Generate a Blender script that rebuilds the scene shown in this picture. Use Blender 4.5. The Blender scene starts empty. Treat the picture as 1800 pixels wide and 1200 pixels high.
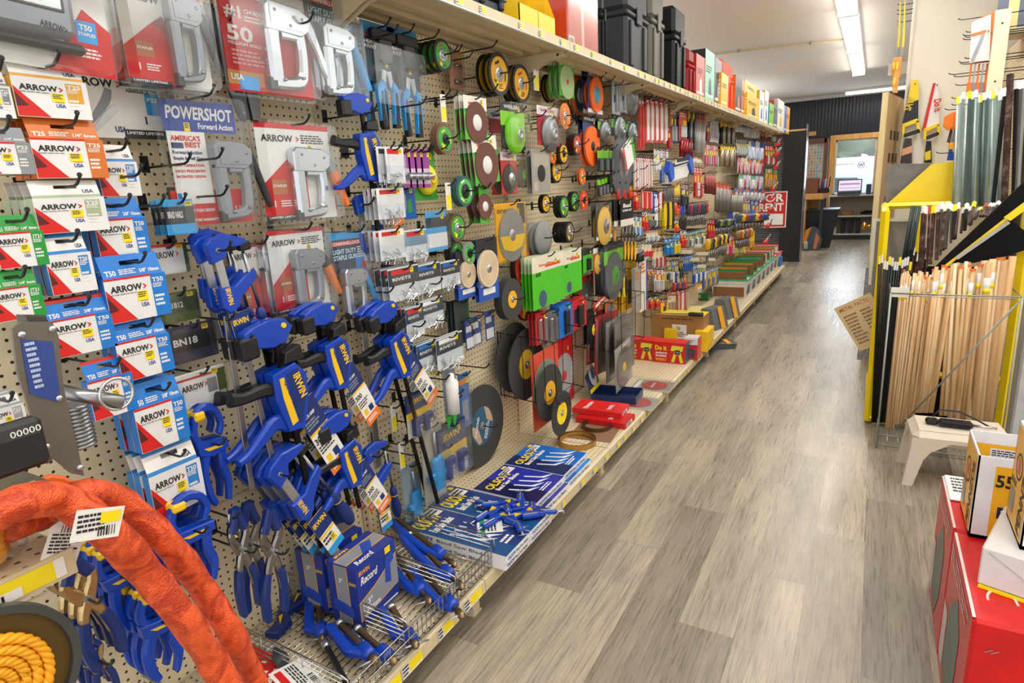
import bpy, math, random
import numpy as np
from mathutils import Matrix, Vector
R_ = random.Random(7)
SC = bpy.context.scene
COL = SC.collection
# ---------------------------------------------------------------- camera
F_PX = 1085.0
def _axes(vpx, vpy, slope):
    y = Vector((vpx-900, vpy-600, F_PX)).normalized()
    q = Vector((vpx-1900, vpy+slope*1000-600, F_PX))
    n = y.cross(q).normalized()
    if n.y < 0: n = -n
    up = -n
    x = y.cross(up).normalized()
    if x.x < 0: x = -x
    return x, y, up
AX = _axes(1540.0, 298.0, 0.0538)          # world x, y, z axes in camera space (x right, y down, z forward)
CAM = Vector((0, 0, 1.5))
cr = Vector((AX[0].x, AX[1].x, AX[2].x)); cu = -Vector((AX[0].y, AX[1].y, AX[2].y)); cb = -Vector((AX[0].z, AX[1].z, AX[2].z))
cam_d = bpy.data.cameras.new('camera'); cam = bpy.data.objects.new('camera', cam_d); COL.objects.link(cam)
cam.matrix_world = Matrix(((cr.x, cu.x, cb.x, CAM.x), (cr.y, cu.y, cb.y, CAM.y), (cr.z, cu.z, cb.z, CAM.z), (0, 0, 0, 1)))
cam_d.sensor_width = 36; cam_d.lens = 36*F_PX/1800; cam_d.clip_start = 0.05; cam_d.clip_end = 200
SC.camera = cam
SC.view_settings.view_transform = 'Standard'
try: SC.view_settings.look = 'None'
except Exception: pass
SC.view_settings.gamma = 1.0; SC.view_settings.exposure = -0.3
SC.view_settings.use_curve_mapping = False
# ---------------------------------------------------------------- world and large lights
w = bpy.data.worlds.new('world'); SC.world = w; w.use_nodes = True
w.node_tree.nodes['Background'].inputs[0].default_value = (0.93, 0.96, 1.0, 1); w.node_tree.nodes['Background'].inputs[1].default_value = 2.1
def area(name, loc, sx, sy, power, color=(1, .985, .955), rot=(0, 0, 0)):
    d = bpy.data.lights.new(name, 'AREA'); d.shape = 'RECTANGLE'; d.size = sx; d.size_y = sy; d.energy = power; d.color = color
    o = bpy.data.objects.new(name, d); COL.objects.link(o); o.location = loc; o.rotation_euler = rot; return o
CEIL = 3.17
FIX = [(-0.38, 1.8), (-0.38, 4.3), (-0.38, 6.74), (-0.38, 9.18), (-0.38, 11.62)]   # strip lamps over the aisle
for fx, fy in FIX:
    area('strip_or_fill_light', (fx, fy, CEIL-0.13), 0.14, 2.3, 26)
    area('strip_glow_or_fill', (fx, fy, CEIL-0.3), 0.5, 2.3, 3.5, rot=(math.pi, 0, 0))
area('strip_or_fill_light', (-0.38, -0.7, CEIL-0.13), 0.14, 2.3, 32)
area('strip_or_fill_light', (0.15, 15.7, CEIL-0.18), 1.2, 0.12, 20)
for fx, fy in ((1.9, .2), (1.9, 3.2), (-3.6, 2.5), (-3.6, 6.5), (-3.6, 10.5), (2.2, 9), (-3.0, 13.5)):  # unseen lights added out of view to brighten the ceiling and the wall
    area('strip_or_fill_light', (fx, fy, CEIL-0.13), 0.14, 2.3, 22)
    area('strip_glow_or_fill', (fx, fy, CEIL-0.9), 1.2, 2.3, 40, (.98, .985, 1), (math.pi, 0, 0))  # added upward fill, hung low to even out the ceiling, no fixture
area('strip_or_fill_light', (0.5, 4.3, CEIL-0.13), 0.14, 1.6, 26)  # added fill with no fixture, brightens the cream partition and the bars
area('window_daylight', (-0.5, 16.2, 1.7), 0.7, 1.0, 22, (.8, .9, 1), (math.radians(-90), 0, 0))
sd = bpy.data.lights.new('sun', 'SUN'); sd.energy = 9; sd.angle = .02; sd.color = (.95, .98, 1)
so = bpy.data.objects.new('sun', sd); COL.objects.link(so); so.rotation_euler = (math.radians(28), 0, math.radians(12))
# ---------------------------------------------------------------- pixel -> place
def ray(px, py):
    v = Vector((px-900, py-600, F_PX)); return Vector((AX[0].dot(v), AX[1].dot(v), AX[2].dot(v)))
def onx(px, py, x): r = ray(px, py); return CAM + r*((x-CAM.x)/r.x)
def ony(px, py, y): r = ray(px, py); return CAM + r*((y-CAM.y)/r.y)
def onz(px, py, z): r = ray(px, py); return CAM + r*((z-CAM.z)/r.z)
WX = -1.655                                 # the pegboard face
DECK = 0.155                                # top of the bottom shelf
LIPX = -1.105                               # its front edge
UZ = 2.14                                   # top of the upper shelf
ULIP = -1.27
# ---------------------------------------------------------------- materials
_M = {}
def lin(c):
    if isinstance(c, str):
        c = tuple(int(c[i:i+2], 16)/255 for i in (0, 2, 4))
    return tuple(x/12.92 if x <= .04045 else ((x+.055)/1.055)**2.4 for x in c)
def new_mat(name):
    m = bpy.data.materials.new(name); m.use_nodes = True; return m, m.node_tree.nodes, m.node_tree.links, m.node_tree.nodes['Principled BSDF']
def mat(c, rough=0.45, metal=0.0, spec=0.5, wear=0.06, emit=0):
    """plain paint, plastic, card or metal with a faint procedural unevenness"""
    k = (c, rough, metal, spec, wear, emit)
    if k in _M: return _M[k]
    m, N, L, b = new_mat('surface_'+str(c)); r, g, bl = lin(c)
    b.inputs['Roughness'].default_value = rough; b.inputs['Metallic'].default_value = metal
    b.inputs['Specular IOR Level'].default_value = spec
    if wear:
        n = N.new('ShaderNodeTexNoise'); n.inputs['Scale'].default_value = 14; n.inputs['Detail'].default_value = 3
        t = N.new('ShaderNodeTexCoord'); L.new(t.outputs['Object'], n.inputs['Vector'])
        x = N.new('ShaderNodeMapRange'); x.inputs['From Min'].default_value = .3; x.inputs['From Max'].default_value = .7
        x.inputs['To Min'].default_value = 1-wear; x.inputs['To Max'].default_value = 1+wear; L.new(n.outputs['Fac'], x.inputs['Value'])
        mx = N.new('ShaderNodeMix'); mx.data_type = 'RGBA'; mx.blend_type = 'MULTIPLY'; mx.inputs['Factor'].default_value = 1
        mx.inputs['A'].default_value = (r, g, bl, 1); L.new(x.outputs['Result'], mx.inputs['B']); L.new(mx.outputs['Result'], b.inputs['Base Color'])
    else:
        b.inputs['Base Color'].default_value = (r, g, bl, 1)
    if emit:
        b.inputs['Emission Color'].default_value = (r, g, bl, 1); b.inputs['Emission Strength'].default_value = emit
    _M[k] = m; return m
def clear(name='clear_plastic', tint=(.93, .95, .97), fac=0.13):
    k = (name, tint, fac)
    if k in _M: return _M[k]
    m, N, L, b = new_mat(name); N.remove(b); out = N['Material Output']
    tr = N.new('ShaderNodeBsdfTransparent'); tr.inputs[0].default_value = (*tint, 1)
    gl = N.new('ShaderNodeBsdfGlossy'); gl.inputs[0].default_value = (1, 1, 1, 1); gl.inputs['Roughness'].default_value = .16
    lw = N.new('ShaderNodeLayerWeight'); lw.inputs[0].default_value = .35
    a = N.new('ShaderNodeMath'); a.operation = 'MULTIPLY_ADD'; a.inputs[1].default_value = .3; a.inputs[2].default_value = fac*.35; L.new(lw.outputs['Facing'], a.inputs[0])
    mx = N.new('ShaderNodeMixShader'); L.new(a.outputs[0], mx.inputs[0]); L.new(tr.outputs[0], mx.inputs[1]); L.new(gl.outputs[0], mx.inputs[2]); L.new(mx.outputs[0], out.inputs[0])
    _M[k] = m; return m
CLEAR = clear()
CHROME = mat('cdd0d3', .19, .95, wear=.03); STEEL = mat('9a9ca0', .32, 1, wear=.08); DARKST = mat('5a5a5a', .4, 1, wear=.1)
HOOKM = mat('3a3c3e', .35, .7); BLACK = mat('141416', .45); RUBBER = mat('222224', .6); WHITE = mat('ece9e4', .5); YEL = mat('f5dc10', .5)
IRB = mat('0c3fae', .3, wear=.04); IRN = mat('122c70', .35, wear=.04); BARK = mat('26221f', .35, .8); CARD = mat('a9804f', .8)
BEIGE = mat('d0bf9b', .45, wear=.03)
def peg_mat(name, c, hole, axes=(1, 2), pitch=.0254, rad=.15, vary=.04, rough=.5):
    """painted hardboard drilled with a square grid of holes"""
    m, N, L, b = new_mat(name); tc = N.new('ShaderNodeTexCoord'); sp = N.new('ShaderNodeSeparateXYZ'); L.new(tc.outputs['Object'], sp.inputs[0])
    ds = []
    for a in axes:
        d = N.new('ShaderNodeMath'); d.operation = 'MULTIPLY'; d.inputs[1].default_value = 1/pitch; L.new(sp.outputs[a], d.inputs[0])
        f = N.new('ShaderNodeMath'); f.operation = 'FRACT'; L.new(d.outputs[0], f.inputs[0])
        s = N.new('ShaderNodeMath'); s.operation = 'SUBTRACT'; s.inputs[1].default_value = .5; L.new(f.outputs[0], s.inputs[0])
        p = N.new('ShaderNodeMath'); p.operation = 'POWER'; p.inputs[1].default_value = 2; L.new(s.outputs[0], p.inputs[0]); ds.append(p)
    ad = N.new('ShaderNodeMath'); ad.operation = 'ADD'; L.new(ds[0].outputs[0], ad.inputs[0]); L.new(ds[1].outputs[0], ad.inputs[1])
    lt = N.new('ShaderNodeMath'); lt.operation = 'LESS_THAN'; lt.inputs[1].default_value = rad*rad; L.new(ad.outputs[0], lt.inputs[0])
    n = N.new('ShaderNodeTexNoise'); n.inputs['Scale'].default_value = 5; n.inputs['Detail'].default_value = 4; L.new(tc.outputs['Object'], n.inputs['Vector'])
    r = N.new('ShaderNodeValToRGB'); r.color_ramp.elements[0].color = (*[x*(1-vary*2) for x in lin(c)], 1); r.color_ramp.elements[1].color = (*[min(1, x*(1+vary)) for x in lin(c)], 1)
    r.color_ramp.elements[0].position = .35; r.color_ramp.elements[1].position = .65; L.new(n.outputs['Fac'], r.inputs[0])
    mx = N.new('ShaderNodeMix'); mx.data_type = 'RGBA'; L.new(lt.outputs[0], mx.inputs['Factor']); L.new(r.outputs[0], mx.inputs['A']); mx.inputs['B'].default_value = (*lin(hole), 1)
    L.new(mx.outputs['Result'], b.inputs['Base Color']); b.inputs['Roughness'].default_value = rough
    bp = N.new('ShaderNodeBump'); bp.inputs['Strength'].default_value = .6; bp.inputs['Distance'].default_value = .004; bp.invert = True; L.new(lt.outputs[0], bp.inputs['Height']); L.new(bp.outputs[0], b.inputs['Normal'])
    return m
PEG = peg_mat('pegboard', 'f0e0bb', '3a2c1c')
PEGB = peg_mat('black_perforated_steel', '1c1d1f', '9a9a9a', rad=.2)
DECKM = peg_mat('perforated_shelf', 'd9c8a6', '5a4a34', axes=(0, 1), rad=.16)
# ---------------------------------------------------------------- text outlines
_T = {}
def glyphs(s, bold):
    k = (s, bold)
    if k not in _T:
        cu_ = bpy.data.curves.new('t', 'FONT'); cu_.body = s; cu_.size = 1; cu_.resolution_u = 2; cu_.offset = .03 if bold else .004
        o = bpy.data.objects.new('t', cu_); COL.objects.link(o)
        me = o.to_mesh()
        v = [(p.co.x, p.co.y) for p in me.vertices]; f = [tuple(p.vertices) for p in me.polygons]
        o.to_mesh_clear(); bpy.data.objects.remove(o); bpy.data.curves.remove(cu_)
        x0 = min((p[0] for p in v), default=0); x1 = max((p[0] for p in v), default=1); y0 = min((p[1] for p in v), default=0); y1 = max((p[1] for p in v), default=1)
        _T[k] = (v, f, x0, x1, y0, y1)
    return _T[k]
# ---------------------------------------------------------------- mesh builder
class B:
    def __init__(s): s.v = []; s.f = []; s.m = []; s.mats = []; s.sm = []; s.M = Matrix.Identity(4)
    def at(s, m=None, x=0, y=0, z=0, rx=0, ry=0, rz=0, k=1):
        s.M = m if m is not None else Matrix.Translation((x, y, z)) @ Matrix.Rotation(rz, 4, 'Z') @ Matrix.Rotation(ry, 4, 'Y') @ Matrix.Rotation(rx, 4, 'X') @ Matrix.Scale(k, 4)
        return s
    def mi(s, m):
        if m not in s.mats: s.mats.append(m)
        return s.mats.index(m)
    def add(s, vs, fs, m, smooth=False):
        o = len(s.v); M = s.M; s.v += [tuple(M @ Vector(p)) for p in vs]; i = s.mi(m)
        for f in fs: s.f.append(tuple(o+a for a in f)); s.m.append(i); s.sm.append(smooth)
        return s
    def box(s, x0, x1, y0, y1, z0, z1, m, side=None, bev=0):
        if bev: return s.rbox(x0, x1, y0, y1, z0, z1, m, bev)
        v = [(x0, y0, z0), (x1, y0, z0), (x1, y1, z0), (x0, y1, z0), (x0, y0, z1), (x1, y0, z1), (x1, y1, z1), (x0, y1, z1)]
        s.add(v, [(4, 5, 6, 7)], m)
        return s.add(v, [(3, 2, 1, 0), (0, 1, 5, 4), (1, 2, 6, 5), (2, 3, 7, 6), (3, 0, 4, 7)], side or m)
    def rbox(s, x0, x1, y0, y1, z0, z1, m, r=.004):
        r = min(r, (x1-x0)/2.01, (y1-y0)/2.01, (z1-z0)/2.01)
        rings = []
        for z, q in ((z0, r), (z0+r, 0), (z1-r, 0), (z1, r)):
            ring = []
            for cx, cy, a0 in ((x1, y1, 0), (x0, y1, 1), (x0, y0, 2), (x1, y0, 3)):
                sx = -1 if cx == x1 else 1; sy = -1 if cy == y1 else 1
                pts = [(cx+sx*q, cy+sy*max(r, q)), (cx+sx*max(r, q), cy+sy*q)]
                if a0 in (1, 3): pts.reverse()
                ring += [(a, b_, z) for a, b_ in pts]
            rings.append(ring)
        v = [p for g in rings for p in g]; n = 8; f = []
        for k in range(3):
            for i in range(n): f.append((k*n+i, k*n+(i+1) % n, (k+1)*n+(i+1) % n, (k+1)*n+i))
        f.append(tuple(range(n-1, -1, -1))); f.append(tuple(range(3*n, 4*n)))
        return s.add(v, f, m)
    def rect(s, x0, x1, y0, y1, z, m): return s.add([(x0, y0, z), (x1, y0, z), (x1, y1, z), (x0, y1, z)], [(0, 1, 2, 3)], m)
    def poly(s, pts, z, m): return s.add([(a, b, z) for a, b in pts], [tuple(range(len(pts)))], m)
    def prism(s, pts, z0, z1, m, side=None, back=None):
        n = len(pts); ar = sum(pts[i][0]*pts[(i+1) % n][1]-pts[(i+1) % n][0]*pts[i][1] for i in range(n))
        if ar < 0: pts = pts[::-1]
        th = z1-z0
        if th > .011:
            c = min(.0032, th*.22); ins = []
            for i in range(n):
                (ax, ay), (bx, by), (cx, cy) = pts[i-1], pts[i], pts[(i+1) % n]; u = Vector((bx-ax, by-ay)); w_ = Vector((cx-bx, cy-by))
                u = u.normalized() if u.length > 1e-9 else Vector((1, 0)); w_ = w_.normalized() if w_.length > 1e-9 else u; q = Vector((-u.y-w_.y, u.x+w_.x)); q = q.normalized() if q.length > .2 else Vector((-u.y, u.x))
                ins.append((bx+q.x*c, by+q.y*c))
            v = [(a, b, z0) for a, b in ins]+[(a, b, z0+c) for a, b in pts]+[(a, b, z1-c) for a, b in pts]+[(a, b, z1) for a, b in ins]; N3 = 3*n
            s.add(v, [tuple(range(N3, N3+n))], m); s.add(v, [tuple(range(n-1, -1, -1))], back or side or m)
            return s.add(v, [(k*n+i, k*n+(i+1) % n, (k+1)*n+(i+1) % n, (k+1)*n+i) for k in range(3) for i in range(n)], side or m)
        v = [(a, b, z0) for a, b in pts]+[(a, b, z1) for a, b in pts]
        s.add(v, [tuple(range(n, 2*n))], m); s.add(v, [tuple(range(n-1, -1, -1))], back or side or m)
        return s.add(v, [(i, (i+1) % n, n+(i+1) % n, n+i) for i in range(n)], side or m)
    def ring(s, cx, cy, r0, r1, z0, z1, m, n=32, side=None):
        """flat ring or disc (r0 = 0) with thickness"""
        c = [(math.cos(2*math.pi*i/n), math.sin(2*math.pi*i/n)) for i in range(n)]
        v = [(cx+r1*a, cy+r1*b, z) for z in (z0, z1) for a, b in c]
        s.add(v, [(i, (i+1) % n, n+(i+1) % n, n+i) for i in range(n)], side or m, True)
        if r0 <= 0:
            s.add(v, [tuple(range(n, 2*n))], m); return s.add(v, [tuple(range(n-1, -1, -1))], m)
        v = [(cx+r*a, cy+r*b, z) for z in (z0, z1) for r in (r0, r1) for a, b in c]
        s.add(v, [(2*n+i, 3*n+i, 3*n+(i+1) % n, 2*n+(i+1) % n) for i in range(n)], m); s.add(v, [(i, (i+1) % n, n+(i+1) % n, n+i) for i in range(n)], m)
        return s.add(v, [(i, 2*n+i, 2*n+(i+1) % n, (i+1) % n) for i in range(n)], side or m, True)
    def lathe(s, prof, m, n=24, cx=0, cy=0):
        """profile of (radius, z) turned about the local z axis"""
        v = []; f = []
        for r, z in prof: v += [(cx+r*math.cos(2*math.pi*i/n), cy+r*math.sin(2*math.pi*i/n), z) for i in range(n)]
        for k in range(len(prof)-1): f += [(k*n+i, k*n+(i+1) % n, (k+1)*n+(i+1) % n, (k+1)*n+i) for i in range(n)]
        s.add(v, f, m, True); 
        if prof[0][0] > 1e-5: s.add(v, [tuple(range(n-1, -1, -1))], m)
        if prof[-1][0] > 1e-5: s.add(v, [tuple(range((len(prof)-1)*n, len(prof)*n))], m)
        return s
    def tube(s, pts, r, m, n=8, closed=False, smooth=True):
        pts = [Vector(p) for p in pts]; k = len(pts); rr = r if isinstance(r, (list, tuple)) else [r]*k
        v = []; f = []; up = None
        for i, p in enumerate(pts):
            a = pts[(i-1) % k] if closed or i > 0 else p; b = pts[(i+1) % k] if closed or i < k-1 else p
            d = (b-a); d = d.normalized() if d.length > 1e-9 else Vector((0, 0, 1))
            if up is None:
                up = d.orthogonal().normalized()
            up = (up-d*up.dot(d)); up = up.normalized() if up.length > 1e-6 else d.orthogonal().normalized()
            q = d.cross(up)
            for j in range(n):
                t = 2*math.pi*(j+.5)/n; v.append(tuple(p+(up*math.cos(t)+q*math.sin(t))*rr[i]))
        for i in range(k if closed else k-1):
            a, b = i*n, ((i+1) % k)*n
            f += [(a+j, a+(j+1) % n, b+(j+1) % n, b+j) for j in range(n)]
        if not closed: f += [tuple(range(n-1, -1, -1)), tuple(range((k-1)*n, k*n))]
        return s.add(v, f, m, smooth and n > 4)
    def sweep(s, pts, sec, m, z0=None):
        """a flat section (width across the path in xy, thickness in z) along a 2D path: outline given half-widths"""
        if len(pts) > 2:
            P = pts; q = []
            for i in range(len(P)-1):
                a, b, c, d = P[max(0, i-1)], P[i], P[i+1], P[min(len(P)-1, i+2)]
                for t in (0, .33, .67): q.append(tuple(.5*(2*b[j]+(c[j]-a[j])*t+(2*a[j]-5*b[j]+4*c[j]-d[j])*t*t+(3*b[j]-a[j]-3*c[j]+d[j])*t**3) for j in range(3)))
            pts = q+[P[-1]]
        k = len(pts); z0_, z1_ = sec; th = z1_-z0_; v = []; f = []
        for i, (x, y, hw) in enumerate(pts):
            a = pts[max(0, i-1)]; b = pts[min(k-1, i+1)]; dx, dy = b[0]-a[0], b[1]-a[1]; l = math.hypot(dx, dy) or 1; nx, ny = -dy/l, dx/l; c = min(hw*.45, th*.3)
            for o, z in ((hw-c, z0_), (hw, z0_+c), (hw, z1_-c), (hw-c, z1_), (c-hw, z1_), (-hw, z1_-c), (-hw, z0_+c), (c-hw, z0_)): v.append((x+nx*o, y+ny*o, z))
        for i in range(k-1):
            for j in range(8): a = i*8; f.append((a+j, a+8+j, a+8+(j+1) % 8, a+(j+1) % 8))
        f += [tuple(range(8)), tuple(range((k-1)*8+7, (k-1)*8-1, -1))]
        return s.add(v, f, m)
    def text(s, t, x, y, h, m, z=.0006, align='l', bold=True, w=None, shear=0, rot=0, up=False):
        """writing: cap height h, optional fitted width w, anchored at (x, y) bottom"""
        v, f, x0, x1, y0, y1 = glyphs(t, bold); k = h/.70; sx = k
        if w: sx = w/max(1e-6, x1-x0)
        W_ = (x1-x0)*sx; ox = {'l': 0, 'c': -W_/2, 'r': -W_}[align]; c, q = math.cos(rot), math.sin(rot); vs = []
        for a, b in v:
            X = (a-x0)*sx+ox+b*k*shear; Y = b*k; vs.append((x+X*c-Y*q, y+X*q+Y*c, z))
        return s.add(vs, f, m)
    def lines(s, x0, x1, y0, y1, n, z, m, fill=.55):
        """a block of small print: thin broken bars"""
        h = (y1-y0)/n
        for i in range(n):
            x = x0; e = x1-(x1-x0)*R_.uniform(0, .3)
            while x < e:
                q = min(e, x+(x1-x0)*R_.uniform(.08, .25)); s.rect(x, q, y1-(i+fill)*h, y1-i*h, z, m); x = q+(x1-x0)*.03
        return s
    def bar(s, x0, x1, y0, y1, z, m=None, n=14):
        m = m or BLACK; w_ = (x1-x0)/n
        for i in range(n):
            if i % 2 == 0: s.rect(x0+i*w_, x0+(i+R_.choice((.6, 1, 1.3)))*w_, y0, y1, z, m)
        return s
    def obj(s, name, parent=None, smooth=None):
        me = bpy.data.meshes.new(name); me.from_pydata(s.v, [], s.f)
        for m in s.mats: me.materials.append(m)
        me.polygons.foreach_set('material_index', s.m); me.polygons.foreach_set('use_smooth', s.sm)
        me.update()
        o = bpy.data.objects.new(name, me); COL.objects.link(o)
        if parent: o.parent = parent
        return o
# ---------------------------------------------------------------- things
WALLF = Matrix(((0, 0, 1), (1, 0, 0), (0, 1, 0))).to_4x4()      # local x along the aisle, y up, z out from the wall
FRONTF = Matrix(((1, 0, 0), (0, 0, -1), (0, 1, 0))).to_4x4()    # local x across, y up, z towards the camera end
LIEF = Matrix(((0, -1, 0), (1, 0, 0), (0, 0, 1))).to_4x4()      # lying, read from the aisle: x along the aisle, y towards the wall, z up
_RZ = Matrix.Identity(4)
def pose(o, p, frame=_RZ, rx=0, ry=0, rz=0, k=1):
    o.matrix_world = Matrix.Translation(p) @ frame @ Matrix.Rotation(rz, 4, 'Z') @ Matrix.Rotation(ry, 4, 'Y') @ Matrix.Rotation(rx, 4, 'X') @ (Matrix.Scale(k, 4) if not isinstance(k, tuple) else Matrix.Diagonal((*k, 1)))
    return o
def tag(o, label, cat, group=None, kind=None):
    o['label'] = label; o['category'] = cat
    if group: o['group'] = group
    if kind: o['kind'] = kind
    return o
def thing(name, label, cat, group=None):
    o = bpy.data.objects.new(name, None); o.empty_display_size = .05; COL.objects.link(o); return tag(o, label, cat, group)
def struct(o): o['kind'] = 'structure'; return o
def dup(r, label=None, group=None):
    c = r.copy(); COL.objects.link(c)
    if label: c['label'] = label
    if group: c['group'] = group
    for ch in list(r.children):
        d = ch.copy(); COL.objects.link(d); d.parent = c
        for g in list(ch.children):
            e = g.copy(); COL.objects.link(e); e.parent = d
    return c
ORD = ['first', 'second', 'third', 'fourth', 'fifth', 'sixth', 'seventh', 'eighth', 'ninth', 'tenth', 'eleventh', 'twelfth', 'thirteenth', 'fourteenth', 'fifteenth', 'sixteenth', 'seventeenth', 'eighteenth', 'nineteenth', 'twentieth']
def nth(i): return ORD[i] if i < 20 else 'twenty-'+ORD[i-20]
def wrect(xl, xr, yt, yb, d):
    """place and size, on a plane d out from the pegboard, of something seen between these picture columns and rows"""
    ym = (yt+yb)/2; xm = (xl+xr)/2; X = WX+d
    a = onx(xl, ym, X); b = onx(xr, ym, X); t = onx(xm, yt, X); q = onx(xm, yb, X); c = onx(xm, ym, X)
    return Vector((X, c.y, (t.z+q.z)/2)), b.y-a.y, t.z-q.z
# ================================================================ the room
def floor_mat():
    m, N, L, b = new_mat('vinyl_plank_floor'); tc = N.new('ShaderNodeTexCoord'); sp = N.new('ShaderNodeSeparateXYZ'); L.new(tc.outputs['Object'], sp.inputs[0])
    def mth(op, a, b2=None, c=None):
        n = N.new('ShaderNodeMath'); n.operation = op
        for i, q in enumerate((a, b2, c)):
            if q is None: continue
            if isinstance(q, (int, float)): n.inputs[i].default_value = q
            else: L.new(q, n.inputs[i])
        return n.outputs[0]
    col = mth('DIVIDE', mth('ADD', sp.outputs[0], 1.044), .1865); ci = mth('FLOOR', col); cf = mth('FRACT', col)
    row = mth('DIVIDE', mth('SUBTRACT', sp.outputs[1], mth('MULTIPLY_ADD', ci, .405, .655)), 1.215); ri = mth('FLOOR', row); rf = mth('FRACT', row)
    cb_ = N.new('ShaderNodeCombineXYZ'); L.new(ci, cb_.inputs[0]); L.new(ri, cb_.inputs[1])
    wn = N.new('ShaderNodeTexWhiteNoise'); wn.noise_dimensions = '2D'; L.new(cb_.outputs[0], wn.inputs['Vector'])
    # grain, stretched along the plank and shifted per plank
    sh = mth('MULTIPLY', wn.outputs['Value'], 37.0)
    gx = N.new('ShaderNodeCombineXYZ'); L.new(mth('MULTIPLY', sp.outputs[0], 78), gx.inputs[0]); L.new(mth('ADD', mth('MULTIPLY', sp.outputs[1], 3.2), sh), gx.inputs[1]); L.new(sh, gx.inputs[2])
    g1 = N.new('ShaderNodeTexNoise'); g1.inputs['Scale'].default_value = 1.5; g1.inputs['Detail'].default_value = 9; g1.inputs['Roughness'].default_value = .68; g1.inputs['Distortion'].default_value = .45; L.new(gx.outputs[0], g1.inputs['Vector'])
    g2x = N.new('ShaderNodeCombineXYZ'); L.new(mth('MULTIPLY', sp.outputs[0], 9), g2x.inputs[0]); L.new(mth('ADD', mth('MULTIPLY', sp.outputs[1], 1.3), sh), g2x.inputs[1]); L.new(sh, g2x.inputs[2])
    g2 = N.new('ShaderNodeTexNoise'); g2.inputs['Scale'].default_value = 1.2; g2.inputs['Detail'].default_value = 4; L.new(g2x.outputs[0], g2.inputs['Vector'])
    fine = N.new('ShaderNodeCombineXYZ'); L.new(mth('MULTIPLY', sp.outputs[0], 240), fine.inputs[0]); L.new(mth('ADD', mth('MULTIPLY', sp.outputs[1], 9), sh), fine.inputs[1])
    g3 = N.new('ShaderNodeTexNoise'); g3.inputs['Scale'].default_value = 1; g3.inputs['Detail'].default_value = 3; L.new(fine.outputs[0], g3.inputs['Vector'])
    base = N.new('ShaderNodeValToRGB'); L.new(wn.outputs['Value'], base.inputs[0]); e = base.color_ramp.elements
    e[0].position = 0; e[0].color = (*lin('867d6e'), 1); e[1].position = 1; e[1].color = (*lin('b3a692'), 1)
    for p, c in ((.3, '978c7b'), (.6, 'a59a86'), (.8, 'aca08b')): x = e.new(p); x.color = (*lin(c), 1)
    t = mth('ADD', mth('ADD', mth('MULTIPLY', g1.outputs['Fac'], 1.15), mth('MULTIPLY', g2.outputs['Fac'], .75)), mth('MULTIPLY', g3.outputs['Fac'], .6))
    rg = N.new('ShaderNodeMapRange'); rg.inputs['From Min'].default_value = .9; rg.inputs['From Max'].default_value = 1.55; rg.inputs['To Min'].default_value = .42; rg.inputs['To Max'].default_value = 1.25; L.new(t, rg.inputs['Value'])
    seam = mth('MAXIMUM', mth('LESS_THAN', mth('MULTIPLY', mth('MINIMUM', cf, mth('SUBTRACT', 1, cf)), .1865), .0009), mth('LESS_THAN', mth('MULTIPLY', mth('MINIMUM', rf, mth('SUBTRACT', 1, rf)), 1.215), .0011))
    v = mth('MULTIPLY', rg.outputs['Result'], mth('SUBTRACT', 1, mth('MULTIPLY', seam, .45)))
    mx = N.new('ShaderNodeMix'); mx.data_type = 'RGBA'; mx.blend_type = 'MULTIPLY'; mx.inputs['Factor'].default_value = 1; L.new(base.outputs[0], mx.inputs['A']); L.new(v, mx.inputs['B'])
    L.new(mx.outputs['Result'], b.inputs['Base Color'])
    rr = N.new('ShaderNodeMapRange'); rr.inputs['From Min'].default_value = .3; rr.inputs['From Max'].default_value = .7; rr.inputs['To Min'].default_value = .2; rr.inputs['To Max'].default_value = .42; L.new(g1.outputs['Fac'], rr.inputs['Value']); L.new(rr.outputs['Result'], b.inputs['Roughness'])
    bp = N.new('ShaderNodeBump'); bp.inputs['Strength'].default_value = .18; bp.inputs['Distance'].default_value = .002; L.new(t, bp.inputs['Height']); L.new(bp.outputs[0], b.inputs['Normal'])
    return m
def plaster(name, c, sc=60, st=.15, rough=.8):
    m, N, L, b = new_mat(name); n = N.new('ShaderNodeTexNoise'); n.inputs['Scale'].default_value = sc; n.inputs['Detail'].default_value = 5; tc = N.new('ShaderNodeTexCoord'); L.new(tc.outputs['Object'], n.inputs['Vector'])
    b.inputs['Base Color'].default_value = (*lin(c), 1); b.inputs['Roughness'].default_value = rough
    bp = N.new('ShaderNodeBump'); bp.inputs['Strength'].default_value = st; bp.inputs['Distance'].default_value = .01; L.new(n.outputs['Fac'], bp.inputs['Height']); L.new(bp.outputs[0], b.inputs['Normal']); return m
def wood(name, c1, c2, axis=2, sc=14, rough=.5):
    m, N, L, b = new_mat(name); tc = N.new('ShaderNodeTexCoord'); mp = N.new('ShaderNodeMapping'); L.new(tc.outputs['Object'], mp.inputs[0])
    s = [sc, sc, sc]; s[axis] = sc/14; mp.inputs['Scale'].default_value = s
    n = N.new('ShaderNodeTexNoise'); n.inputs['Scale'].default_value = 1.5; n.inputs['Detail'].default_value = 5; n.inputs['Distortion'].default_value = 1; L.new(mp.outputs[0], n.inputs['Vector'])
    r = N.new('ShaderNodeValToRGB'); r.color_ramp.elements[0].color = (*lin(c1), 1); r.color_ramp.elements[1].color = (*lin(c2), 1); r.color_ramp.elements[0].position = .35; r.color_ramp.elements[1].position = .65
    L.new(n.outputs['Fac'], r.inputs[0]); L.new(r.outputs[0], b.inputs['Base Color']); b.inputs['Roughness'].default_value = rough; return m
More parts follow.
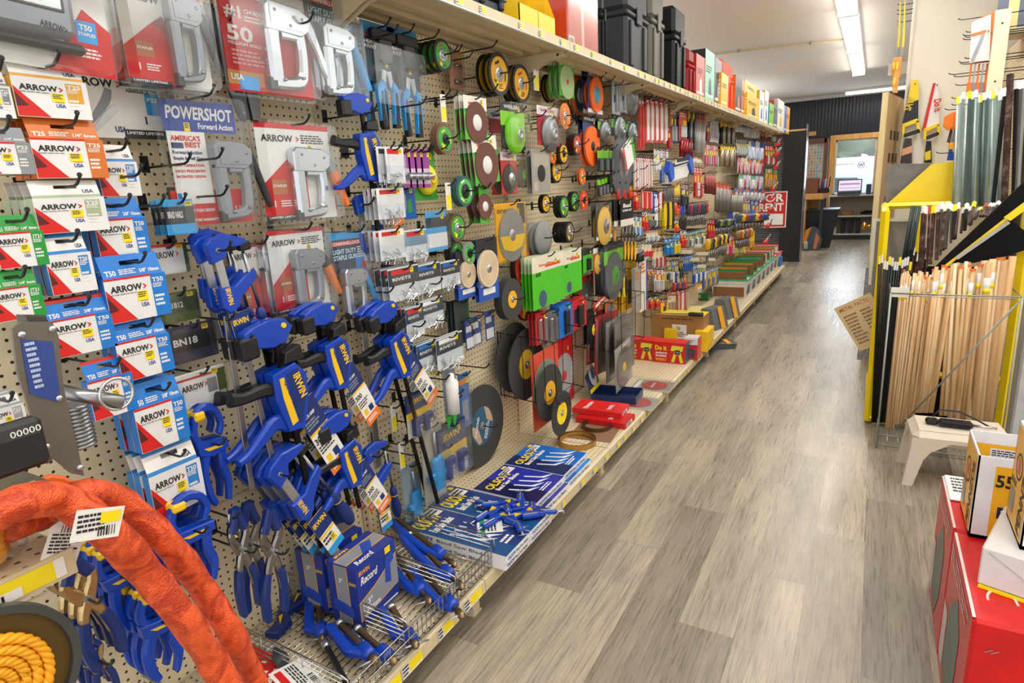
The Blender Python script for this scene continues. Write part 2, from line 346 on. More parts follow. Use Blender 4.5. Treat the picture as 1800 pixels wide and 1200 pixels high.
def blotch(name, c1, c2, c3, sc=9, rough=.45, metal=.6):
    """bare sheet metal with rust blooms"""
    m, N, L, b = new_mat(name); tc = N.new('ShaderNodeTexCoord'); n = N.new('ShaderNodeTexNoise'); n.inputs['Scale'].default_value = sc; n.inputs['Detail'].default_value = 7; n.inputs['Roughness'].default_value = .6; L.new(tc.outputs['Object'], n.inputs['Vector'])
    r = N.new('ShaderNodeValToRGB'); e = r.color_ramp.elements; e[0].color = (*lin(c1), 1); e[0].position = .4; e[1].color = (*lin(c3), 1); e[1].position = .68; x = e.new(.56); x.color = (*lin(c2), 1)
    L.new(n.outputs['Fac'], r.inputs[0]); L.new(r.outputs[0], b.inputs['Base Color']); b.inputs['Roughness'].default_value = rough; b.inputs['Metallic'].default_value = metal; return m
def corrug():
    m, N, L, b = new_mat('black_corrugated_metal'); b.inputs['Base Color'].default_value = (*lin('2a2d36'), 1); b.inputs['Roughness'].default_value = .35; b.inputs['Metallic'].default_value = .3; return m
PINE = wood('pine_trim', 'c98f45', 'e0ac63'); RAWPINE = wood('raw_pine', 'd3ba82', 'e6d3a2'); PLY = wood('door_skin', 'c2a67c', 'cfb58c', rough=.7)
DOWEL = [wood('dowel_wood_%d' % i, a, b_) for i, (a, b_) in enumerate((('d0a977', 'e2c293'), ('c99a63', 'dcb680'), ('d9b98c', 'ead2ab'), ('b98d5e', 'cfa878')))]
WALLM = plaster('painted_wall', 'ece6d8'); CEILM = plaster('textured_ceiling', 'ebe6df', 90, .35)
struct(B().box(-6, 4, -3, 17, -.05, 0, floor_mat()).obj('floor'))
struct(B().box(-6, 4, -3, 17, CEIL, CEIL+.05, CEILM).obj('ceiling'))
struct(B().box(-6.1, -6, -3, 17, 0, CEIL, WALLM).obj('wall_left'))
struct(B().box(4, 4.1, -3, 17, 0, CEIL, WALLM).obj('wall_right'))
# back wall with a window opening, dressed with black corrugated steel
BY = 16.4
WX0, WX1, WZ0, WZ1 = -.83, -.02, .98, 2.19
b = B(); wb = mat('34343a', .6)
b.box(-6, WX0, BY, BY+.1, 0, CEIL, wb).box(WX1, 4, BY, BY+.1, 0, CEIL, wb).box(WX0, WX1, BY, BY+.1, 0, WZ0, wb).box(WX0, WX1, BY, BY+.1, WZ1, CEIL, wb)
struct(b.obj('wall_back'))
def corrugated(x0, x1, z0, z1):
    b = B(); n = int((x1-x0)/.0085); v = []
    for i in range(n+1):
        x = x0+(x1-x0)*i/n; y = BY-.012-.008*math.cos(i*math.pi/4); v += [(x, y, z0), (x, y, z1)]
    b.add(v, [(2*i, 2*i+2, 2*i+3, 2*i+1) for i in range(n)], CORR, True); return b
CORR = corrug()
struct(corrugated(-3.4, .1, 2.3, 3.1).obj('wall_back_cladding'))
struct(corrugated(-1.6, -.98, 1.05, 2.3).obj('wall_back_cladding'))
b = B(); b.box(WX0-.12, WX0, BY-.04, BY, .5, WZ1, PINE).box(WX1, WX1+.12, BY-.04, BY, .5, WZ1, PINE).box(WX0-.12, WX1+.12, BY-.04, BY, WZ1, WZ1+.11, PINE)
struct(b.obj('trim_1'))
struct(B().box(-2.9, -1.25, BY-.04, BY, 2.33, 2.42, PINE).obj('trim_2'))
struct(B().box(-6, 4, BY-.06, BY-.02, CEIL-.07, CEIL, mat('c9c9c9', .5)).obj('trim_3'))
fr = B(); fr.box(WX0, WX1, BY+.02, BY+.06, WZ0, WZ0+.03, WHITE).box(WX0, WX1, BY+.02, BY+.06, WZ1-.03, WZ1, WHITE).box(WX0, WX0+.03, BY+.02, BY+.06, WZ0, WZ1, WHITE).box(WX1-.03, WX1, BY+.02, BY+.06, WZ0, WZ1, WHITE)
wf = struct(fr.obj('window_1')); B().box(WX0, WX1, BY+.035, BY+.04, WZ0, WZ1, clear('window_glass', (.9, .97, 1), .3)).obj('window_pane', wf)
d = B(); d.ring(0, 0, .06, .072, 0, .001, mat('b03030', .5)); d.text('W', 0, -.035, .07, mat('1c4aa0', .5), align='c'); d.text('HARDWARE SUPPLY', -.1, .02, .03, mat('c05050', .5), align='r', w=.4)
pose(d.obj('window_lettering', wf), Vector((-.3, BY+.028, 1.62)), FRONTF)
# what stands outside the window: lot, wall, trees
struct(B().box(-12, 8, 17, 40, -.06, -.01, mat('b9bcc0', .9)).obj('pavement'))
struct(B().box(-12, 8, 22, 22.3, 0, 1.9, plaster('lot_wall', 'd9dce0')).obj('wall_outside'))
foli = blotch('foliage', '2d4a22', '56763c', '9db376', sc=1.6, rough=.9, metal=0)
for i in range(5):
    b = B(); 
    for k in range(34):
        a, c = R_.uniform(0, 6.28), R_.uniform(-1, 1); r = .8+R_.random()*.5
        b.lathe([(.05, -r*.5), (r*.45, -r*.3), (r*.55, 0), (r*.4, r*.35), (.05, r*.5)], foli, 8, 1.2*math.cos(a)*R_.random(), 1.2*math.sin(a)*R_.random()); b.M = Matrix.Translation((R_.uniform(-1, 1), R_.uniform(-.7, .7), R_.uniform(-.8, .9)))
    t = thing('tree', 'leafy green tree beyond the lot wall outside the window', 'tree', 'trees outside the window'); c = b.obj('crown', t); c.location = (0, 0, 3)
    k = B().lathe([(.16, 0), (.12, 2.6)], mat('5a4634', .9), 8).obj('trunk', t); t.location = (-9+4.2*i, 24.8+(i % 2)*1.5, 0)
b = B(); c1 = mat('e8edf2', .25, .1); b.prism([(-2.2, .35), (2.2, .35), (2.25, .8), (1.3, .95), (.7, 1.4), (-1.1, 1.45), (-1.9, .95), (-2.25, .85)], -.85, .85, c1)
t = thing('car', 'pale parked car seen through the window glass', 'car'); pose(b.obj('body', t), Vector((0, 0, 0)), FRONTF)
for sx in (-1.4, 1.4):
    for sy in (-.8, .8): pose(B().lathe([(.3, -.1), (.33, -.05), (.33, .05), (.3, .1)], BLACK, 20).obj('wheel', t), Vector((sx, sy, .33)), FRONTF)
g = B(); g.prism([(-1.05, .98), (.62, .98), (.5, 1.33), (-.95, 1.37)], -.86, .86, mat('3a4a5a', .1)); pose(g.obj('side_window', t), Vector((0, 0, 0)), FRONTF)
t.location = (-.9, 19.6, 0)
# wall behind the saws, partition and steel post
struct(B().box(.16, 2.6, 6.05, 6.15, 0, CEIL, plaster('partition_paint', 'efe8d6')).obj('partition_1'))
struct(B().box(.155, .17, 6.04, 6.16, 0, CEIL, mat('e8dfca', .5)).obj('trim_4'))
struct(B().box(.80, 4, 4.7, 4.8, 0, CEIL, plaster('partition_paint_2', 'eef0ee')).obj('partition_2'))
# ---------------------------------------------------------------- ceiling: strip lamps, conduit, panel
TUBE = mat('fff6ea', .4, wear=0, emit=9); FIXM = mat('f4f4f2', .4)
def strip_lamp(x, y, label, along=True, n=2, L_=1.18):
    t = thing('strip_light', label, 'ceiling light', 'strip lights over the aisle' if along else None)
    B().box(-.1, .1, -L_, L_, -.05, 0, FIXM, bev=.008).obj('housing', t)
    for s in ((-1, 1) if n == 2 else (0,)):
        B().tube([(s*.062, -L_+.03, -.078), (s*.062, L_-.03, -.078)], .02, TUBE, 10).obj('lamp_tube', t)
    for e in (-1, 1): B().box(-.095, .095, e*(L_-.012)-.012, e*(L_-.012)+.012, -.1, -.05, FIXM, bev=.004).obj('socket_end', t)
    t.location = (x, y, CEIL)
    if not along: t.rotation_euler.z = math.pi/2
    return t
for i, (fx, fy) in enumerate(FIX[2:]):
    strip_lamp(fx, fy, ['white twin-tube strip light over the aisle, where the frame top cuts it', 'white twin-tube strip light, middle one of the run, end to end with its neighbours', 'white twin-tube strip light at the far end of the aisle run'][i], L_=1.2)
strip_lamp(.15, 15.75, 'white strip light across the ceiling before the corrugated black wall', False, 1, .85)
b = B(); b.tube([(-3.9, 8.92, CEIL-.02), (-.44, 9.74, CEIL-.02)], .011, mat('cdb98c', .5), 6)
t = tag(b.obj('ceiling_conduit'), 'thin tan cable conduit running across the white ceiling to the lamps', 'conduit')
for i in range(4):
    u = (i+.5)/4; B().box(-.012, .012, -.02, .02, -.035, 0, STEEL).obj('clip', t).location = (-3.9+3.46*u, 8.92+.82*u, CEIL)
struct(B().box(.05, 2.6, 12.6, 12.75, CEIL-.18, CEIL, CEILM).obj('beam_1'))
# ---------------------------------------------------------------- door, standing open
u = Vector((.0, 5.63, 0)); dirx = Vector((.1, .6, 0)).normalized(); W_ = .82
t = thing('flush_door', 'unfinished pine-edged door standing open beside the aisle, brass knob on its edge', 'door'); t['kind'] = 'structure'; t.name = 'door_1'
th = .04; 
D = Matrix(((dirx.x, -dirx.y, 0, 0), (dirx.y, dirx.x, 0, 0), (0, 0, 1, 0), (0, 0, 0, 1)))
t.matrix_world = Matrix.Translation(u+Vector((.0, 0, 0))) @ D
b = B(); b.box(0, W_, -th, 0, .01, 2.05, PLY); b.box(-.004, 0, -th, 0, .01, 2.05, RAWPINE); b.obj('door_panel', t)
b = B(); b.box(-.006, 0, -.034, -.006, 1.02, 1.12, mat('b08a3a', .35, .9)); b.box(-.02, -.004, -.026, -.014, 1.05, 1.09, mat('c9a24a', .3, .9)); b.obj('door_latch', t)
kb = B().lathe([(.026, 0), (.026, .006), (.01, .012), (.01, .035), (.026, .045), (.03, .058), (.022, .072), (.0, .075)], mat('c8963c', .2, 1), 20)
o = kb.obj('door_knob', t); o.matrix_local = Matrix.Translation((.06, 0, 1.07)) @ Matrix.Rotation(-math.pi/2, 4, 'X')
b = B()
for i, (zz) in enumerate((1.72, 1.55, 1.38, 1.22)):
    for k in range(3): b.box(.2+k*.16, .3+k*.16, -th-.001, -th, zz, zz+.07, mat('5a4b3a', .7))
b.obj('door_label', t)
# ---------------------------------------------------------------- far room
BLK = mat('101113', .5); BLK2 = mat('191a1d', .45)
t = thing('display_cabinet', 'black steel display rack with perforated back at the end of the aisle shelves', 'display rack'); t.location = (0, 0, 0)
B().box(-2.1, -1.38, 12.1, 12.13, .1, 2.2, PEGB).obj('perforated_back', t); B().box(-1.4, -1.06, 11.92, 12.14, .02, 2.2, BLK).obj('side_upright', t)
B().box(-2.1, -1.06, 11.95, 12.16, 2.2, 2.23, mat('d8b37c', .5)).obj('top_board', t); B().box(-2.1, -1.06, 11.9, 12.1, 0, .1, BLK2).obj('base', t)
B().box(-1.045, -1.055, 11.9, 12.16, .02, 2.3, mat('8fa4b4', .25, .8)).obj('corner_rail', t)
b = B(); RS = mat('c3161c', .45); b.box(0, .5, 0, .62, 0, .006, WHITE).box(.018, .482, .018, .602, .006, .008, RS).box(.05, .45, .05, .24, .008, .0095, WHITE)
b.text('FOR', .05, .45, .13, WHITE, .009, w=.4).text('RENT', .05, .29, .13, WHITE, .009, w=.4)
o = b.obj('rent_sign'); tag(o, 'red and white FOR RENT sign propped against the black rack', 'sign'); pose(o, Vector((-1.8, 11.908, .60)), FRONTF)
# counter with key display, box, bin
t = thing('service_counter', 'wooden counter with a thick pine top beside the keys display', 'counter')
B().box(-2.6, -.86, 14.0, 14.9, .98, 1.1, PINE, bev=.01).obj('counter_top', t); B().box(-1.32, -1.17, 13.97, 14.85, 0, .97, wood('counter_side', 'b98a58', 'cf9f6c')).obj('side_panel', t)
B().box(-2.6, -.98, 14.75, 14.85, .75, .98, PINE).obj('apron', t); B().box(-.92, -.86, 14.03, 14.09, 0, .98, mat('2b3036', .5)).obj('leg', t)
t = thing('key_display', 'brown framed key blank display standing on the pine counter', 'key display')
BR = mat('6d4636', .6); b = B(); b.box(-1.85, -.92, 14.5, 14.54, 1.1, 2.15, mat('ddd6c6', .6)); b.obj('back_board', t)
b = B(); b.box(-1.85, -.9, 14.42, 14.5, 2.08, 2.17, BR).box(-.94, -.86, 14.42, 14.5, 1.1, 2.17, BR).box(-1.9, -1.82, 14.42, 14.5, 1.1, 2.17, BR); b.obj('frame', t)
km = [mat('c9b26a', .3, .9), mat('c9ccd0', .25, .9), mat('b62a24', .5), mat('3aa0c8', .4), mat('2d2d2d', .5)]
for i in range(8):
    for j in range(11):
        m_ = km[3] if i > 5 and R_.random() < .7 else R_.choice(km[:3] if R_.random() < .9 else km)
        x, z = -1.36+i*.052, 2.03-j*.062; b = B(); b.ring(0, 0, .006, .017, 0, .004, m_, 8).box(-.004, .004, -.045, -.012, 0, .004, m_)
        o = b.obj('key_blank'); pose(o, Vector((x, 14.47-R_.random()*.01, z)), FRONTF, rz=R_.uniform(-.2, .2)); tag(o, 'small %s key blank hanging on the brown framed display board' % ('brass or steel' if m_ in km[:2] else 'coloured'), 'key', 'key blanks on the display')
o = B().box(-1.8, -.98, 14.12, 14.4, 1.1, 1.4, mat('7b4a35', .6), bev=.01).obj('counter_box'); tag(o, 'plain brown box on the pine counter under the keys', 'box')
t = thing('holder_tray', 'black tray of red handled tools beside the brown box on the counter', 'tray'); B().box(-.96, -.78, 14.1, 14.35, 1.1, 1.2, BLK, bev=.01).obj('tray_body', t)
for i in range(5): B().tube([(-.94+i*.035, 14.2, 1.15), (-.93+i*.035+R_.uniform(-.03, .03), 14.22, 1.33+R_.random()*.08)], .012, mat(('b8222c', '2a62b8', '8fc8e0', 'b8222c', '303030')[i], .4)).obj('tool_handle', t)
t = thing('refuse_bin', 'large black plastic bin with a rim under the counter end', 'bin'); P_ = mat('26282c', .45)
b = B(); b.add([(-1.1, 14.2, 0), (-.72, 14.2, 0), (-.72, 14.7, 0), (-1.1, 14.7, 0), (-1.25, 14.1, .74), (-.6, 14.1, .74), (-.6, 14.8, .74), (-1.25, 14.8, .74)], [(0, 1, 5, 4), (1, 2, 6, 5), (2, 3, 7, 6), (3, 0, 4, 7), (3, 2, 1, 0)], P_); b.obj('bin_body', t)
b = B(); b.box(-1.28, -.57, 14.07, 14.83, .74, .78, P_, bev=.01); b.obj('rim', t)
t = thing('backpack', 'grey and orange backpack leaning against the black bin', 'backpack')
b = B(); b.prism([(-.16, 0), (.14, 0), (.17, .2), (.1, .4), (0, .46), (-.12, .4), (-.18, .15)], -.1, .1, mat('4a525c', .7)); pose(b.obj('bag_body', t), Vector((0, 0, 0)), FRONTF)
b = B(); b.prism([(-.18, .1), (-.13, .4), (-.02, .47), (-.06, .36), (-.1, .2)], .1, .115, mat('d8801e', .6)).prism([(.02, .03), (.08, .03), (.13, .25), (.06, .36)], .1, .12, mat('c07850', .7)); pose(b.obj('orange_panel', t), Vector((0, 0, 0)), FRONTF)
b = B(); b.lathe([(.04, 0), (.045, .05), (.04, .14), (.02, .16)], mat('9aa39a', .2), 10); b.obj('water_bottle', t).location = (-.11, -.13, .03); t.location = (-1.0, 13.85, 0)
t = thing('shelf_unit', 'grey open shelf unit under the window holding the laptop', 'shelves'); G = mat('c6c8c8', .5)
for z in (.1, .5, .95): B().box(-.86, .1, 16.0, 16.36, z, z+.03, G).obj('shelf_board', t)
for x in (-.88, .1): B().box(x, x+.02, 16.0, 16.36, 0, .98, G).obj('side_panel', t)
B().box(-.86, .1, 16.34, 16.36, .1, .95, mat('8e8778', .7)).obj('back_panel', t); B().box(-.86, .1, 16.02, 16.05, 0, .1, mat('2e2a28', .6)).obj('kick_board', t)
t = thing('laptop', 'open laptop with a lit screen on the shelf unit top', 'laptop'); B().box(-.22, .22, -.15, .15, 0, .02, BLK, bev=.005).obj('keyboard_base', t)
b = B(); b.box(-.24, .24, 0, .32, -.012, 0, BLK); b.obj('screen_lid', t).matrix_local = Matrix.Translation((0, .16, .02)) @ Matrix.Rotation(math.radians(80), 4, 'X')
b = B(); sc_ = mat('d9cfe8', .3, wear=0, emit=.8); b.rect(-.22, .22, .03, .3, .001, sc_).rect(-.2, .2, .2, .24, .002, mat('b08ab8', .3, emit=.5)).rect(-.2, .2, .12, .14, .002, mat('a8b4d8', .3, emit=.5)).rect(-.22, .22, .03, .07, .002, mat('303040', .3))
b.obj('screen', t).matrix_local = Matrix.Translation((0, .16, .02)) @ Matrix.Rotation(math.radians(80), 4, 'X'); t.location = (-.49, 16.1, .98)
for i in range(3):
    o = B().box(-.6+i*.15, -.52+i*.15, 16.05, 16.3, .13, .43, BLK, bev=.006).obj('computer_tower'); tag(o, ['black computer tower beside the white jug', 'black computer tower, middle of three', 'black computer tower by the door side of the shelf'][i]+' on the lowest shelf', 'computer')
t = tag(B().lathe([(.07, 0), (.08, .1), (.04, .16), (.03, .18)], WHITE, 12).obj('plastic_jug'), 'white plastic jug on the lowest shelf of the grey unit', 'jug'); t.location = (-.76, 16.12, .13)
t = thing('wicker_basket', 'small brown basket on the middle shelf under the laptop', 'basket'); B().lathe([(.1, 0), (.13, .1), (.12, .1), (.09, .01)], mat('a0703c', .8), 14).obj('basket_body', t); t.location = (-.5, 16.15, .53)
b = B()
for i in range(5): b.tube([(-.25+R_.random()*.3, 16.05+R_.random()*.2, .55+R_.random()*.08) for _ in range(6)], .008, BLK, 5)
tag(b.obj('cable_heap'), 'tangle of black cables on the middle shelf beside the basket', 'cables', kind='stuff')
o = B().box(-.16, -.06, 16.08, 16.2, .98, 1.2, mat('27324a', .4), bev=.01).obj('speaker_box'); tag(o, 'small dark box standing beside the laptop', 'box')
# ================================================================ the long shelving run
Y0S, PIT, NS = 1.6, 1.237, 8
LABS = [mat('f6e21a', .5), mat('f2ede2', .5), mat('efe9da', .5)]
def rail_labels(par, x, z, y0, y1, n, h=.03):
    for i in range(n):
        if y1 < 1.7: h = .039
        y = y0+(y1-y0)*(i+.2+.6*R_.random())/n; w_ = R_.uniform(.04, .06)*(2 if y1 < 1.7 else 1); b = B()
        b.rect(0, w_, 0, h, 0, WHITE).rect(w_*.35, w_, h*.15, h*.95, .0006, YEL).lines(.002, w_*.33, .002, h-.003, 3, .0009, BLACK)
        pose(b.obj('price_label', par), Vector((x, y, z)), WALLF, rx=-.09)
def section(k):
    y0 = Y0S+PIT*(k-1); y1 = y0+PIT; far = k > 4
    names = ['under the blue clamps and the wire basket', 'with the saw blade boxes on its deck', 'carrying the blade packs and sawhorse bracket boxes', 'carrying the grey bench vises', 'carrying the first white tubs', 'carrying the middle white tubs', 'carrying the last green rimmed tubs', 'at the far end of the run', '']
    g = thing('gondola_section', 'beige pegboard shelving section %s' % names[k], 'shelving')
    B().box(WX-.02, WX, y0+.012, y1-.012, DECK-.05, 2.32, PEG).obj('pegboard_panel', g)
    b = B(); b.box(WX-.025, WX+.006, y1-.016, y1+.016, 0, 2.34, BEIGE)
    for i in range(74): b.box(WX+.006, WX+.0065, y1-.004, y1+.004, .2+i*.029, .212+i*.029, mat('4a3f2e', .7))
    b.obj('slotted_upright', g)
    b = B(); 
    for z in (.62, 1.04, 1.46, 1.88): b.box(WX, WX+.002, y0+.016, y1-.016, z, z+.004, mat('cdbd98', .5))
    b.obj('panel_seam', g)
    b = B(); b.box(WX+.002, LIPX-.012, y0+.004, y1-.004, DECK-.02, DECK, DECKM, side=BEIGE); b.obj('bottom_deck', g)
    b = B(); b.add([(LIPX-.014, y0+.002, DECK), (LIPX-.014, y1-.002, DECK), (LIPX, y1-.002, DECK-.006), (LIPX, y0+.002, DECK-.006), (LIPX+.004, y1-.002, DECK-.048), (LIPX+.004, y0+.002, DECK-.048), (LIPX-.014, y1-.002, DECK-.06), (LIPX-.014, y0+.002, DECK-.06)], [(0, 1, 2, 3)[::-1], (3, 2, 4, 5)[::-1], (5, 4, 6, 7)[::-1], (0, 3, 5, 7), (1, 6, 4, 2), (0, 7, 6, 1)], BEIGE)
    o = b.obj('price_rail', g); rail_labels(g, LIPX+.0062, DECK-.045, y0, y1, 7 if k < 2 else 9)
    b = B(); b.box(WX, LIPX-.05, y1-.022, y1-.012, .03, DECK-.02, BEIGE).box(WX, LIPX-.05, y1+.012, y1+.022, .03, DECK-.02, BEIGE).box(LIPX-.06, LIPX-.045, y1-.022, y1+.022, 0.006, DECK-.02, BEIGE).box(LIPX-.09, LIPX-.04, y1-.026, y1+.026, 0, .008, BEIGE); b.obj('base_bracket', g)
    if k < 0: return g
    u = thing('upper_shelf', 'beige steel upper shelf %s' % ['above the stapler packs, nearest end cut by the frame', 'carrying the yellow bins and the red wrapped carton', 'carrying the big black tool cases', 'carrying the red boxes', 'carrying the orange case', 'carrying the yellow packs', 'carrying the tall white cartons', 'at the far end of the run'][min(k, 7)], 'shelf')
    b = B(); b.box(WX+.03, ULIP-.01, y0+.004, y1-.004, UZ-.012, UZ, BEIGE)
    for xx in (.04, .13, .22, .31): b.box(WX+xx, WX+xx+.035, y0+.05, y1-.05, UZ-.028, UZ-.012, mat('d6c49c', .5))
    b.obj('shelf_deck', u)
    b = B(); b.box(ULIP-.012, ULIP, y0+.002, y1-.002, UZ-.036, UZ+.008, BEIGE).box(ULIP-.03, ULIP-.012, y0+.01, y1-.01, UZ-.036, UZ-.03, BEIGE).box(ULIP, ULIP+.004, y0+.01, y1-.01, UZ-.034, UZ-.028, mat('c9d2cf', .2)); b.obj('price_rail', u)
    rail_labels(u, ULIP+.0048, UZ-.026, y0, y1, 6 if k < 3 else 10, .028)
    for e in (y0+.012, y1-.016):
        b = B(); b.prism([(0, -.03), (.36, -.03), (.36, -.055), (.27, -.065), (.1, -.14), (0, -.15)], -.002, .002, BEIGE); b.ring(.33, -.045, 0, .006, -.003, .003, BLACK, 10)
        pose(b.obj('shelf_bracket', u), Vector((WX, e, UZ)), FRONTF)
    return g
for k in range(NS): section(k)
YEND = Y0S+PIT*(NS-1)
# near neighbour section, cut by the picture's edge
# ================================================================ builders for hanging goods
RED = mat('d3201c', .4); REDC = mat('cf1f22', .4, spec=.3); MAR = mat('5c1416', .5); BLU = mat('1a78cf', .4); NAVY = mat('1b2f6b', .45); GRN = mat('2f9a3a', .45)
LIME = mat('6fbf2a', .45); ORG = mat('e87422', .45); SIL = mat('b9bcc1', .28, .85); GREYP = mat('8d9299', .4); SKY = mat('2a9ade', .4); GOLD = mat('e9b021', .4)
TXT = mat('16161a', .5); PAPER = mat('e9e7e2', .55); YELC = mat('f0c21a', .45); INK = mat('23262c', .5)
HOOKS = {}
HQ = []
def hook(y, z, L, label=None, X=WX): HQ.append((y, z, L, X, label))
def _hook(y, z, L, X, label=None):
    k = round(L, 2)
    if k not in HOOKS:
        b = B(); b.tube([(0, 0, .002), (0, 0, L-.03), (0, .004, L-.018), (0, .016, L-.004), (0, .021, L)], .0031, HOOKM, 7)
        b.tube([(0, 0, .001), (0, .02, .001)], .0031, HOOKM, 6).box(-.011, .011, -.012, .03, .0005, .0025, HOOKM).lathe([(.0045, L-.004), (.0052, L-.001), (.0035, L+.002)], HOOKM, 8, 0, .021)
        HOOKS[k] = b.obj('peg_hook'); o = HOOKS[k]
    else: o = dup(HOOKS[k])
    tag(o, label or 'dark steel peg hook sticking out of the beige pegboard', 'hook', 'peg hooks along the pegboard')
    pose(o, Vector((X, y, z)), WALLF); return o
def base(l):
    q = l.replace(',', ''); return q if len(q.split()) <= 12 else ' '.join(l.split(',')[0].split()[:12])
def stack(o, n, step, label, dz=0, dy=0, fan=0):
    out = [o]
    for i in range(1, n):
        c = dup(o, '%s, %s in its stack' % (base(o['label']), nth(i))); m = o.matrix_world.copy(); c.matrix_world = Matrix.Translation((-step*i, dy*i+R_.uniform(-.002, .002), dz*i)) @ m @ Matrix.Rotation(fan*i+R_.uniform(-.02, .02), 4, 'Z'); out.append(c)
    return out
def hangat(t, xl, xr, yt, yb, d, rz=0, hk=True, hx=0, hz=-.012, k=1):
    p, w_, h_ = wrect(xl, xr, yt, yb, d); pose(t, p, WALLF, rz=rz, k=k)
    if hk: hook(p.y+hx, p.z+h_/2+hz, d+.045)
    return p
def sticker(b, x, y, z, w_=.016, h_=.022):
    b.rect(x, x+w_, y, y+h_, z, YEL).lines(x+.002, x+w_-.002, y+h_*.3, y+h_-.002, 3, z+.0004, INK)
# ---- staple refill boxes
def staple_box(name, w_, h_, col, size, label, white_tab=False, top=None, wide=False, body='e4e4e4'):
    t = thing(name, label, 'box of staples'); C_ = mat(col, .4); D_ = .026; Wm = mat(body, .4)
    hb = h_*.66; y0 = -h_/2; y1 = y0+hb; b = B()
    b.box(-w_/2, w_/2, y0, y1, -D_, 0, Wm, side=C_)
    b.prism([(-w_/2+.001, y1-h_*.16), (-w_/2+.001, y0+.001), (-w_/2+w_*.42, y0+.001)], 0, .0004, RED)
    b.prism([(-w_/2+.001, y0+hb*.62), (-w_/2+.001, y0+hb*.25), (-w_/2+w_*.16, y0+hb*.28)], 0, .0006, MAR)
    b.rect(w_*.24, w_/2, y0, y1, .0005, C_) if not white_tab else b.rect(w_*.2, w_*.42, y0+hb*.42, y0+hb*.92, .0005, C_)
    b.rect(-w_/2, w_*.24, y1-hb*.05, y1, .0005, RED) if not white_tab else None
    b.text('ARROW', -w_*.42, y0+hb*.68, hb*.14, TXT, .0008, w=w_*.5).text('>', w_*.1, y0+hb*.66, hb*.16, REDC, .0008, w=w_*.05)
    b.lines(-w_*.42, w_*.05, y0+hb*.6, y0+hb*.64, 1, .0008, GREYP)
    tx = w_*.26 if not white_tab else w_*.21
    b.text(size, tx, y0+hb*(.8 if not white_tab else .78), hb*.1, WHITE, .0009, w=w_*.19).lines(tx, tx+w_*.18, y0+hb*.66, y0+hb*.77, 3, .0009, WHITE).lines(tx, tx+w_*.17, y0+hb*.2, y0+hb*.5, 3, .0009, WHITE)
    b.text('USA', w_*.02, y0+hb*.28, hb*.09, mat('274a8c', .5), .0009, w=w_*.13); b.lines(w_*.02, w_*.15, y0+hb*.39, y0+hb*.42, 1, .0009, RED)
    sticker(b, -w_*.02, y0+hb*.42, .001, w_*.17, hb*.22)
    b.obj('carton', t)
    b = B(); a = .32; b.at(Matrix.Translation((0, y1, -.002)) @ Matrix.Rotation(-a, 4, 'X')); ht = h_-hb
    T_ = WHITE if white_tab else C_
    # tab with a slot: four strips round the hole
    sw, sh, sy = w_*.16, ht*.1, ht*.62
    b.box(-w_/2+.002, -sw, 0, ht, -.001, 0, T_).box(sw, w_/2-.004, 0, ht*.98, -.001, 0, T_).box(-sw, sw, 0, sy-sh, -.001, 0, T_).box(-sw, sw, sy+sh, ht, -.001, 0, T_)
    if top: b.rect(-w_/2+.002, w_/2-.004, ht*.82, ht, .0004, mat(top, .4))
    if not white_tab: b.text(size, -w_*.44, ht*.1, ht*.22, WHITE, .0006, w=w_*.17).lines(-w_*.22, w_*.06, ht*.08, ht*.34, 3, .0006, WHITE).text('3/8" 10mm' if 'T50' in size else '1/4" 6mm', w_*.1, ht*.12, ht*.16, WHITE, .0006, w=w_*.33)
    else: b.text('USA', w_*.22, ht*.25, ht*.2, NAVY, .0006, w=w_*.16); b.rect(-w_/2+.002, w_/2-.004, 0, ht*.16, .0004, C_)
    b.obj('hang_tab', t); return t
def arrow(xl, xr, yt, yb, col, size, label, n=1, d=.17, name='staple_box', **kw):
    p, w_, h_ = wrect(xl, xr, yt, yb, d); t = staple_box(name, w_, h_, col, size, label, **kw)
    pose(t, p, WALLF); hook(p.y, p.z+h_*.36, d+.06)
    stack(t, n, .031, label.split(',')[0], dy=-.0015); return t
# ---- staple guns in clear shells
def gun(par, w_, h_, m, lever, z=0, grip=None, flip=False, seed=0):
    """staple gun: head, front column, hand loop and a long lever"""
    b = B(); s = -1 if flip else 1; P = lambda l: [(s*x*w_, y*h_) for x, y in l]; H = lambda l: [(s*x*w_, y*h_, q*w_) for x, y, q in l]
    b.prism(P([(-.36, .16), (-.36, .42), (-.3, .48), (.1, .46), (.24, .38), (.22, .22), (.1, .14)]), z, z+.032, m)
    b.sweep(H([(-.27, .2, .09), (-.27, -.4, .09)]), (z, z+.03), m).sweep(H([(.1, .2, .07), (.12, 0, .06), (.1, -.28, .065), (.04, -.38, .07), (-.1, -.41, .06), (-.3, -.42, .06)]), (z+.001, z+.029), m)
    b.sweep(H([(-.16, .14, .05), (.04, .14, .05)]), (z+.001, z+.029), m).prism(P([(-.37, -.36), (-.28, -.36), (-.26, -.5), (-.37, -.5)]), z+.004, z+.026, DARKST).prism(P([(-.3, .2), (.12, .2), (.16, .34), (-.3, .42)]), z+.032, z+.034, m)
    for qx, qy in ((-.24, .38), (.12, .34), (-.05, .24), (-.2, -.38), (.06, -.33)): b.lathe([(.005, z+.031), (.0045, z+.0355), (.002, z+.036)], STEEL, 8, s*qx*w_, qy*h_)
    b.obj('gun_body', par)
    q = H([(.1, .4, .07), (.24, .3, .07), (.31, .15, .06), (.38, -.02, .05), (.44, -.18, .05), (.5, -.34, .03)]); B().sweep(q, (z+.006, z+.024), lever).obj('lever', par)
    if grip: B().sweep([(a, c, e*1.25) for a, c, e in q[2:]], (z+.003, z+.027), grip).obj('lever_grip', par)
    return par
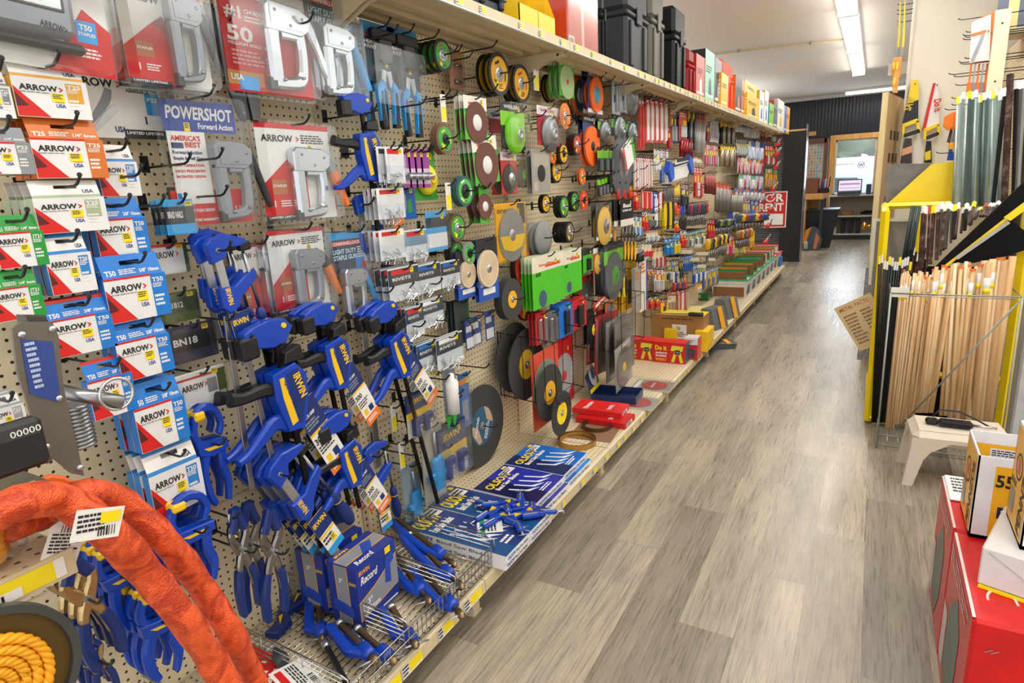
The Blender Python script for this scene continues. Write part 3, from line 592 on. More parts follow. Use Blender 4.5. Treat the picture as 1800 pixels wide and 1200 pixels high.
def shell(par, w_, h_, d_, r=.02, z=0, card=None, cardm=None):
    b = B(); n = 6; pts = []
    for cx, cy, a0 in ((w_/2-r, h_/2-r, 0), (-w_/2+r, h_/2-r, 90), (-w_/2+r, -h_/2+r, 180), (w_/2-r, -h_/2+r, 270)):
        pts += [(cx+r*math.cos(math.radians(a0+90*i/n)), cy+r*math.sin(math.radians(a0+90*i/n))) for i in range(n+1)]
    inn = [(x*.93, y*.95) for x, y in pts]; k = len(pts)
    v = [(x, y, z) for x, y in pts]+[(x, y, z) for x, y in inn]+[(x*.97, y*.98, z+d_) for x, y in inn]
    f = [(i, (i+1) % k, k+(i+1) % k, k+i) for i in range(k)]+[(k+i, k+(i+1) % k, 2*k+(i+1) % k, 2*k+i) for i in range(k)]+[tuple(range(2*k, 3*k))]
    b.add(v, f, CLEAR, False); b.obj('clear_shell', par)
def redcard(par, w_, h_, kind, z=.001):
    b = B()
    if kind == 'arrow':
        b.prism([(-w_*.46, -h_*.46), (w_*.46, -h_*.46), (w_*.46, h_*.47), (-w_*.46, h_*.47)], z-.001, z, PAPER)
        b.poly([(-w_*.46, -h_*.46), (w_*.1, -h_*.46), (w_*.1, -h_*.02), (-w_*.14, h_*.12), (-w_*.46, -h_*.12)], z+.0004, REDC).poly([(-w_*.14, h_*.12), (w_*.1, -h_*.02), (w_*.1, h_*.05), (-w_*.02, h_*.2)], z+.0006, mat('8f1a1c', .4))
        b.rect(-w_*.46, w_*.46, h_*.42, h_*.47, z+.0004, REDC); b.rect(-w_*.46, -w_*.02, -h_*.46, -h_*.405, z+.0008, INK).text('LIMITED LIFETIME', -w_*.42, -h_*.43, h_*.018, WHITE, z+.001, w=w_*.35)
        b.text('ARROW', -w_*.4, h_*.3, h_*.06, TXT, z+.001, w=w_*.38).text('>', w_*.02, h_*.295, h_*.065, REDC, z+.001, w=w_*.04)
        b.rect(-w_*.34, -w_*.16, -h_*.2, -h_*.06, z+.001, mat('b4622a', .4)).text('STAPLES', -w_*.33, -h_*.13, h_*.022, WHITE, z+.0014, w=w_*.16).text('1', -w_*.34, -h_*.32, h_*.06, WHITE, z+.001).lines(-w_*.26, -w_*.1, -h_*.33, -h_*.26, 3, z+.001, WHITE)
        b.text('USA', w_*.26, h_*.16, h_*.035, NAVY, z+.001).lines(w_*.08, w_*.42, h_*.28, h_*.37, 4, z+.001, INK); sticker(b, w_*.16, h_*.2, z+.0012)
    elif kind == 'fifty':
        b.box(-w_*.47, w_*.47, -h_*.46, h_*.47, z-.001, z, REDC); b.rect(-w_*.47, w_*.47, h_*.36, h_*.47, z+.0004, PAPER).rect(-w_*.47, -w_*.1, -h_*.4, -h_*.28, z+.0004, mat('b9803f', .5)).rect(-w_*.36, -w_*.16, -h_*.44, -h_*.32, z+.0006, SKY)
        b.text('#1', -w_*.42, h_*.17, h_*.1, WHITE, z+.001, w=w_*.16).text('CHOICE', -w_*.22, h_*.22, h_*.035, WHITE, z+.001).lines(-w_*.22, -w_*.02, h_*.14, h_*.2, 2, z+.001, WHITE)
        b.text('50', -w_*.42, -h_*.02, h_*.12, WHITE, z+.001, w=w_*.26).text('MILLION SOLD', -w_*.42, -h_*.06, h_*.025, WHITE, z+.001, w=w_*.34).lines(-w_*.4, -w_*.05, -h_*.24, -h_*.1, 4, z+.001, mat('e8a0a0', .5)).text('USA', -w_*.44, -h_*.36, h_*.05, WHITE, z+.001); sticker(b, -w_*.2, h_*.35, z+.001)
    elif kind == 'power':
        b.box(-w_*.42, w_*.42, h_*.22, h_*.44, z-.001, z, mat('1c3f9c', .35)); b.box(-w_*.4, w_*.02, -h_*.3, h_*.22, z-.001, z, PAPER).box(-w_*.47, w_*.47, -h_*.46, -h_*.2, z-.002, z-.0005, REDC)
        b.text('POWERSHOT', -w_*.38, h_*.31, h_*.085, WHITE, z+.0008, w=w_*.76, shear=.1).text('Forward Action', w_*.38, h_*.245, h_*.04, WHITE, z+.0008, align='r', w=w_*.42)
        b.text("AMERICA'S", -w_*.37, h_*.155, h_*.035, REDC, z+.0008, w=w_*.33).text('BEST', -w_*.22, h_*.11, h_*.035, REDC, z+.0008, w=w_*.18).rect(-w_*.37, -w_*.24, h_*.1, h_*.14, z+.0008, NAVY).text('Forward Action', -w_*.37, h_*.06, h_*.025, NAVY, z+.0008, w=w_*.33).text('Staple & Nail Gun', -w_*.37, h_*.02, h_*.022, NAVY, z+.0008, w=w_*.33)
        b.text('EASY OPERATION', -w_*.37, -h_*.03, h_*.018, REDC, z+.0008, w=w_*.33).text('HIGH PRECISION', -w_*.37, -h_*.07, h_*.018, REDC, z+.0008, w=w_*.33).text('PATENTED DESIGN', -w_*.37, -h_*.11, h_*.018, REDC, z+.0008, w=w_*.33)
        b.text('EASY PUSH DESIGN', -w_*.3, -h_*.36, h_*.022, WHITE, z+.0008, w=w_*.3).text('LIMITED LIFETIME WARRANTY', -w_*.42, -h_*.43, h_*.02, WHITE, z+.0008, w=w_*.45).text('USA', w_*.26, -h_*.38, h_*.05, WHITE, z+.0008).poly([(-w_*.4, -h_*.22), (-w_*.36, -h_*.36), (-w_*.33, -h_*.36), (-w_*.35, -h_*.22)], z+.0008, BLU); sticker(b, -w_*.2, h_*.22, z+.001)
    elif kind == 'channel':
        b.box(-w_*.42, w_*.42, h_*.0, h_*.46, z-.001, z, mat('2c3c50', .35)); b.rect(-w_*.42, w_*.42, h_*.38, h_*.46, z+.0004, SKY).rect(w_*.1, w_*.42, -h_*.02, h_*.2, z+.0004, mat('2f86d0', .4))
        b.rect(-w_*.36, w_*.26, h_*.31, h_*.36, z+.0006, RED).text('CHANNELLOCK', -w_*.34, h_*.318, h_*.034, WHITE, z+.001, w=w_*.58)
        b.text('LIGHT DUTY', -w_*.36, h_*.22, h_*.05, mat('bfe4f4', .5), z+.001, w=w_*.5).text('STAPLE GUN', -w_*.36, h_*.15, h_*.05, mat('bfe4f4', .5), z+.001, w=w_*.5).lines(w_*.16, w_*.38, h_*.14, h_*.28, 5, z+.001, WHITE).rect(w_*.24, w_*.34, h_*.02, h_*.1, z+.001, RED)
    b.obj('printed_card', par)
def gunpack(xl, xr, yt, yb, kind, label, body=CHROME, lever=None, grip=None, flip=False, d=.14, rz=0, gs=(.9, .8), go=(.1, -.05), n=1, hx=0):
    p, w_, h_ = wrect(xl, xr, yt, yb, d); t = thing('staple_gun_pack', label, 'packaged staple gun')
    redcard(t, w_, h_, kind); g = bpy.data.objects.new('staple_gun', None); COL.objects.link(g); g.parent = t
    gun(g, w_*gs[0], h_*gs[1], body, lever or body, .003, grip, flip); g.location = (w_*go[0], h_*go[1], 0)
    shell(t, w_, h_, .042); pose(t, p-Vector((.03, 0, 0)), WALLF, rz=rz); hook(p.y+hx, p.z+h_/2-.012, d+.05); stack(t, n, .045, label.split(',')[0], dy=-.003); return t
# ---- clamps
def quick_clamp(label, bar=.6, tagc=True, k=1.0, jaw_gap=.05):
    t = thing('bar_clamp', label, 'bar clamp'); o = 0
    b = B(); b.box(-.008, .008, -bar, .02, -.004, .004, BARK); b.obj('bar', t)
    b = B(); b.prism([(-.1, .012), (-.096, .055), (-.07, .064), (-.02, .07), (.03, .06), (.05, .035), (.022, .0), (-.02, -.004), (-.055, .006)], -.016, .016, IRB); b.obj('fixed_jaw', t)
    b = B(); b.rbox(-.112, -.062, -.012, .046, -.02, .02, BLACK, .007); b.obj('jaw_pad', t); B().lathe([(.008, .015), (.007, .02)], YELC, 8, .02, .045).obj('release_button', t)
    y = -jaw_gap-.03
    b = B(); b.prism([(-.045, y+.01), (.03, y+.02), (.06, y-.02), (.052, y-.085), (.02, y-.165), (-.03, y-.155), (-.05, y-.06)], -.02, .02, IRB)
    b.prism([(-.03, y-.005), (-.016, y-.005), (.0, y-.135), (-.02, y-.14), (-.03, y-.06)], .02, .0215, YELC).prism([(-.005, y-.0), (.03, y+.005), (.045, y-.03), (.04, y-.08), (.015, y-.145), (.005, y-.14)], .02, .021, IRN)
    m = Matrix.Translation((.012, y-.01, .0222)) @ Matrix.Rotation(math.radians(-80), 4, 'Z'); b.at(m); b.text('IRWIN', 0, 0, .022, YELC, 0, w=.07); b.at(Matrix.Translation((-.02, y-.015, .0222)) @ Matrix.Rotation(math.radians(-80), 4, 'Z')); b.text('QUICK-GRIP', .0, .001, .009, IRN, 0, w=.095); b.obj('clamp_body', t)
    b = B(); b.sweep([(-.04, y-.03, .018), (-.075, y-.022, .017), (-.13, y-.02, .014), (-.165, y-.01, .018)], (-.013, .013), BLACK); b.obj('squeeze_handle', t)
    b = B(); b.sweep([(-.02, y-.13, .03), (-.06, y-.12, .02), (-.1, y-.14, .017), (-.15, y-.165, .012), (-.185, y-.17, .008)], (-.012, .012), IRB); b.obj('trigger_handle', t)
    b = B(); b.prism([(-.02, -.015), (.045, -.02), (.04, .02), (-.012, .012)], -.018, .018, BLACK); b.obj('moving_pad', t).location = (.02, y+.02+.02, 0)
    if tagc:
        b = B(); b.box(-.03, .045, -.26, 0, 0, .0012, PAPER).rect(-.03, .045, -.1, 0, .0014, NAVY).text('QUICK-GRIP', -.026, -.05, .009, WHITE, .0018, w=.05).lines(-.026, .03, -.09, -.06, 3, .0018, GREYP)
        b.rect(-.03, .045, -.108, -.1, .0016, YELC).text('300', -.026, -.14, .02, TXT, .0016, w=.034).lines(-.026, .03, -.18, -.15, 3, .0016, INK).rect(-.02, -.002, -.215, -.19, .0016, YELC).rect(.008, .03, -.215, -.19, .0016, NAVY).rect(-.03, .045, -.26, -.222, .0016, ORG).lines(-.02, .035, -.25, -.232, 2, .002, WHITE)
        b.obj('hang_card', t).matrix_local = Matrix.Translation((.03, y-.1, .006)) @ Matrix.Rotation(.35, 4, 'Z')
    return t
def f_clamp(label, bar=.32, reach=.075, tagc=True, handle=IRN):
    t = thing('screw_clamp', label, 'F clamp')
    B().box(-.011, .011, -bar, .0, -.003, .003, SIL).obj('bar', t)
    b = B(); b.prism([(-.022, -.012), (-.026, .018), (-.01, .03), (.03, .035), (reach+.01, .012), (reach+.012, -.006), (.03, .0), (.018, -.022), (-.02, -.03)], -.011, .011, IRB); b.lathe([(.006, .011), (.005, .013)], SIL, 10); b.rbox(reach-.01, reach+.022, -.018, .004, -.012, .012, BLACK, .004); b.obj('top_jaw', t)
    y = -.11; b = B(); b.prism([(-.022, y+.02), (-.026, y-.03), (-.01, y-.05), (.018, y-.04), (.03, y-.02), (reach-.006, y+.005), (reach+.016, y+.02), (reach+.014, y+.04), (reach-.02, y+.032), (.02, y+.014)], -.012, .012, IRB)
    b.at(Matrix.Translation((-.002, y-.0, .0125)) @ Matrix.Rotation(-math.pi/2, 4, 'Z')); b.text('IRWIN', -.015, -.008, .014, YELC, 0, w=.042); b.obj('sliding_jaw', t)
    b = B(); b.tube([(reach, y+.09, 0), (reach+.006, y-.06, 0)], .0048, STEEL, 8)
    for i in range(24): b.lathe([(.0048, 0), (.0062, .0015), (.0048, .003)], STEEL, 8) if 0 else None
    b.obj('screw', t)
    b = B(); b.at(Matrix.Translation((reach+.006, y-.06, 0)) @ Matrix.Rotation(math.pi/2, 4, 'X')); b.lathe([(.007, 0), (.013, .012), (.013, .03), (.011, .036), (.018, .07), (.018, .1), (.012, .12), (.0, .124)], handle, 14); b.lathe([(.0125, .032), (.0125, .035)], YELC, 12); b.obj('grip', t)
    if tagc:
        b = B(); b.box(-.02, .034, -.13, 0, 0, .001, PAPER).rect(-.02, .034, -.06, 0, .0014, IRN).text('IRWIN', -.016, -.03, .014, YELC, .0018, w=.045).rect(-.02, .034, -.07, -.063, .0014, YELC).lines(-.016, .02, -.1, -.075, 2, .0014, INK).rect(-.02, .034, -.13, -.11, .0014, SKY); sticker(b, .006, -.105, .002)
        b.obj('hang_card', t).location = (0, y-.05, .014)
    return t
def hand_clamp(label, m=IRB, s=1.0):
    """plastic pistol clamp: C-shaped jaw with yellow pads and two handles below"""
    t = thing('hand_clamp', label, 'hand clamp')
    b = B(); b.sweep([(-.03*s, .0, .009), (-.045*s, .03*s, .01), (-.03*s, .065*s, .01), (.005*s, .078*s, .01), (.035*s, .065*s, .009), (.048*s, .035*s, .008), (.035*s, .012*s, .007)], (-.01, .01), m); b.prism([(-.05*s, .01*s), (.055*s, .0), (.055*s, -.022*s), (.0, -.03*s), (-.045*s, -.02*s)], -.013, .013, m).prism([(-.03*s, -.005*s), (.035*s, -.009*s), (.03*s, -.014*s), (-.015*s, -.013*s)], .013, .0145, YELC); b.obj('jaw', t)
    b = B(); b.rbox(-.04*s, -.005*s, .055*s, .075*s, -.015, .015, YELC, .005); b.obj('jaw_pad', t)
    b = B(); b.sweep([(-.02*s, -.02*s, .016), (-.035*s, -.06*s, .014), (-.03*s, -.11*s, .012), (-.015*s, -.135*s, .008)], (-.011, .011), m); b.obj('fixed_handle', t)
    b = B(); b.sweep([(.035*s, -.02*s, .014), (.03*s, -.06*s, .012), (.04*s, -.1*s, .011), (.03*s, -.14*s, .007)], (-.01, .01), m); b.obj('trigger', t)
    return t
def spring_clamp(label, s=1.0, tip=IRN, m=None):
    t = thing('spring_clamp', label, 'spring clamp'); m = m or mat('8f8c88', .25, 1)
    for sgn, nm in ((-1, 'arm'), (1, 'arm')):
        b = B(); b.sweep([(sgn*.006*s, .085*s, .009*s), (sgn*.026*s, .045*s, .01*s), (sgn*.006*s, .0, .014*s), (-sgn*.016*s, -.04*s, .01*s), (-sgn*.024*s, -.1*s, .008*s)], (-.009*s*(1 if sgn > 0 else .8), .009*s*(1 if sgn > 0 else .8)), m); a = b.obj(nm, t)
        c = B(); c.sweep([(sgn*.004*s, .105*s, .009*s), (sgn*.011*s, .075*s, .012*s), (sgn*.022*s, .05*s, .012*s)], (-.012*s, .012*s), tip); c.obj('jaw_tip', a)
        c = B(); c.sweep([(-sgn*.02*s, -.05*s, .011*s), (-sgn*.03*s, -.1*s, .012*s), (-sgn*.028*s, -.155*s, .011*s), (-sgn*.026*s, -.165*s, .007*s)], (-.012*s, .012*s), tip); c.obj('grip_sleeve', a)
    b = B(); b.lathe([(.008*s, -.016*s), (.008*s, .016*s)], SIL, 10); b.obj('pivot', t)
    return t
# ---- discs
def disc(name, r, rim, face, label, hub=SIL, th=.004, fr=.8, hr=.36, hub_in=.12, cat='grinding disc', marks=None, dish=0):
    t = thing(name, label, cat); b = B()
    b.ring(0, 0, r*hub_in, r, -th, 0, rim, 36); b.obj('abrasive_wheel', t)
    b = B(); b.ring(0, 0, r*hr, r*fr, 0, .0009, face, 32)
    if marks:
        for i in range(3): a = i*2.1+.4; b.at(Matrix.Rotation(a, 4, 'Z')); b.rect(-r*.22, r*.22, r*(hr+.12), r*(hr+.24), .0014, marks); b.at()
        b.at(); b.lines(-r*.3, r*.3, -r*(fr-.08), -r*(hr+.1), 3, .0014, INK)
        b.at(Matrix.Rotation(2.6, 4, 'Z')); b.rect(-r*.16, r*.1, r*(hr+.1), r*(fr-.06), .0018, YEL); b.at()
    b.obj('paper_label', t)
    b = B(); b.lathe([(r*hr, .0005), (r*hr*.85, .004), (r*hr*.5, -.002+dish), (r*hr*.42, .006+dish), (r*hr*.3, .008+dish), (r*hr*.3, -.001)], hub, 24); b.obj('hub', t)
    return t
def dstack(px, py, rpx, d, n, step, name, rim, face, label, tilt=0, lean=0, **kw):
    """discs threaded on one hook; front one centred on this spot of the picture with this radius"""
    X = WX+d; c = onx(px, py, X); r = abs(onx(px, py-rpx, X).z-c.z); t = disc(name, r, rim, face, label, **kw)
    pose(t, c, WALLF, ry=tilt, rx=lean); stack(t, n, step, label.split(',')[0]); hook(c.y, c.z+r*.02, d+.07); return t
# ---- flat carded goods and pouches
def card(w_, h_, label, base, name='carded_pack', cat='carded pack', bands=(), shapes=(), words=(), pouch=0, stick=True, shellm=True, bits=None, hole=True, rr=0):
    """bands: (y0, y1, colour) fractions of the height; shapes: callables drawing the product; words: (text, x, y, h, colour, w)"""
    t = thing(name, label, cat); b = B(); b.box(-w_/2, w_/2, -h_/2, h_/2, -.0015, 0, mat(base, .4) if isinstance(base, str) else base)
    for q in bands:
        y0, y1, c = q[:3]; x0, x1 = q[3:5] if len(q) > 3 else (-.5, .5); b.rect(x0*w_, x1*w_, y0*h_, y1*h_, .0004+.0001*len(b.f) % .0003, mat(c, .4) if isinstance(c, str) else c)
    for tx in words: b.text(tx[0], tx[1]*w_, tx[2]*h_, tx[3]*h_, tx[4], .001, w=tx[5]*w_ if tx[5] else None)
    if stick: sticker(b, w_*.22, h_*.3, .0012, min(.018, w_*.3), min(.024, h_*.14))
    b.obj('printed_card', t)
    for s_ in shapes: s_(t, w_, h_)
    if bits:
        b = B(); 
        for i in range(bits[1]):
            a = R_.uniform(0, 3.1); x = R_.uniform(-.36, .36)*w_; y = (-.42+R_.random()*.36)*h_; l = min(w_, h_)*.16; b.tube([(x-l*math.cos(a), y-l*math.sin(a), .003+R_.random()*.008), (x+l*math.cos(a), y+l*math.sin(a), .003+R_.random()*.008)], .0016, bits[0], 4, smooth=False)
        o = b.obj('small_fasteners', t); o['kind'] = 'stuff'
    if pouch: shell(t, w_, h_*(.62 if bits else .98), pouch, r=min(.012, w_*.2)); t.children[-1].location = (0, -h_*.17 if bits else 0, 0)
    return t
def put(t, xl, xr, yt, yb, d, rz=0, n=1, step=.012, hk=True, lbl=None, hx=0):
    p, w_, h_ = wrect(xl, xr, yt, yb, d); pose(t, p, WALLF, rz=rz)
    if hk: hook(p.y+hx, p.z+h_/2-.01, d+.04)
    stack(t, n, step, (lbl or t['label']).split(',')[0]); return t
def P_(xl, xr, yt, yb, d, label, base, n=1, step=.012, rz=0, hk=True, **kw):
    p, w_, h_ = wrect(xl, xr, yt, yb, d); t = card(w_, h_, label, base, **kw); return put(t, xl, xr, yt, yb, d, rz, n, step, hk)
# product shapes for cards
def sh_disc(m, r=.42, y=-.12, hub=WHITE, th=.004, hr=.34, m2=None):
    def f(t, w_, h_):
        b = B(); R1 = r*w_; b.ring(0, y*h_, R1*.1, R1, .001, .001+th, m, 30); b.ring(0, y*h_, R1*.6, R1*.9, .001+th, .0014+th, m2, 28) if m2 else None; b.obj('disc', t)
        b = B(); b.lathe([(R1*hr, .001+th), (R1*hr*.9, .004+th), (R1*.08, .005+th)], hub, 18, 0, y*h_); b.obj('hub', t)
    return f
def sh_cup(m, r=.4, y=-.16, hub=SIL):
    def f(t, w_, h_):
        R1 = r*w_; b = B(); b.lathe([(R1, .002), (R1*1.02, .012), (R1*.9, .02), (R1*.75, .026), (R1*.4, .03), (R1*.38, .036), (R1*.2, .036), (R1*.16, .03)], m, 26, 0, y*h_); b.obj('brush_cup', t)
        b = B(); b.lathe([(R1*.3, .03), (R1*.3, .042), (R1*.16, .042), (R1*.15, .03)], hub, 8, 0, y*h_); b.obj('arbor_nut', t)
    return f
def sh_wheel(m, r=.42, y=-.15, hub=SIL, dm=1):
    def f(t, w_, h_):
        R1 = r*w_; b = B(); n = 40; v = [(0, y*h_, .004)]
        for i in range(n*2): a = math.pi*i/n; q = R1*(1 if i % 2 else .9); v.append((q*math.cos(a), y*h_+q*math.sin(a), .004))
        b.add(v, [(0, 1+i, 1+(i+1) % (2*n)) for i in range(2*n)], m); b.lathe([(R1*.95, .001+(1-dm)*.003), (R1*.7, .004+.008*dm), (R1*.4, .0045+.0095*dm)], m, 30, 0, y*h_); b.obj('wire_wheel', t)
        b = B(); z_ = .005+.009*dm; b.lathe([(R1*.4*(.5+dm/2), z_), (R1*.36*(.5+dm/2), z_+.003), (R1*.15, z_+.003), (R1*.12, z_+.006)], hub, 18, 0, y*h_); b.obj('hub', t)
    return f
def sh_stick(m, n=1, w0=.1, y0=-.42, y1=.3, tip=None):
    def f(t, w_, h_):
        for i in range(n):
            x = (i-(n-1)/2)*w_/(n+.2); b = B(); b.rbox(x-w0*w_/2, x+w0*w_/2, y0*h_, y1*h_, .002, .002+min(.014, w0*w_), m, .002); o = b.obj('tool', t)
            if tip: c = B(); c.rbox(x-w0*w_*.7, x+w0*w_*.7, y0*h_, (y0+(y1-y0)*.42)*h_, .001, .004+min(.02, w0*w_*1.4), tip, .003); c.obj('tool_handle', o)
    return f
# ================================================================ staple boxes
A = arrow
A(25, 155, 104, 207, 'dba030', 'T25', 'white round-crown staple box with yellow top tab, below the chrome stapler pack', 3, white_tab=True, top='e9c548', d=.2)
A(58, 185, 208, 313, 'd0702a', 'T25', 'orange and white staple box, under the yellow-topped one', 3, d=.2)
A(-40, 20, 120, 206, '7c828a', 'P22', 'grey staple box cut by the frame edge beside the yellow-topped box', d=.2, white_tab=True)
A(-50, 56, 220, 306, '8a8f94', 'P22', 'grey striped staple box cut by the frame, beside the orange box', 2, d=.2)
A(62, 188, 315, 408, 'a3b394', 'T25', 'cream and sage green staple box under the orange one', 4, white_tab=True, top='cdd6ca', d=.2)
A(172, 243, 252, 345, '2a80c8', 'T50', 'white staple box with a blue corner, above the blue row', 2, white_tab=True, d=.15)
A(168, 260, 345, 457, '1878cf', 'T50', 'bright blue staple box hanging beside the sage one', 2, d=.17)
A(-10, 80, 375, 470, '23963a', 'JT21', 'green staple box, upper of the two green ones', 2, d=.2)
A(-14, 76, 474, 562, '23963a', 'JT21', 'green staple box, lower of the two green ones', 2, d=.2)
A(82, 164, 408, 516, '2a80c8', 'T50', 'small blue edged staple box with a white tab beside the green boxes', 2, white_tab=True, top='2a80c8', d=.2)
A(185, 296, 443, 562, '1878cf', 'T50', 'large bright blue staple box at the centre of the blue row', 3, d=.2)
A(84, 202, 520, 622, '1878cf', 'T50', 'blue staple box with a red strip across its tab top, above the measuring device', 2, top='d8281e', d=.2)
A(205, 303, 556, 663, '1878cf', 'T50', 'blue staple box under the large central one', 2, d=.2)
A(155, 237, 625, 732, '1878cf', 'T50', 'blue staple box with red tab strip behind the measuring device ring', 1, top='d8281e', d=.2)
A(237, 330, 664, 786, '1878cf', 'T50', 'blue staple box of the lower stack of three beside the ring', 3, d=.2)
A(262, 359, 778, 900, '2a80c8', 'T50', 'white tabbed staple box, lowest of the column, above the orange sleeve', 3, white_tab=True, top='2a80c8', d=.2)
A(-30, 47, 690, 765, '9a9fa4', 'P22', 'pale grey staple box behind the counter of the measuring device', 2, white_tab=True, top='9a9fa4', d=.16)
# flat pack of a plier stapler
def plier(t, w_, h_):
    b = B(); b.sweep([(-w_*.2, -h_*.3, .006), (-w_*.05, -h_*.05, .01), (w_*.0, h_*.12, .008)], (.0006, .002), GREYP).sweep([(-w_*.2, -h_*.42, .005), (-w_*.02, -h_*.18, .009), (w_*.05, -h_*.1, .006)], (.0006, .002), SIL); b.obj('stapler_picture', t)
P_(96, 289, 103, 242, .06, 'flat white plier stapler carton with a red top band behind the staple boxes', 'ebeae8', name='stapler_carton', cat='carton', bands=((.36, .5, 'd8281e'), (-.5, -.38, '2a2a2a', .08, .5), (-.18, .1, '3aa0dc', .33, .47)),
   words=(('ARROW', -.35, .14, .1, TXT, .4), ('>', .08, .13, .11, REDC, .05), ('PLIER TYPE STAPLER', .16, .18, .05, TXT, .3), ('AGRAFEUSE DE TYPE', .16, .1, .05, TXT, .3), ('USA', .0, -.42, .07, NAVY, .1), ('LIMITED LIFETIME', .1, -.44, .035, WHITE, .36), ('P22', .35, .0, .05, WHITE, .1), ('1', .3, -.3, .1, TXT, None)), shapes=(plier,))
# small cartons and clear packs
def nailpack(xl, xr, yt, yb, d, label, c1, c2, wd, n=1):
    P_(xl, xr, yt, yb, d, label, c1, n, .026, name='nail_pack', cat='nail pack', bands=((-.5, -.2, c2), (.3, .5, c2)), words=((wd, -.4, -.02, .18, WHITE, .5),), pouch=.016)
nailpack(290, 343, 350, 412, .15, 'small black and blue brad nail pouch beside the raised clamp, with twin behind', '26303a', '2f9ad6', 'BRAD NAILS', 3)
P_(262, 332, 428, 482, .1, 'clear pack with a white brad card half hidden by the blue clamps', 'e9e8e4', name='nail_pack', cat='nail pack', bands=((.4, .5, 'c8281e'), (-.5, .5, '4a5a34', .4, .5)), words=(('ARROW', -.45, .05, .2, TXT, .6), ('>', .2, .05, .2, REDC, .06)), pouch=.02)
nailpack(278, 352, 512, 566, .1, 'olive green brad nail carton behind the blue boxes', '4a552c', '5d6a36', 'BN1812', 1)
nailpack(296, 383, 568, 634, .12, 'black and slate brad nail carton beside the blue boxes', '2a2a2c', '3c3c52', 'BN18', 1)
P_(312, 401, 648, 712, .15, 'clear pack with a white brad nail card and an olive end strip', 'ecebe8', name='nail_pack', cat='nail pack', bands=((.3, .36, 'c8281e'), (-.5, .4, '586030', .32, .5), (-.2, .2, '8a8c90', .1, .3)), words=(('ARROW', -.42, .0, .16, TXT, .45), ('>', .05, .0, .16, REDC, .05), ('1000', .34, -.35, .12, WHITE, .13)), pouch=.02)
# ================================================================ staple guns
GP = gunpack
GREYG = mat('8f959c', .3, .6); BLKG = mat('2a2b2e', .35)
# big pack cut by the top edge: gun lying on its side
p, w_, h_ = wrect(-70, 204, -45, 122, .2); t = thing('staple_gun_pack', 'large clear pack of a chrome-grey staple gun lying sideways, cut by the frame corner', 'packaged staple gun')
b = B(); b.box(-w_*.5, w_*.48, -h_*.48, h_*.5, -.001, 0, PAPER).prism([(w_*.02, -h_*.48), (w_*.48, -h_*.48), (w_*.48, h_*.05), (w_*.3, h_*.25)], 0, .0006, REDC).rect(w_*.24, w_*.38, -h_*.12, h_*.12, .001, SKY).text('T50', w_*.26, h_*.02, h_*.06, WHITE, .0014, w=w_*.09).text('STAPLES', w_*.25, -h_*.04, h_*.035, WHITE, .0014, w=w_*.12).lines(w_*.24, w_*.42, -h_*.3, -h_*.18, 3, .001, WHITE); b.obj('printed_card', t)
g = B(); g.rbox(-w_*.55, w_*.2, -h_*.16, h_*.42, .004, .034, GREYG, .014).rbox(-w_*.3, w_*.12, h_*.1, h_*.3, .034, .037, BLKG, .002).rbox(-w_*.3, w_*.1, h_*.12, h_*.28, .036, .039, CHROME, .002).rbox(-w_*.5, w_*.25, -h_*.3, -h_*.18, .006, .03, BLKG, .008); g.at(Matrix.Translation((-w_*.05, -h_*.08, .0345)) @ Matrix.Rotation(-.12, 4, 'Z')); g.text('ARROW>', 0, 0, h_*.07, TXT, 0, w=w_*.17); g.obj('staple_gun', t); shell(t, w_, h_, .045, .025)
pose(t, p, WALLF, rz=-.05); hook(p.y+w_*.3, p.z+h_*.42, .26)
GP(226, 384, -30, 158, 'arrow', 'tall clear pack with a grey staple gun and red-white card, beside the corner pack', GREYG, BLKG, gs=(.62, .9), go=(.22, 0), d=.18, n=2)
t = thing('staple_gun', 'pair-jawed black stapler hanging beside the red fifty million card', 'staple gun')
b = B(); b.sweep([(-.05, .12, .012), (-.02, .0, .018), (.01, -.12, .02), (.02, -.16, .012)], (-.012, .012), BLKG); b.obj('gun_body', t); B().sweep([(-.02, .12, .01), (.035, .0, .014), (.055, -.11, .018), (.05, -.16, .01)], (-.012, .012), DARKST).obj('lever', t)
hangat(t, 372, 436, 35, 165, .12)
GP(406, 562, -25, 172, 'fifty', 'red million-sold card pack with a polished chrome staple gun', CHROME, CHROME, gs=(.85, .8), go=(.22, -.02), d=.17)
GP(548, 642, -30, 176, 'channel', 'blue-headed clear pack of a heavy chrome staple gun with a bright blue lever', CHROME, SKY, gs=(.95, .62), go=(.08, -.16), d=.17, n=2, grip=SKY)
GP(302, 450, 163, 404, 'power', 'blue and red power shot pack with a grey plastic staple gun', mat('8c9198', .38), mat('26282b', .4), gs=(.78, .62), go=(.3, -.14), d=.14)
GP(468, 604, 212, 393, 'arrow', 'rounded clear pack of a chrome staple gun with an orange and black lever', CHROME, GREYG, ORG, gs=(.8, .72), go=(.16, -.1), d=.15)
GP(486, 592, 396, 553, 'arrow', 'white carded pack of a grey-grip wire stapler with an orange lever', GREYG, BLKG, ORG, gs=(.85, .72), go=(.14, -.1), d=.14)
GP(590, 670, 400, 552, 'channel', 'light duty staple gun pack with a slim blue lever', SIL, SKY, gs=(.82, .6), go=(.0, -.24), d=.15)
GP(422, 504, 420, 580, 'arrow', 'narrow clear pack of a plier stapler between the blue clamps', CHROME, SIL, gs=(.5, .9), go=(.25, 0), d=.1)
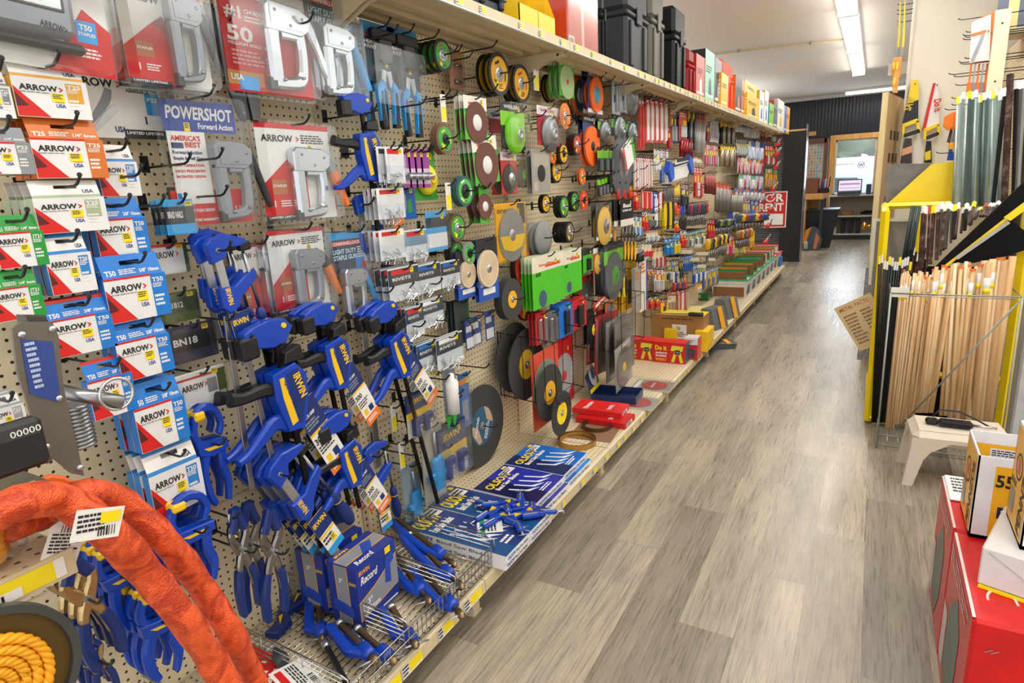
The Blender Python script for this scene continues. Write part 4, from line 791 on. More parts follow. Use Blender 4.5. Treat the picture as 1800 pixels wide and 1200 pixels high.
# rivet tools on cards
def riveter(xl, xr, yt, yb, label, d=.14, n=1):
    p, w_, h_ = wrect(xl, xr, yt, yb, d); t = thing('rivet_tool', label, 'rivet tool'); b = B()
    b.box(-w_*.45, w_*.45, -h_*.05, h_*.5, -.0015, 0, mat('35444f', .35)).rect(-w_*.45, w_*.45, h_*.36, h_*.5, .0005, mat('2f7fb4', .4)).rect(-w_*.35, w_*.1, h_*.37, h_*.4, .001, RED).text('HEAVY DUTY', -w_*.4, h_*.3, h_*.03, WHITE, .001, w=w_*.7).text('RIVET TOOL', -w_*.4, h_*.255, h_*.03, WHITE, .001, w=w_*.7); sticker(b, w_*.1, h_*.1, .001); b.obj('printed_card', t)
    b = B(); b.rbox(-w_*.32, w_*.3, h_*.14, h_*.24, .003, .032, BLACK, .006).rbox(-w_*.12, w_*.2, -h_*.06, h_*.16, .006, .028, BLKG, .006); b.obj('tool_head', t)
    for s in (-1, 1):
        o = B().sweep([(s*w_*.06, h_*.05, .012), (s*w_*.12, -h_*.12, .009)], (.008, .026), SIL).obj('arm', t)
        B().sweep([(s*w_*.1, -h_*.08, .018), (s*w_*.2, -h_*.13, .014), (s*w_*.2, -h_*.3, .014), (s*w_*.17, -h_*.46, .012)], (.004, .03), SKY).obj('grip', o)
        B().sweep([(s*w_*.2-.003, -h_*.15, .006), (s*w_*.2-.003, -h_*.3, .008), (s*w_*.17, -h_*.49, .012)], (.003, .0315), BLACK).obj('grip_inlay', o)
    shell(t, w_*.9, h_*.6, .04); t.children[-1].location = (0, h_*.19, 0)
    pose(t, p, WALLF); hook(p.y, p.z+h_*.46, d+.06); stack(t, n, .05, label.split(',')[0])
riveter(640, 704, 44, 226, 'black headed rivet tool with two blue grips on a card, beside the shelf bracket', n=2)
riveter(686, 742, 54, 243, 'black rivet tool with blue grips, the one nearer the green discs')
# ================================================================ clamps on the wall
def clampat(t, px, py, d, rz=0, k=1, hk=True, n=1, step=.045, dy=0, dz=0):
    c = onx(px, py, WX+d); pose(t, c, WALLF, rz=rz, k=k)
    if hk: hook(c.y, c.z, d+.07)
    stack(t, n, step, t['label'].split(',')[0], dz=dz, dy=dy); return t
clampat(quick_clamp('large blue bar clamp with black bar, left of the hanging orange tag cards'.replace('left of', 'beside'), .62, k=1), 486, 604, .24, .08, 1.08, n=2, step=.05)
clampat(quick_clamp('blue bar clamp with an orange tipped tag, under the wire stapler pack', .42), 575, 566, .22, .1, .92, n=2, step=.05)
clampat(quick_clamp('blue bar clamp with the longest black bar, below the light duty pack', .86), 684, 560, .22, .22, .95, n=2, step=.05)
clampat(quick_clamp('short blue bar clamp of the stack above the lower shelf', .34), 600, 752, .24, .12, .88, n=4, step=.042)
clampat(quick_clamp('raised blue bar clamp with a navy hang card, beside the rivet tools', .5), 636, 200, .17, .05, .9, n=1)
clampat(f_clamp('blue F clamp with a grey bar, hanging beside the brad nail pouch', .3), 378, 440, .2, .12, 1.05, n=2, step=.05)
clampat(f_clamp('blue F clamp with a navy grip, behind its twin over the nail packs', .26, tagc=False), 350, 428, .12, .05, 1.0)
clampat(f_clamp('small blue F clamp of the fanned row over the wire basket', .34), 487, 832, .24, .45, 1.25, n=4, step=.03, dy=-.01)
clampat(f_clamp('blue F clamp with silver bar beside the long clamp bars', .3), 648, 800, .18, .1, 1.05, n=1)
clampat(f_clamp('blue F clamp half hidden behind a black clamp bar', .26, tagc=False), 632, 360, .12, .05, 1.05)
clampat(hand_clamp('bright blue hand clamp with a yellow pad beside the lower staple boxes'), 368, 778, .18, .0, (.85, 1.25, 1), n=2, step=.04)
clampat(hand_clamp('blue plastic hand clamp from the row above the spring clamps'), 336, 930, .22, .0, (1.05, 1.15, 1), n=5, step=.03)
clampat(hand_clamp('blue ribbed clamp hanging behind the orange sleeve'), 208, 1010, .14, .1, (.8, 1.15, 1), n=3, step=.045)
clampat(hand_clamp('blue ribbed clamp in the lowest row behind the orange sleeve'), 280, 1090, .2, -.1, (1, 1.1, 1), n=3, step=.045)
clampat(spring_clamp('steel spring clamp with navy sleeves beside the fanned F clamps', 1), 478, 968, .26, -.1, (1.05, 1.2, 1), n=2, step=.09)
clampat(spring_clamp('steel spring clamp with navy sleeves nearer the handled clamps', 1), 424, 965, .24, .0, (.9, 1.15, 1))
clampat(spring_clamp('small steel spring clamp with navy tips behind the rope shelf', 1, m=mat('c2a777', .3, .9)), 150, 1050, .3, .1, 1.0, n=3, step=.04)
clampat(spring_clamp('tiny spring clamp with navy tips, lowest by the rope spool', .7, m=mat('c2a777', .3, .9)), 170, 1158, .3, .1, .8, n=3, step=.035)
# long loose steel bars and pipe ends
def longbar(a, bb, label, m, w_=.012):
    b = B(); b.sweep([(a.y, a.z, w_), (bb.y, bb.z, w_)], (0, .006), m); o = b.obj('clamp_bar'); pose(o, Vector(((a.x+bb.x)/2, 0, 0)), WALLF); tag(o, label, 'steel bar')
longbar(onx(396, 555, WX+.2), onx(442, 858, WX+.2), 'long plain steel clamp bar hanging beside the staple boxes', STEEL, .009)
longbar(onx(426, 596, WX+.22), onx(480, 815, WX+.22), 'tilted steel clamp bar crossing the bar clamp handle', STEEL, .009)
longbar(onx(630, 500, WX+.03), onx(665, 820, WX+.03), 'galvanised bar upright behind the long clamp bars', SIL, .016)
hook(onx(398, 562, WX+.2).y, onx(398, 562, WX+.2).z, .24); hook(onx(428, 602, WX+.22).y, onx(428, 602, WX+.22).z, .26)
P_(790, 813, 88, 156, .06, 'pinkish clear card with two bolts beside the green grinding discs', 'd89c80', 1, name='bolt_card', cat='carded pack', shapes=(lambda t, w_, h_: B().tube([(-w_*.1, h_*.1, .006), (w_*.35, h_*.1, .006)], .006, SIL, 8).obj('bolt', t), lambda t, w_, h_: B().tube([(-w_*.2, -h_*.32, .006), (w_*.2, -h_*.32, .006)], .008, SIL, 8).obj('bolt', t)), pouch=.016)
for i, (px, py, dd, wh) in enumerate(((779, 190, .18, 'near the green discs'), (942, 135, .2, 'beside the yellow discs'), (788, 345, .2, 'beside the brown flap discs'), (763, 635, .14, 'under the lower rivet pouches'), (706, 800, .14, 'by the long clamp bars'), (692, 735, .14, 'above the clear navy packs'), (727, 725, .1, 'next the clear navy packs'), (713, 960, .2, 'over the vise cartons') if 0 else (408, 925, .24, 'between the hand clamps and the spring clamps'))):
    P_(px-4, px+5, py-24, py+24, dd, 'narrow white and yellow price ticket hanging '+wh, 'ecebe4', 1, name='hang_ticket', cat='ticket', bands=((-.45, .05, 'f2e020', -.4, .45),), stick=False)
# ================================================================ middle of the wall: discs, brushes, fasteners
GR = mat('3ba33c', .45); GRY = mat('55575a', .7); DKG = mat('3c3a38', .75); DWY = mat('f2b31c', .45); BRN = mat('6b4238', .85); FELT = mat('d8c4a4', .9); REDD = mat('d8402a', .5); ABR = mat('4a4642', .85); SCR = mat('8a8a88', .95)
HUBW = mat('dcdcd8', .5); BLK3 = mat('1c1c1e', .5)
dstack(779, 97, 29, .2, 5, .032, 'grinding_disc', BLK3, GR, 'green faced grinding disc with a steel hub, beside the rivet tools', marks=RED, th=.006, hr=.42)
dstack(878, 130, 38, .22, 3, .03, 'grinding_disc', BLK3, DWY, 'yellow faced grinding disc, larger stack under the upper shelf', marks=BLK3, th=.006, hr=.36)
dstack(917, 147, 34, .2, 3, .03, 'grinding_disc', BLK3, DWY, 'yellow faced grinding disc with a red patch, second yellow stack', marks=RED, th=.006, hr=.34)
dstack(968, 155, 25, .08, 2, .02, 'cutting_disc', BLK3, DWY, 'yellow black cutting disc in the shade by the shelf bracket', marks=BLK3)
dstack(783, 244, 27, .2, 3, .013, 'flap_disc', mat('7a5a44', .9), GR, 'brown rimmed flap disc with a green label, above the felt pads', marks=YEL, th=.008, hub=BLK3)
dstack(818, 336, 27, .22, 3, .012, 'flap_disc', mat('39605e', .9), mat('4fb848', .45), 'blue-rimmed flap disc with a bright green label over the wheel cards', marks=WHITE, th=.008, hub=BLK3, hr=.5)
dstack(805, 400, 25, .2, 4, .014, 'flap_disc', mat('5c4a3e', .9), GR, 'green labelled flap disc of the middle stack', marks=YEL, th=.008, hub=SIL)
dstack(826, 445, 20, .2, 1, .014, 'flap_disc', mat('8a8f86', .9), mat('4fb848', .45), 'small single flap disc with a green label above the felt pad', marks=BLU, th=.008, hub=BLK3, hr=.45)
dstack(804, 444, 21, .12, 3, .014, 'flap_disc', mat('4c463e', .9), GR, 'dark flap disc behind the small single one', marks=YEL, th=.008, hub=BLK3)
for (px, py, r, d, xl, xr, yt, yb, nm) in ((824, 482, 24, .2, 804, 841, 440, 524, 'smaller'), (860, 472, 33, .22, 840, 876, 418, 528, 'larger')):
    P_(xl, xr, yt, yb, d-.012, 'blue and black card behind the %s felt polishing pad' % nm, '2c56b0', 2, .02, name='pad_card', cat='carded pack', bands=((.2, .5, '2b2b2d'), (-.4, -.3, 'e8e8e8', -.3, .3)), words=(('DICO', -.4, -.26, .08, WHITE, .3),), stick=False)
    c = onx(px, py, WX+d); R1 = abs(onx(px, py-r, WX+d).z-c.z); t = thing('polishing_pad', 'round cream felt polishing pad, the %s of two' % nm, 'polishing pad'); b = B(); b.ring(0, 0, 0, R1, -.012, 0, FELT, 36)
    for q in range(1, 9): b.ring(0, 0, R1*q/10+.002, R1*q/10+.0035, 0, .0006, mat('b39c78', .9), 30)
    b.obj('felt_disc', t); B().lathe([(R1*.22, 0), (R1*.2, .003), (R1*.06, .004)], SIL, 18).obj('washer', t); pose(t, c, WALLF)
# carded sanding discs
def sandcard(xl, xr, yt, yb, n, label, rz=0):
    P_(xl, xr, yt, yb, .2, label, 'e6e4d8', n, .022, rz=rz, name='sanding_disc_card', cat='sanding disc pack', bands=((-.5, .12, '57b83a'), (.12, .2, '2e9a4a'), (.3, .36, 'c8603a', -.3, .2)), words=(('50', -.42, .12, .08, BLK3, .2),), shapes=(sh_disc(BRN, .47, -.1, HUBW, hr=.4),))
sandcard(817, 857, 170, 246, 3, 'green card with a brown sanding disc, upper row of two')
sandcard(833, 876, 240, 323, 4, 'green card with a brown sanding disc, lower row, tilted', .1)
P_(843, 860, 327, 392, .18, 'green card with a brown sanding disc seen by the yellow saw pack', '4fae3c', 3, .03, name='sanding_disc_card', cat='sanding disc pack', shapes=(sh_disc(BRN, .7, -.05, HUBW, hr=.4),), stick=False)
P_(728, 766, 262, 352, .14, 'green card with a bright yellow buffing cone', '3fa83c', 1, name='buffing_card', cat='carded pack', shapes=(sh_cup(mat('f0dc20', .7), .42, -.1, YELC),))
# wire brushes
def brush(xl, xr, yt, yb, label, base, bands, shape, d=.18, n=1, word='WEILER', wc=None):
    P_(xl, xr, yt, yb, d, label, base, n, .05, name='brush_pack', cat='brush pack', bands=bands, shapes=(shape,), words=((word, -.36, .36, .07, wc or WHITE, .6),), pouch=.045)
CUPM = mat('8d9194', .4, .8)
brush(881, 923, 180, 263, 'large black and lime card with a bright green cup brush', '26282a', ((.0, .3, '8cd02a'), (.3, .5, '303234')), sh_cup(mat('7ad01e', .35), .38, -.18), d=.2)
brush(945, 983, 188, 256, 'red card with a steel cup brush in clear plastic', 'b8202c', ((.28, .5, 'e6e6e6'), (-.5, -.4, 'd03038')), sh_cup(CUPM, .36, -.2), d=.2, wc=RED)
brush(881, 909, 267, 341, 'red card with a black wire wheel beside its green neighbour', 'd04038', ((.3, .5, 'e6e6e6'),), sh_wheel(ABR, .46, -.14), d=.18, wc=RED, n=2)
brush(906, 931, 272, 329, 'dark card with a green centred wire wheel', '2c2e30', ((.3, .5, '222426'), (.2, .3, '8cd02a')), sh_wheel(GRY, .45, -.12, mat('7ad01e', .4)), d=.14)
P_(859, 884, 192, 234, .08, 'red and white brush card near the pegboard, partly hidden', 'a82430', 1, name='brush_card', cat='carded pack', bands=((.1, .5, 'e4e4e4'),), words=(('WEILER', -.4, .22, .14, NAVY, .7),), stick=False)
P_(935, 968, 262, 339, .2, 'plain grey card turned backwards with a black hole', '9a958a', 2, .03, name='disc_card', cat='carded pack', stick=False, shapes=(lambda t, w_, h_: B().ring(0, -h_*.05, 0, w_*.2, .001, .002, BLK3, 20).obj('hole_patch', t),), bands=((-.45, -.25, 'b5b0a4', -.4, -.2), (.1, .4, 'a8a498', -.4, .4)))
dstack(994, 204, 23, .22, 1, .02, 'flap_disc', mat('e08040', .8), mat('e8703a', .5), 'orange disc with a steel hub beside the red brush card', hub=SIL, marks=YEL)
dstack(972, 270, 17, .18, 2, .02, 'grinding_disc', mat('d87040', .7), ORG, 'small orange disc above the grey card back', hub=SIL, marks=YEL)
dstack(991, 270, 19, .2, 3, .014, 'grinding_disc', BLK3, DWY, 'small yellow black disc beside the small orange one', hub=BLK3, marks=BLK3)
dstack(1015, 254, 19, .2, 4, .014, 'cutting_disc', BLK3, REDD, 'orange faced disc of the thick black stack by the blue cards', marks=BLK3)
dstack(979, 300, 22, .16, 6, .012, 'cutting_disc', BLK3, DWY, 'black disc with a yellow face, stack behind the grey card', marks=BLK3)
dstack(1024, 310, 15, .18, 2, .012, 'grinding_disc', mat('c86038', .7), ORG, 'small orange disc in the middle row', marks=YEL)
dstack(960, 358, 17, .16, 3, .01, 'cutting_disc', BLK3, DWY, 'small yellow centred cutting disc over the scouring pads', marks=BLK3)
dstack(992, 363, 20, .2, 4, .012, 'grinding_disc', BLK3, GR, 'green faced disc stack over the dark thick stack', marks=YEL)
dstack(1011, 354, 18, .16, 3, .012, 'grinding_disc', BLK3, mat('4fb848', .45), 'green faced disc stack beside the red octagonal disc', marks=BLK3)
dstack(1027, 352, 17, .2, 1, .01, 'cutting_disc', REDD, REDD, 'red disc hung beside the green stacks', marks=YEL, hub=BLK3)
dstack(1002, 408, 19, .22, 8, .011, 'cutting_disc', BLK3, mat('7a6450', .6), 'thick dark stack of discs with brown labels, front disc', marks=WHITE)
dstack(901, 526, 37, .22, 6, .008, 'cutting_disc', DKG, DWY, 'large black cutting disc with a yellow centre', fr=.42, hr=.16, hub_in=.1)
dstack(921, 470, 33, .16, 4, .008, 'cutting_disc', BLK3, REDD, 'red faced cutting disc beside the green sanding packs', marks=WHITE, fr=.95, hr=.25)
dstack(925, 532, 32, .12, 2, .008, 'cutting_disc', BLK3, REDD, 'red faced cutting disc, lower, behind the big black stack', marks=WHITE, fr=.95, hr=.25)
for i, (px, py) in enumerate(((955, 418), (946, 424), (938, 420))):
    c = onx(px, py, WX+.2-.04*i); t = tag(B().lathe([(.02, -.008), (.088, -.008), (.09, 0), (.088, .008), (.02, .008)], SCR, 30).obj('scouring_pad'), 'coarse grey scouring wheel%s, beside the yellow saw blade pack' % ['', ', directly behind the front one', ', second behind the front one'][i], 'scouring pad'); pose(t, c, WALLF)
    if i == 0: hook(c.y, c.z, .27)
# yellow saw blade pack
P_(872, 926, 356, 458, .2, 'large yellow pack with a silver circular saw blade', 'f0ad1e', 1, name='saw_blade_pack', cat='saw blade pack', bands=((.12, .48, '3c3c40', .22, .46), (-.44, -.24, '2a8a3a', -.1, .28), (-.5, -.42, '2a4a9a', -.1, .3)), words=(('DEWALT', -.42, .34, .06, BLK3, .5), ('TOUGH BLADE', -.08, -.42, .03, WHITE, .3)), shapes=(sh_wheel(mat('a9adb0', .35, .6), .44, -.06, dm=.1), lambda t, w_, h_: B().prism([(-w_*.4, -h_*.06), (w_*.42, -h_*.06), (w_*.3, -h_*.28), (0, -h_*.35), (-w_*.3, -h_*.28)], .006, .007, YELC).obj('lower_label', t)), pouch=.02)
# sandpaper packs
for (xl, xr, yt, yb, d, n, lb) in ((937, 992, 446, 536, .24, 4, 'green sandpaper pack with a cream band, the nearer pile'), (990, 1023, 438, 515, .22, 4, 'green sandpaper pack, the pile behind the nearer one')):
    P_(xl, xr, yt, yb, d, lb, '4ec02c', n, .02, name='sandpaper_pack', cat='sandpaper pack', bands=((.2, .5, 'e2ddc6'), (.26, .3, 'd8502a', -.1, .4)), words=(('60', -.4, .12, .07, BLK3, .16), ('SandBlaster', -.3, .3, .05, mat('d8602a', .5), .7)), shapes=(lambda t, w_, h_: B().ring(-w_*.2, -h_*.33, 0, w_*.12, 0, .001, mat('3c5a70', .5), 20).obj('disc_window', t),))
# cards near the bracket
P_(983, 1009, 108, 170, .2, 'green card with a pale cutting disc in clear plastic', '57b83a', 3, .03, name='disc_card', cat='carded pack', bands=((.36, .5, 'e8e8e0'),), shapes=(sh_disc(mat('b8d8a0', .5), .46, -.08, REDD, hr=.15),))
P_(1001, 1036, 132, 187, .1, 'yellow-black card with a diamond cutting disc', 'e8a820', 2, .02, name='disc_card', cat='carded pack', bands=((.3, .5, '2a2a2a'),), words=(('DEWALT', -.4, .36, .1, YELC, .7),), shapes=(sh_disc(GRY, .5, -.15, WHITE, hr=.3, m2=ORG),))
P_(1033, 1059, 127, 199, .2, 'navy card with a round orange nylon brush', '24407a', 2, .03, name='brush_card', cat='carded pack', bands=((.3, .5, '1c1c1e'), (-.5, -.4, 'e8e8e8')), words=(('NYALOX', -.4, .38, .07, WHITE, .8),), shapes=(sh_disc(mat('f06a1c', .6), .43, -.05, mat('4a9ab0', .4), th=.012, hr=.5),))
P_(1025, 1051, 204, 270, .16, 'navy card with an orange disc brush at its foot', '24407a', 2, .03, name='brush_card', cat='carded pack', bands=((.3, .5, '1c1c1e'),), words=(('NYALOX', -.4, .38, .07, WHITE, .8),), shapes=(sh_disc(mat('f06a1c', .6), .5, -.3, BLK3, th=.014, hr=.25),))
for (xl, xr, yt, yb, lb) in ((1076, 1090, 133, 201, 'clear blister of a blue bladed bit by the bracket'), (1090, 1104, 131, 198, 'clear blister of a silver bit, next to the blue one')):
    P_(xl, xr, yt, yb, .2, lb, 'c8cdd6', 1, name='blister_pack', cat='carded pack', bands=((.38, .5, '1c1c1e'), (-.2, .0, '3a5a9a', -.3, .3)), shapes=(sh_stick(SIL, 1, .25),), pouch=.02)
brush(1096, 1121, 143, 188, 'rounded red and clear pack with a small cup brush', 'c43030', ((.2, .5, '3aa0d0', -.4, .0),), sh_cup(CUPM, .4, -.12), d=.2, word='HOLE')
for i, (xl, xr, yt, yb) in enumerate(((1051, 1070, 208, 242), (1075, 1099, 203, 240), (1100, 1118, 212, 246))):
    brush(xl, xr, yt, yb, 'small black-lime card with an end brush, %s along its row' % nth(i), '26282a', ((-.1, .3, '7cc82a'),), sh_cup(CUPM, .36, -.2), d=.18)
for i, (xl, xr) in enumerate(((1050, 1060), (1060, 1071), (1070, 1081), (1082, 1097))):
    P_(xl, xr, 258, 302, .2, 'slim black-lime card with a steel brush, %s of its row below' % nth(i), '2a2c2e', 1, name='brush_pack', cat='brush pack', bands=((.05, .35, '7cc82a'),), shapes=(sh_stick(CUPM, 1, .4, -.45, .0),), pouch=.02)
P_(1073, 1114, 262, 328, .2, 'black card with a large grey wire wheel', '26282a', 1, name='brush_card', cat='carded pack', bands=((-.5, -.3, '1a1a1c'),), shapes=(sh_wheel(GRY, .47, .05),), words=(('8 in', -.4, -.42, .06, WHITE, .2),))
P_(1098, 1116, 250, 292, .24, 'white and green pen-like pack tilted over the wire wheel card', 'ece8e4', 2, .02, rz=.45, name='blister_pack', cat='carded pack', bands=((-.5, .5, '4fae3c', .3, .5), (-.5, .5, 'c83030', -.5, -.4)))
for i in range(5): P_(1050+i*6, 1057+i*6, 312-i*2, 345-i*2, .18, 'narrow lime topped pack in the lower brush row, %s of five' % nth(i), '2a2c2e', 1, name='brush_pack', cat='brush pack', bands=((.1, .4, '7cc82a'),), shapes=(sh_stick(CUPM, 1, .4, -.45, .0),), stick=False)
P_(1048, 1076, 356, 420, .2, 'dark card with a golden wire wheel', '4a4640', 2, .03, name='brush_card', cat='carded pack', shapes=(sh_wheel(mat('d0a850', .5), .46, -.14),), bands=((.3, .5, '5a5650'), (-.5, -.4, 'd0d0d0')))
P_(1043, 1059, 435, 479, .18, 'red carded brass wheel near the green packs', 'c84030', 1, name='brush_card', cat='carded pack', shapes=(sh_wheel(mat('d0a850', .5), .46, -.14),), bands=((.3, .5, 'e0e0d8'),))
P_(1025, 1042, 437, 478, .18, 'small green and black pack beside the sandpaper', '4fae3c', 3, .02, name='brush_pack', cat='brush pack', bands=((.25, .5, '2a2a2a'),), shapes=(sh_stick(BLK3, 1, .3, -.4, .1),))
P_(1062, 1096, 426, 514, .22, 'large black card with a green centred wire wheel', '2a2c30', 3, .03, name='brush_card', cat='carded pack', bands=((.1, .36, '6cc020'),), shapes=(sh_wheel(GRY, .46, -.16, mat('4aa030', .4)),), pouch=.02)
P_(1018, 1044, 484, 541, .1, 'red card with a silver saw blade behind the sandpaper', 'd0202c', 1, name='saw_blade_pack', cat='saw blade pack', shapes=(sh_wheel(SIL, .46, -.14, dm=.1),))
longr = B().box(-.15, .15, -.018, .018, 0, .004, RED).rect(-.12, .05, -.008, .008, .0045, WHITE).obj('printed_card'); tag(longr, 'long red strip pack hanging askew under the wheel cards', 'carded pack'); pose(longr, onx(1058, 526, WX+.2), WALLF, rz=.22)
hook(onx(1058, 526, WX+.2).y, onx(1058, 520, WX+.2).z, .23)
P_(1079, 1092, 350, 397, .2, 'black glove card next to the white footed one', '1c1c1e', 2, .02, name='glove_card', cat='carded pack', bands=((-.5, -.3, 'd8d0c4'),))
P_(1091, 1114, 350, 396, .22, 'dark glove card with a pale foot and white lettering', '1e1a18', 2, .02, name='glove_card', cat='carded pack', bands=((-.5, -.25, 'e0dace'),), words=(('Best', -.3, .2, .14, WHITE, .6), ('SUPER SET', -.35, .05, .07, WHITE, .7)))
for i in range(3):
    t = thing('red_scraper', 'red handled scraper over the dark glove cards, %s of three' % nth(i), 'scraper'); B().lathe([(.006, -.04), (.013, -.03), (.014, .02), (.008, .035)], RED, 12).obj('grip', t).matrix_local = Matrix.Rotation(-math.pi/2, 4, 'X'); B().rbox(-.012, .012, .03, .07, -.002, .002, SIL, .001).obj('blade', t)
    c = onx(1086+i*10, 340, WX+.2); pose(t, c, WALLF); hook(c.y, c.z+.05, .22)
P_(1104, 1120, 318, 350, .16, 'plain yellow card behind the red scrapers', 'f0c81e', 1, stick=False)
for i in range(2):
    t = thing('wood_handled_tool', 'turned wooden handled tool beside the golden wheel card, %s' % ['near one', 'second one'][i], 'hand tool'); B().lathe([(.004, -.06), (.012, -.05), (.014, 0), (.01, .03), (.012, .04)], mat('c88a4a', .5), 12).obj('grip', t).matrix_local = Matrix.Rotation(-math.pi/2, 4, 'X'); B().rbox(-.006, .006, .03, .1, -.002, .002, STEEL, .001).obj('blade', t)
    c = onx(1080+i*14, 415, WX+.18); pose(t, c, WALLF); hook(c.y, c.z+.08, .2)
def tongs(px, py, hpx, label, g1, g2=None, d=.2, n=1, step=.03, rz=0):
    """pliers, cutters or scissors: two jaws above a pivot, two long grips"""
    X = WX+d; c = onx(px, py, X); h_ = abs(onx(px, py-hpx/2, X).z-onx(px, py+hpx/2, X).z); t = thing('pliers', label, 'pliers')
    for s in (-1, 1):
        a = B().sweep([(s*.002, h_*.5, h_*.02), (s*h_*.05, h_*.3, h_*.05), (-s*h_*.02, h_*.15, h_*.05), (-s*h_*.08, .0, h_*.03)], (-.004*(1+s*.1), .004), STEEL).obj('jaw', t)
        B().sweep([(-s*h_*.07, h_*.05, h_*.035), (-s*h_*.12, -h_*.15, h_*.045), (-s*h_*.1, -h_*.35, h_*.045), (-s*h_*.06, -h_*.5, h_*.03)], (-.009, .009), g1 if s < 0 or g2 is None else g2).obj('grip', a)
    pose(t, c, WALLF, rz=rz); hook(c.y, c.z+h_*.2, d+.04); stack(t, n, step, label.split(',')[0]); return t
for i in range(3): tongs(1080+i*9, 490, 62, 'black gripped pliers on a yellow card below the wood handled tools, %s of three' % nth(i), BLK3, YEL)
P_(1093, 1120, 458, 542, .1, 'tall yellow tool card behind black gripped pliers', 'f2c21c', 3, .02, name='tool_card', cat='carded pack', bands=((-.4, .1, '1c1c1e', -.1, .2),), stick=False)
for i in range(4): tongs(1096+i*6, 428, 58, 'yellow gripped pliers in the row above the black ones, %s of four' % nth(i), DWY, BLK3)
# lower cards over the saw blade rack
P_(942, 962, 548, 604, .2, 'red carded jigsaw blade pack, first of the low row', 'c02428', 3, .02, name='blade_card', cat='carded pack', shapes=(sh_stick(SIL, 2, .2),))
P_(961, 983, 546, 602, .2, 'grey and silver blade pack in the low row', '8a8e94', 3, .02, name='blade_card', cat='carded pack', shapes=(sh_stick(SIL, 2, .2),), pouch=.02)
P_(983, 1007, 533, 590, .22, 'bright blue cutter card in the low row', '2070cc', 4, .018, name='blade_card', cat='carded pack', shapes=(sh_stick(BLK3, 1, .3),))
P_(1007, 1031, 525, 576, .22, 'red and black cutter card in the low row', 'c8202a', 4, .018, name='blade_card', cat='carded pack', bands=((-.3, .2, '26262a', -.4, .2),), shapes=(sh_stick(BLK3, 1, .35),))
P_(1031, 1051, 544, 602, .16, 'black card with a yellow marked saw blade', '26262a', 2, .02, name='saw_blade_pack', cat='saw blade pack', shapes=(sh_wheel(BLK3, .5, -.1, YELC),))
P_(1064, 1083, 529, 562, .14, 'salmon coloured blade card under the black wheel cards', 'e8895c', 2, .02, name='blade_card', cat='carded pack', shapes=(sh_wheel(SIL, .4, -.2),))
# fastener pouches
BITS = mat('c4c8cc', .25, .9)
def fp(xl, xr, yt, yb, label, c1='2b3644', c2='c83030', n=1, wd=None, d=.2, rz=0, step=.02):
    P_(xl, xr, yt, yb, d, label, 'd9dde0', n, step, rz=rz, name='fastener_pouch', cat='fastener pouch', bands=((-.02, .46, c1), (.3, .44, c2, -.4, .3)), words=((wd, -.38, .12, .09, WHITE, .6),) if wd else (), bits=(BITS, 16), pouch=.014)
fp(664, 698, 258, 320, 'white nail pouch beside the purple packs', 'e6e6e6', '303030', 2)
fp(679, 711, 258, 322, 'white fastener pouch with a red square mark', 'ececea', 'd02020', 1, 'Do it', d=.22)
for i in range(4): P_(708+i*11, 722+i*11, 262, 330, .2, 'purple capped glue gun tip pack, %s of four' % nth(i), '9a3a9a', 1, name='purple_pack', cat='carded pack', bands=((-.4, .0, 'c8b8cc'),), shapes=(sh_cup(SIL, .3, -.2),))
fp(664, 712, 330, 384, 'red white rivet pouch in front of the black clamp bar', 'e8e8e4', 'c02828', 4)
P_(694, 731, 328, 386, .14, 'blue card with rows of red and green pins', '2a62b8', 1, name='pin_card', cat='carded pack', bands=((-.3, .1, 'c03030', -.3, -.1), (-.3, .1, '3aa04a', .1, .3)))
fp(668, 712, 403, 456, 'red carded rivet pouch of the long row', 'e4e4e0', 'c02828', 6, step=.025)
fp(712, 752, 403, 456, 'grey rivet pouch ending the long row', '7a98b0', 'c02828', 2)
P_(750, 786, 371, 441, .2, 'clear pack with a folded blue card', '4aa4dc', 1, name='washer_pack', cat='carded pack', bands=((-.4, -.05, 'e4e4e4'), (.1, .35, '2f3b46')), pouch=.02)
fp(684, 738, 468, 527, 'black headed rivet pouch, the widest of its row', '2b3644', 'c83030', 3, 'RIVETS', step=.03)
fp(732, 775, 463, 514, 'black headed rivet pouch next along the same row', '2b3644', '2a62a8', 4, 'RIVETS', step=.022)
fp(776, 809, 458, 503, 'black headed rivet pouch at the end of that row', '2b3644', '2a62a8', 2, 'RIVETS')
fp(714, 746, 538, 592, 'blue-black pouch of short rivets beneath the widest ones', '25405e', 'c83030', 3, 'RIVETS')
fp(740, 780, 524, 573, 'pale labelled rivet pouch beneath the widest ones', '30485e', 'e8e8e8', 2, 'RIVETS')
fp(734, 770, 600, 650, 'lower rivet pouch beside the clamp tags', '25405e', '2a6ab8', 3, 'RIVETS', .2)
fp(768, 815, 588, 642, 'wide lower rivet pouch full of silver rivets', '2b3644', 'e0e0e0', 2, 'RIVETS', .22)
for i, (xl, yt) in enumerate(((818, 562), (830, 555), (853, 545))): P_(xl, xl+16, yt, yt+52, .16, 'blue and white small part pack by the black discs, %s of three' % nth(i), '2c4a90', 1, name='small_part_pack', cat='carded pack', bands=((-.45, -.1, 'e8e8ea', -.4, .4), (.1, .3, 'd8d8dc', -.4, .2)), pouch=.012)
P_(800, 826, 527, 604, .12, 'dark grey strip pack with green edges behind the pouches', '4a5652', 3, .02, name='strip_pack', cat='carded pack', bands=((-.5, .5, '2e8a4a', .38, .5),), stick=False)
t = thing('glue_bottle_card', 'white bottle on a card with green wedges under it', 'carded pack'); b = B(); b.box(-.04, .05, -.1, .11, -.001, 0, mat('7a7e84', .4)); b.obj('backing_card', t)
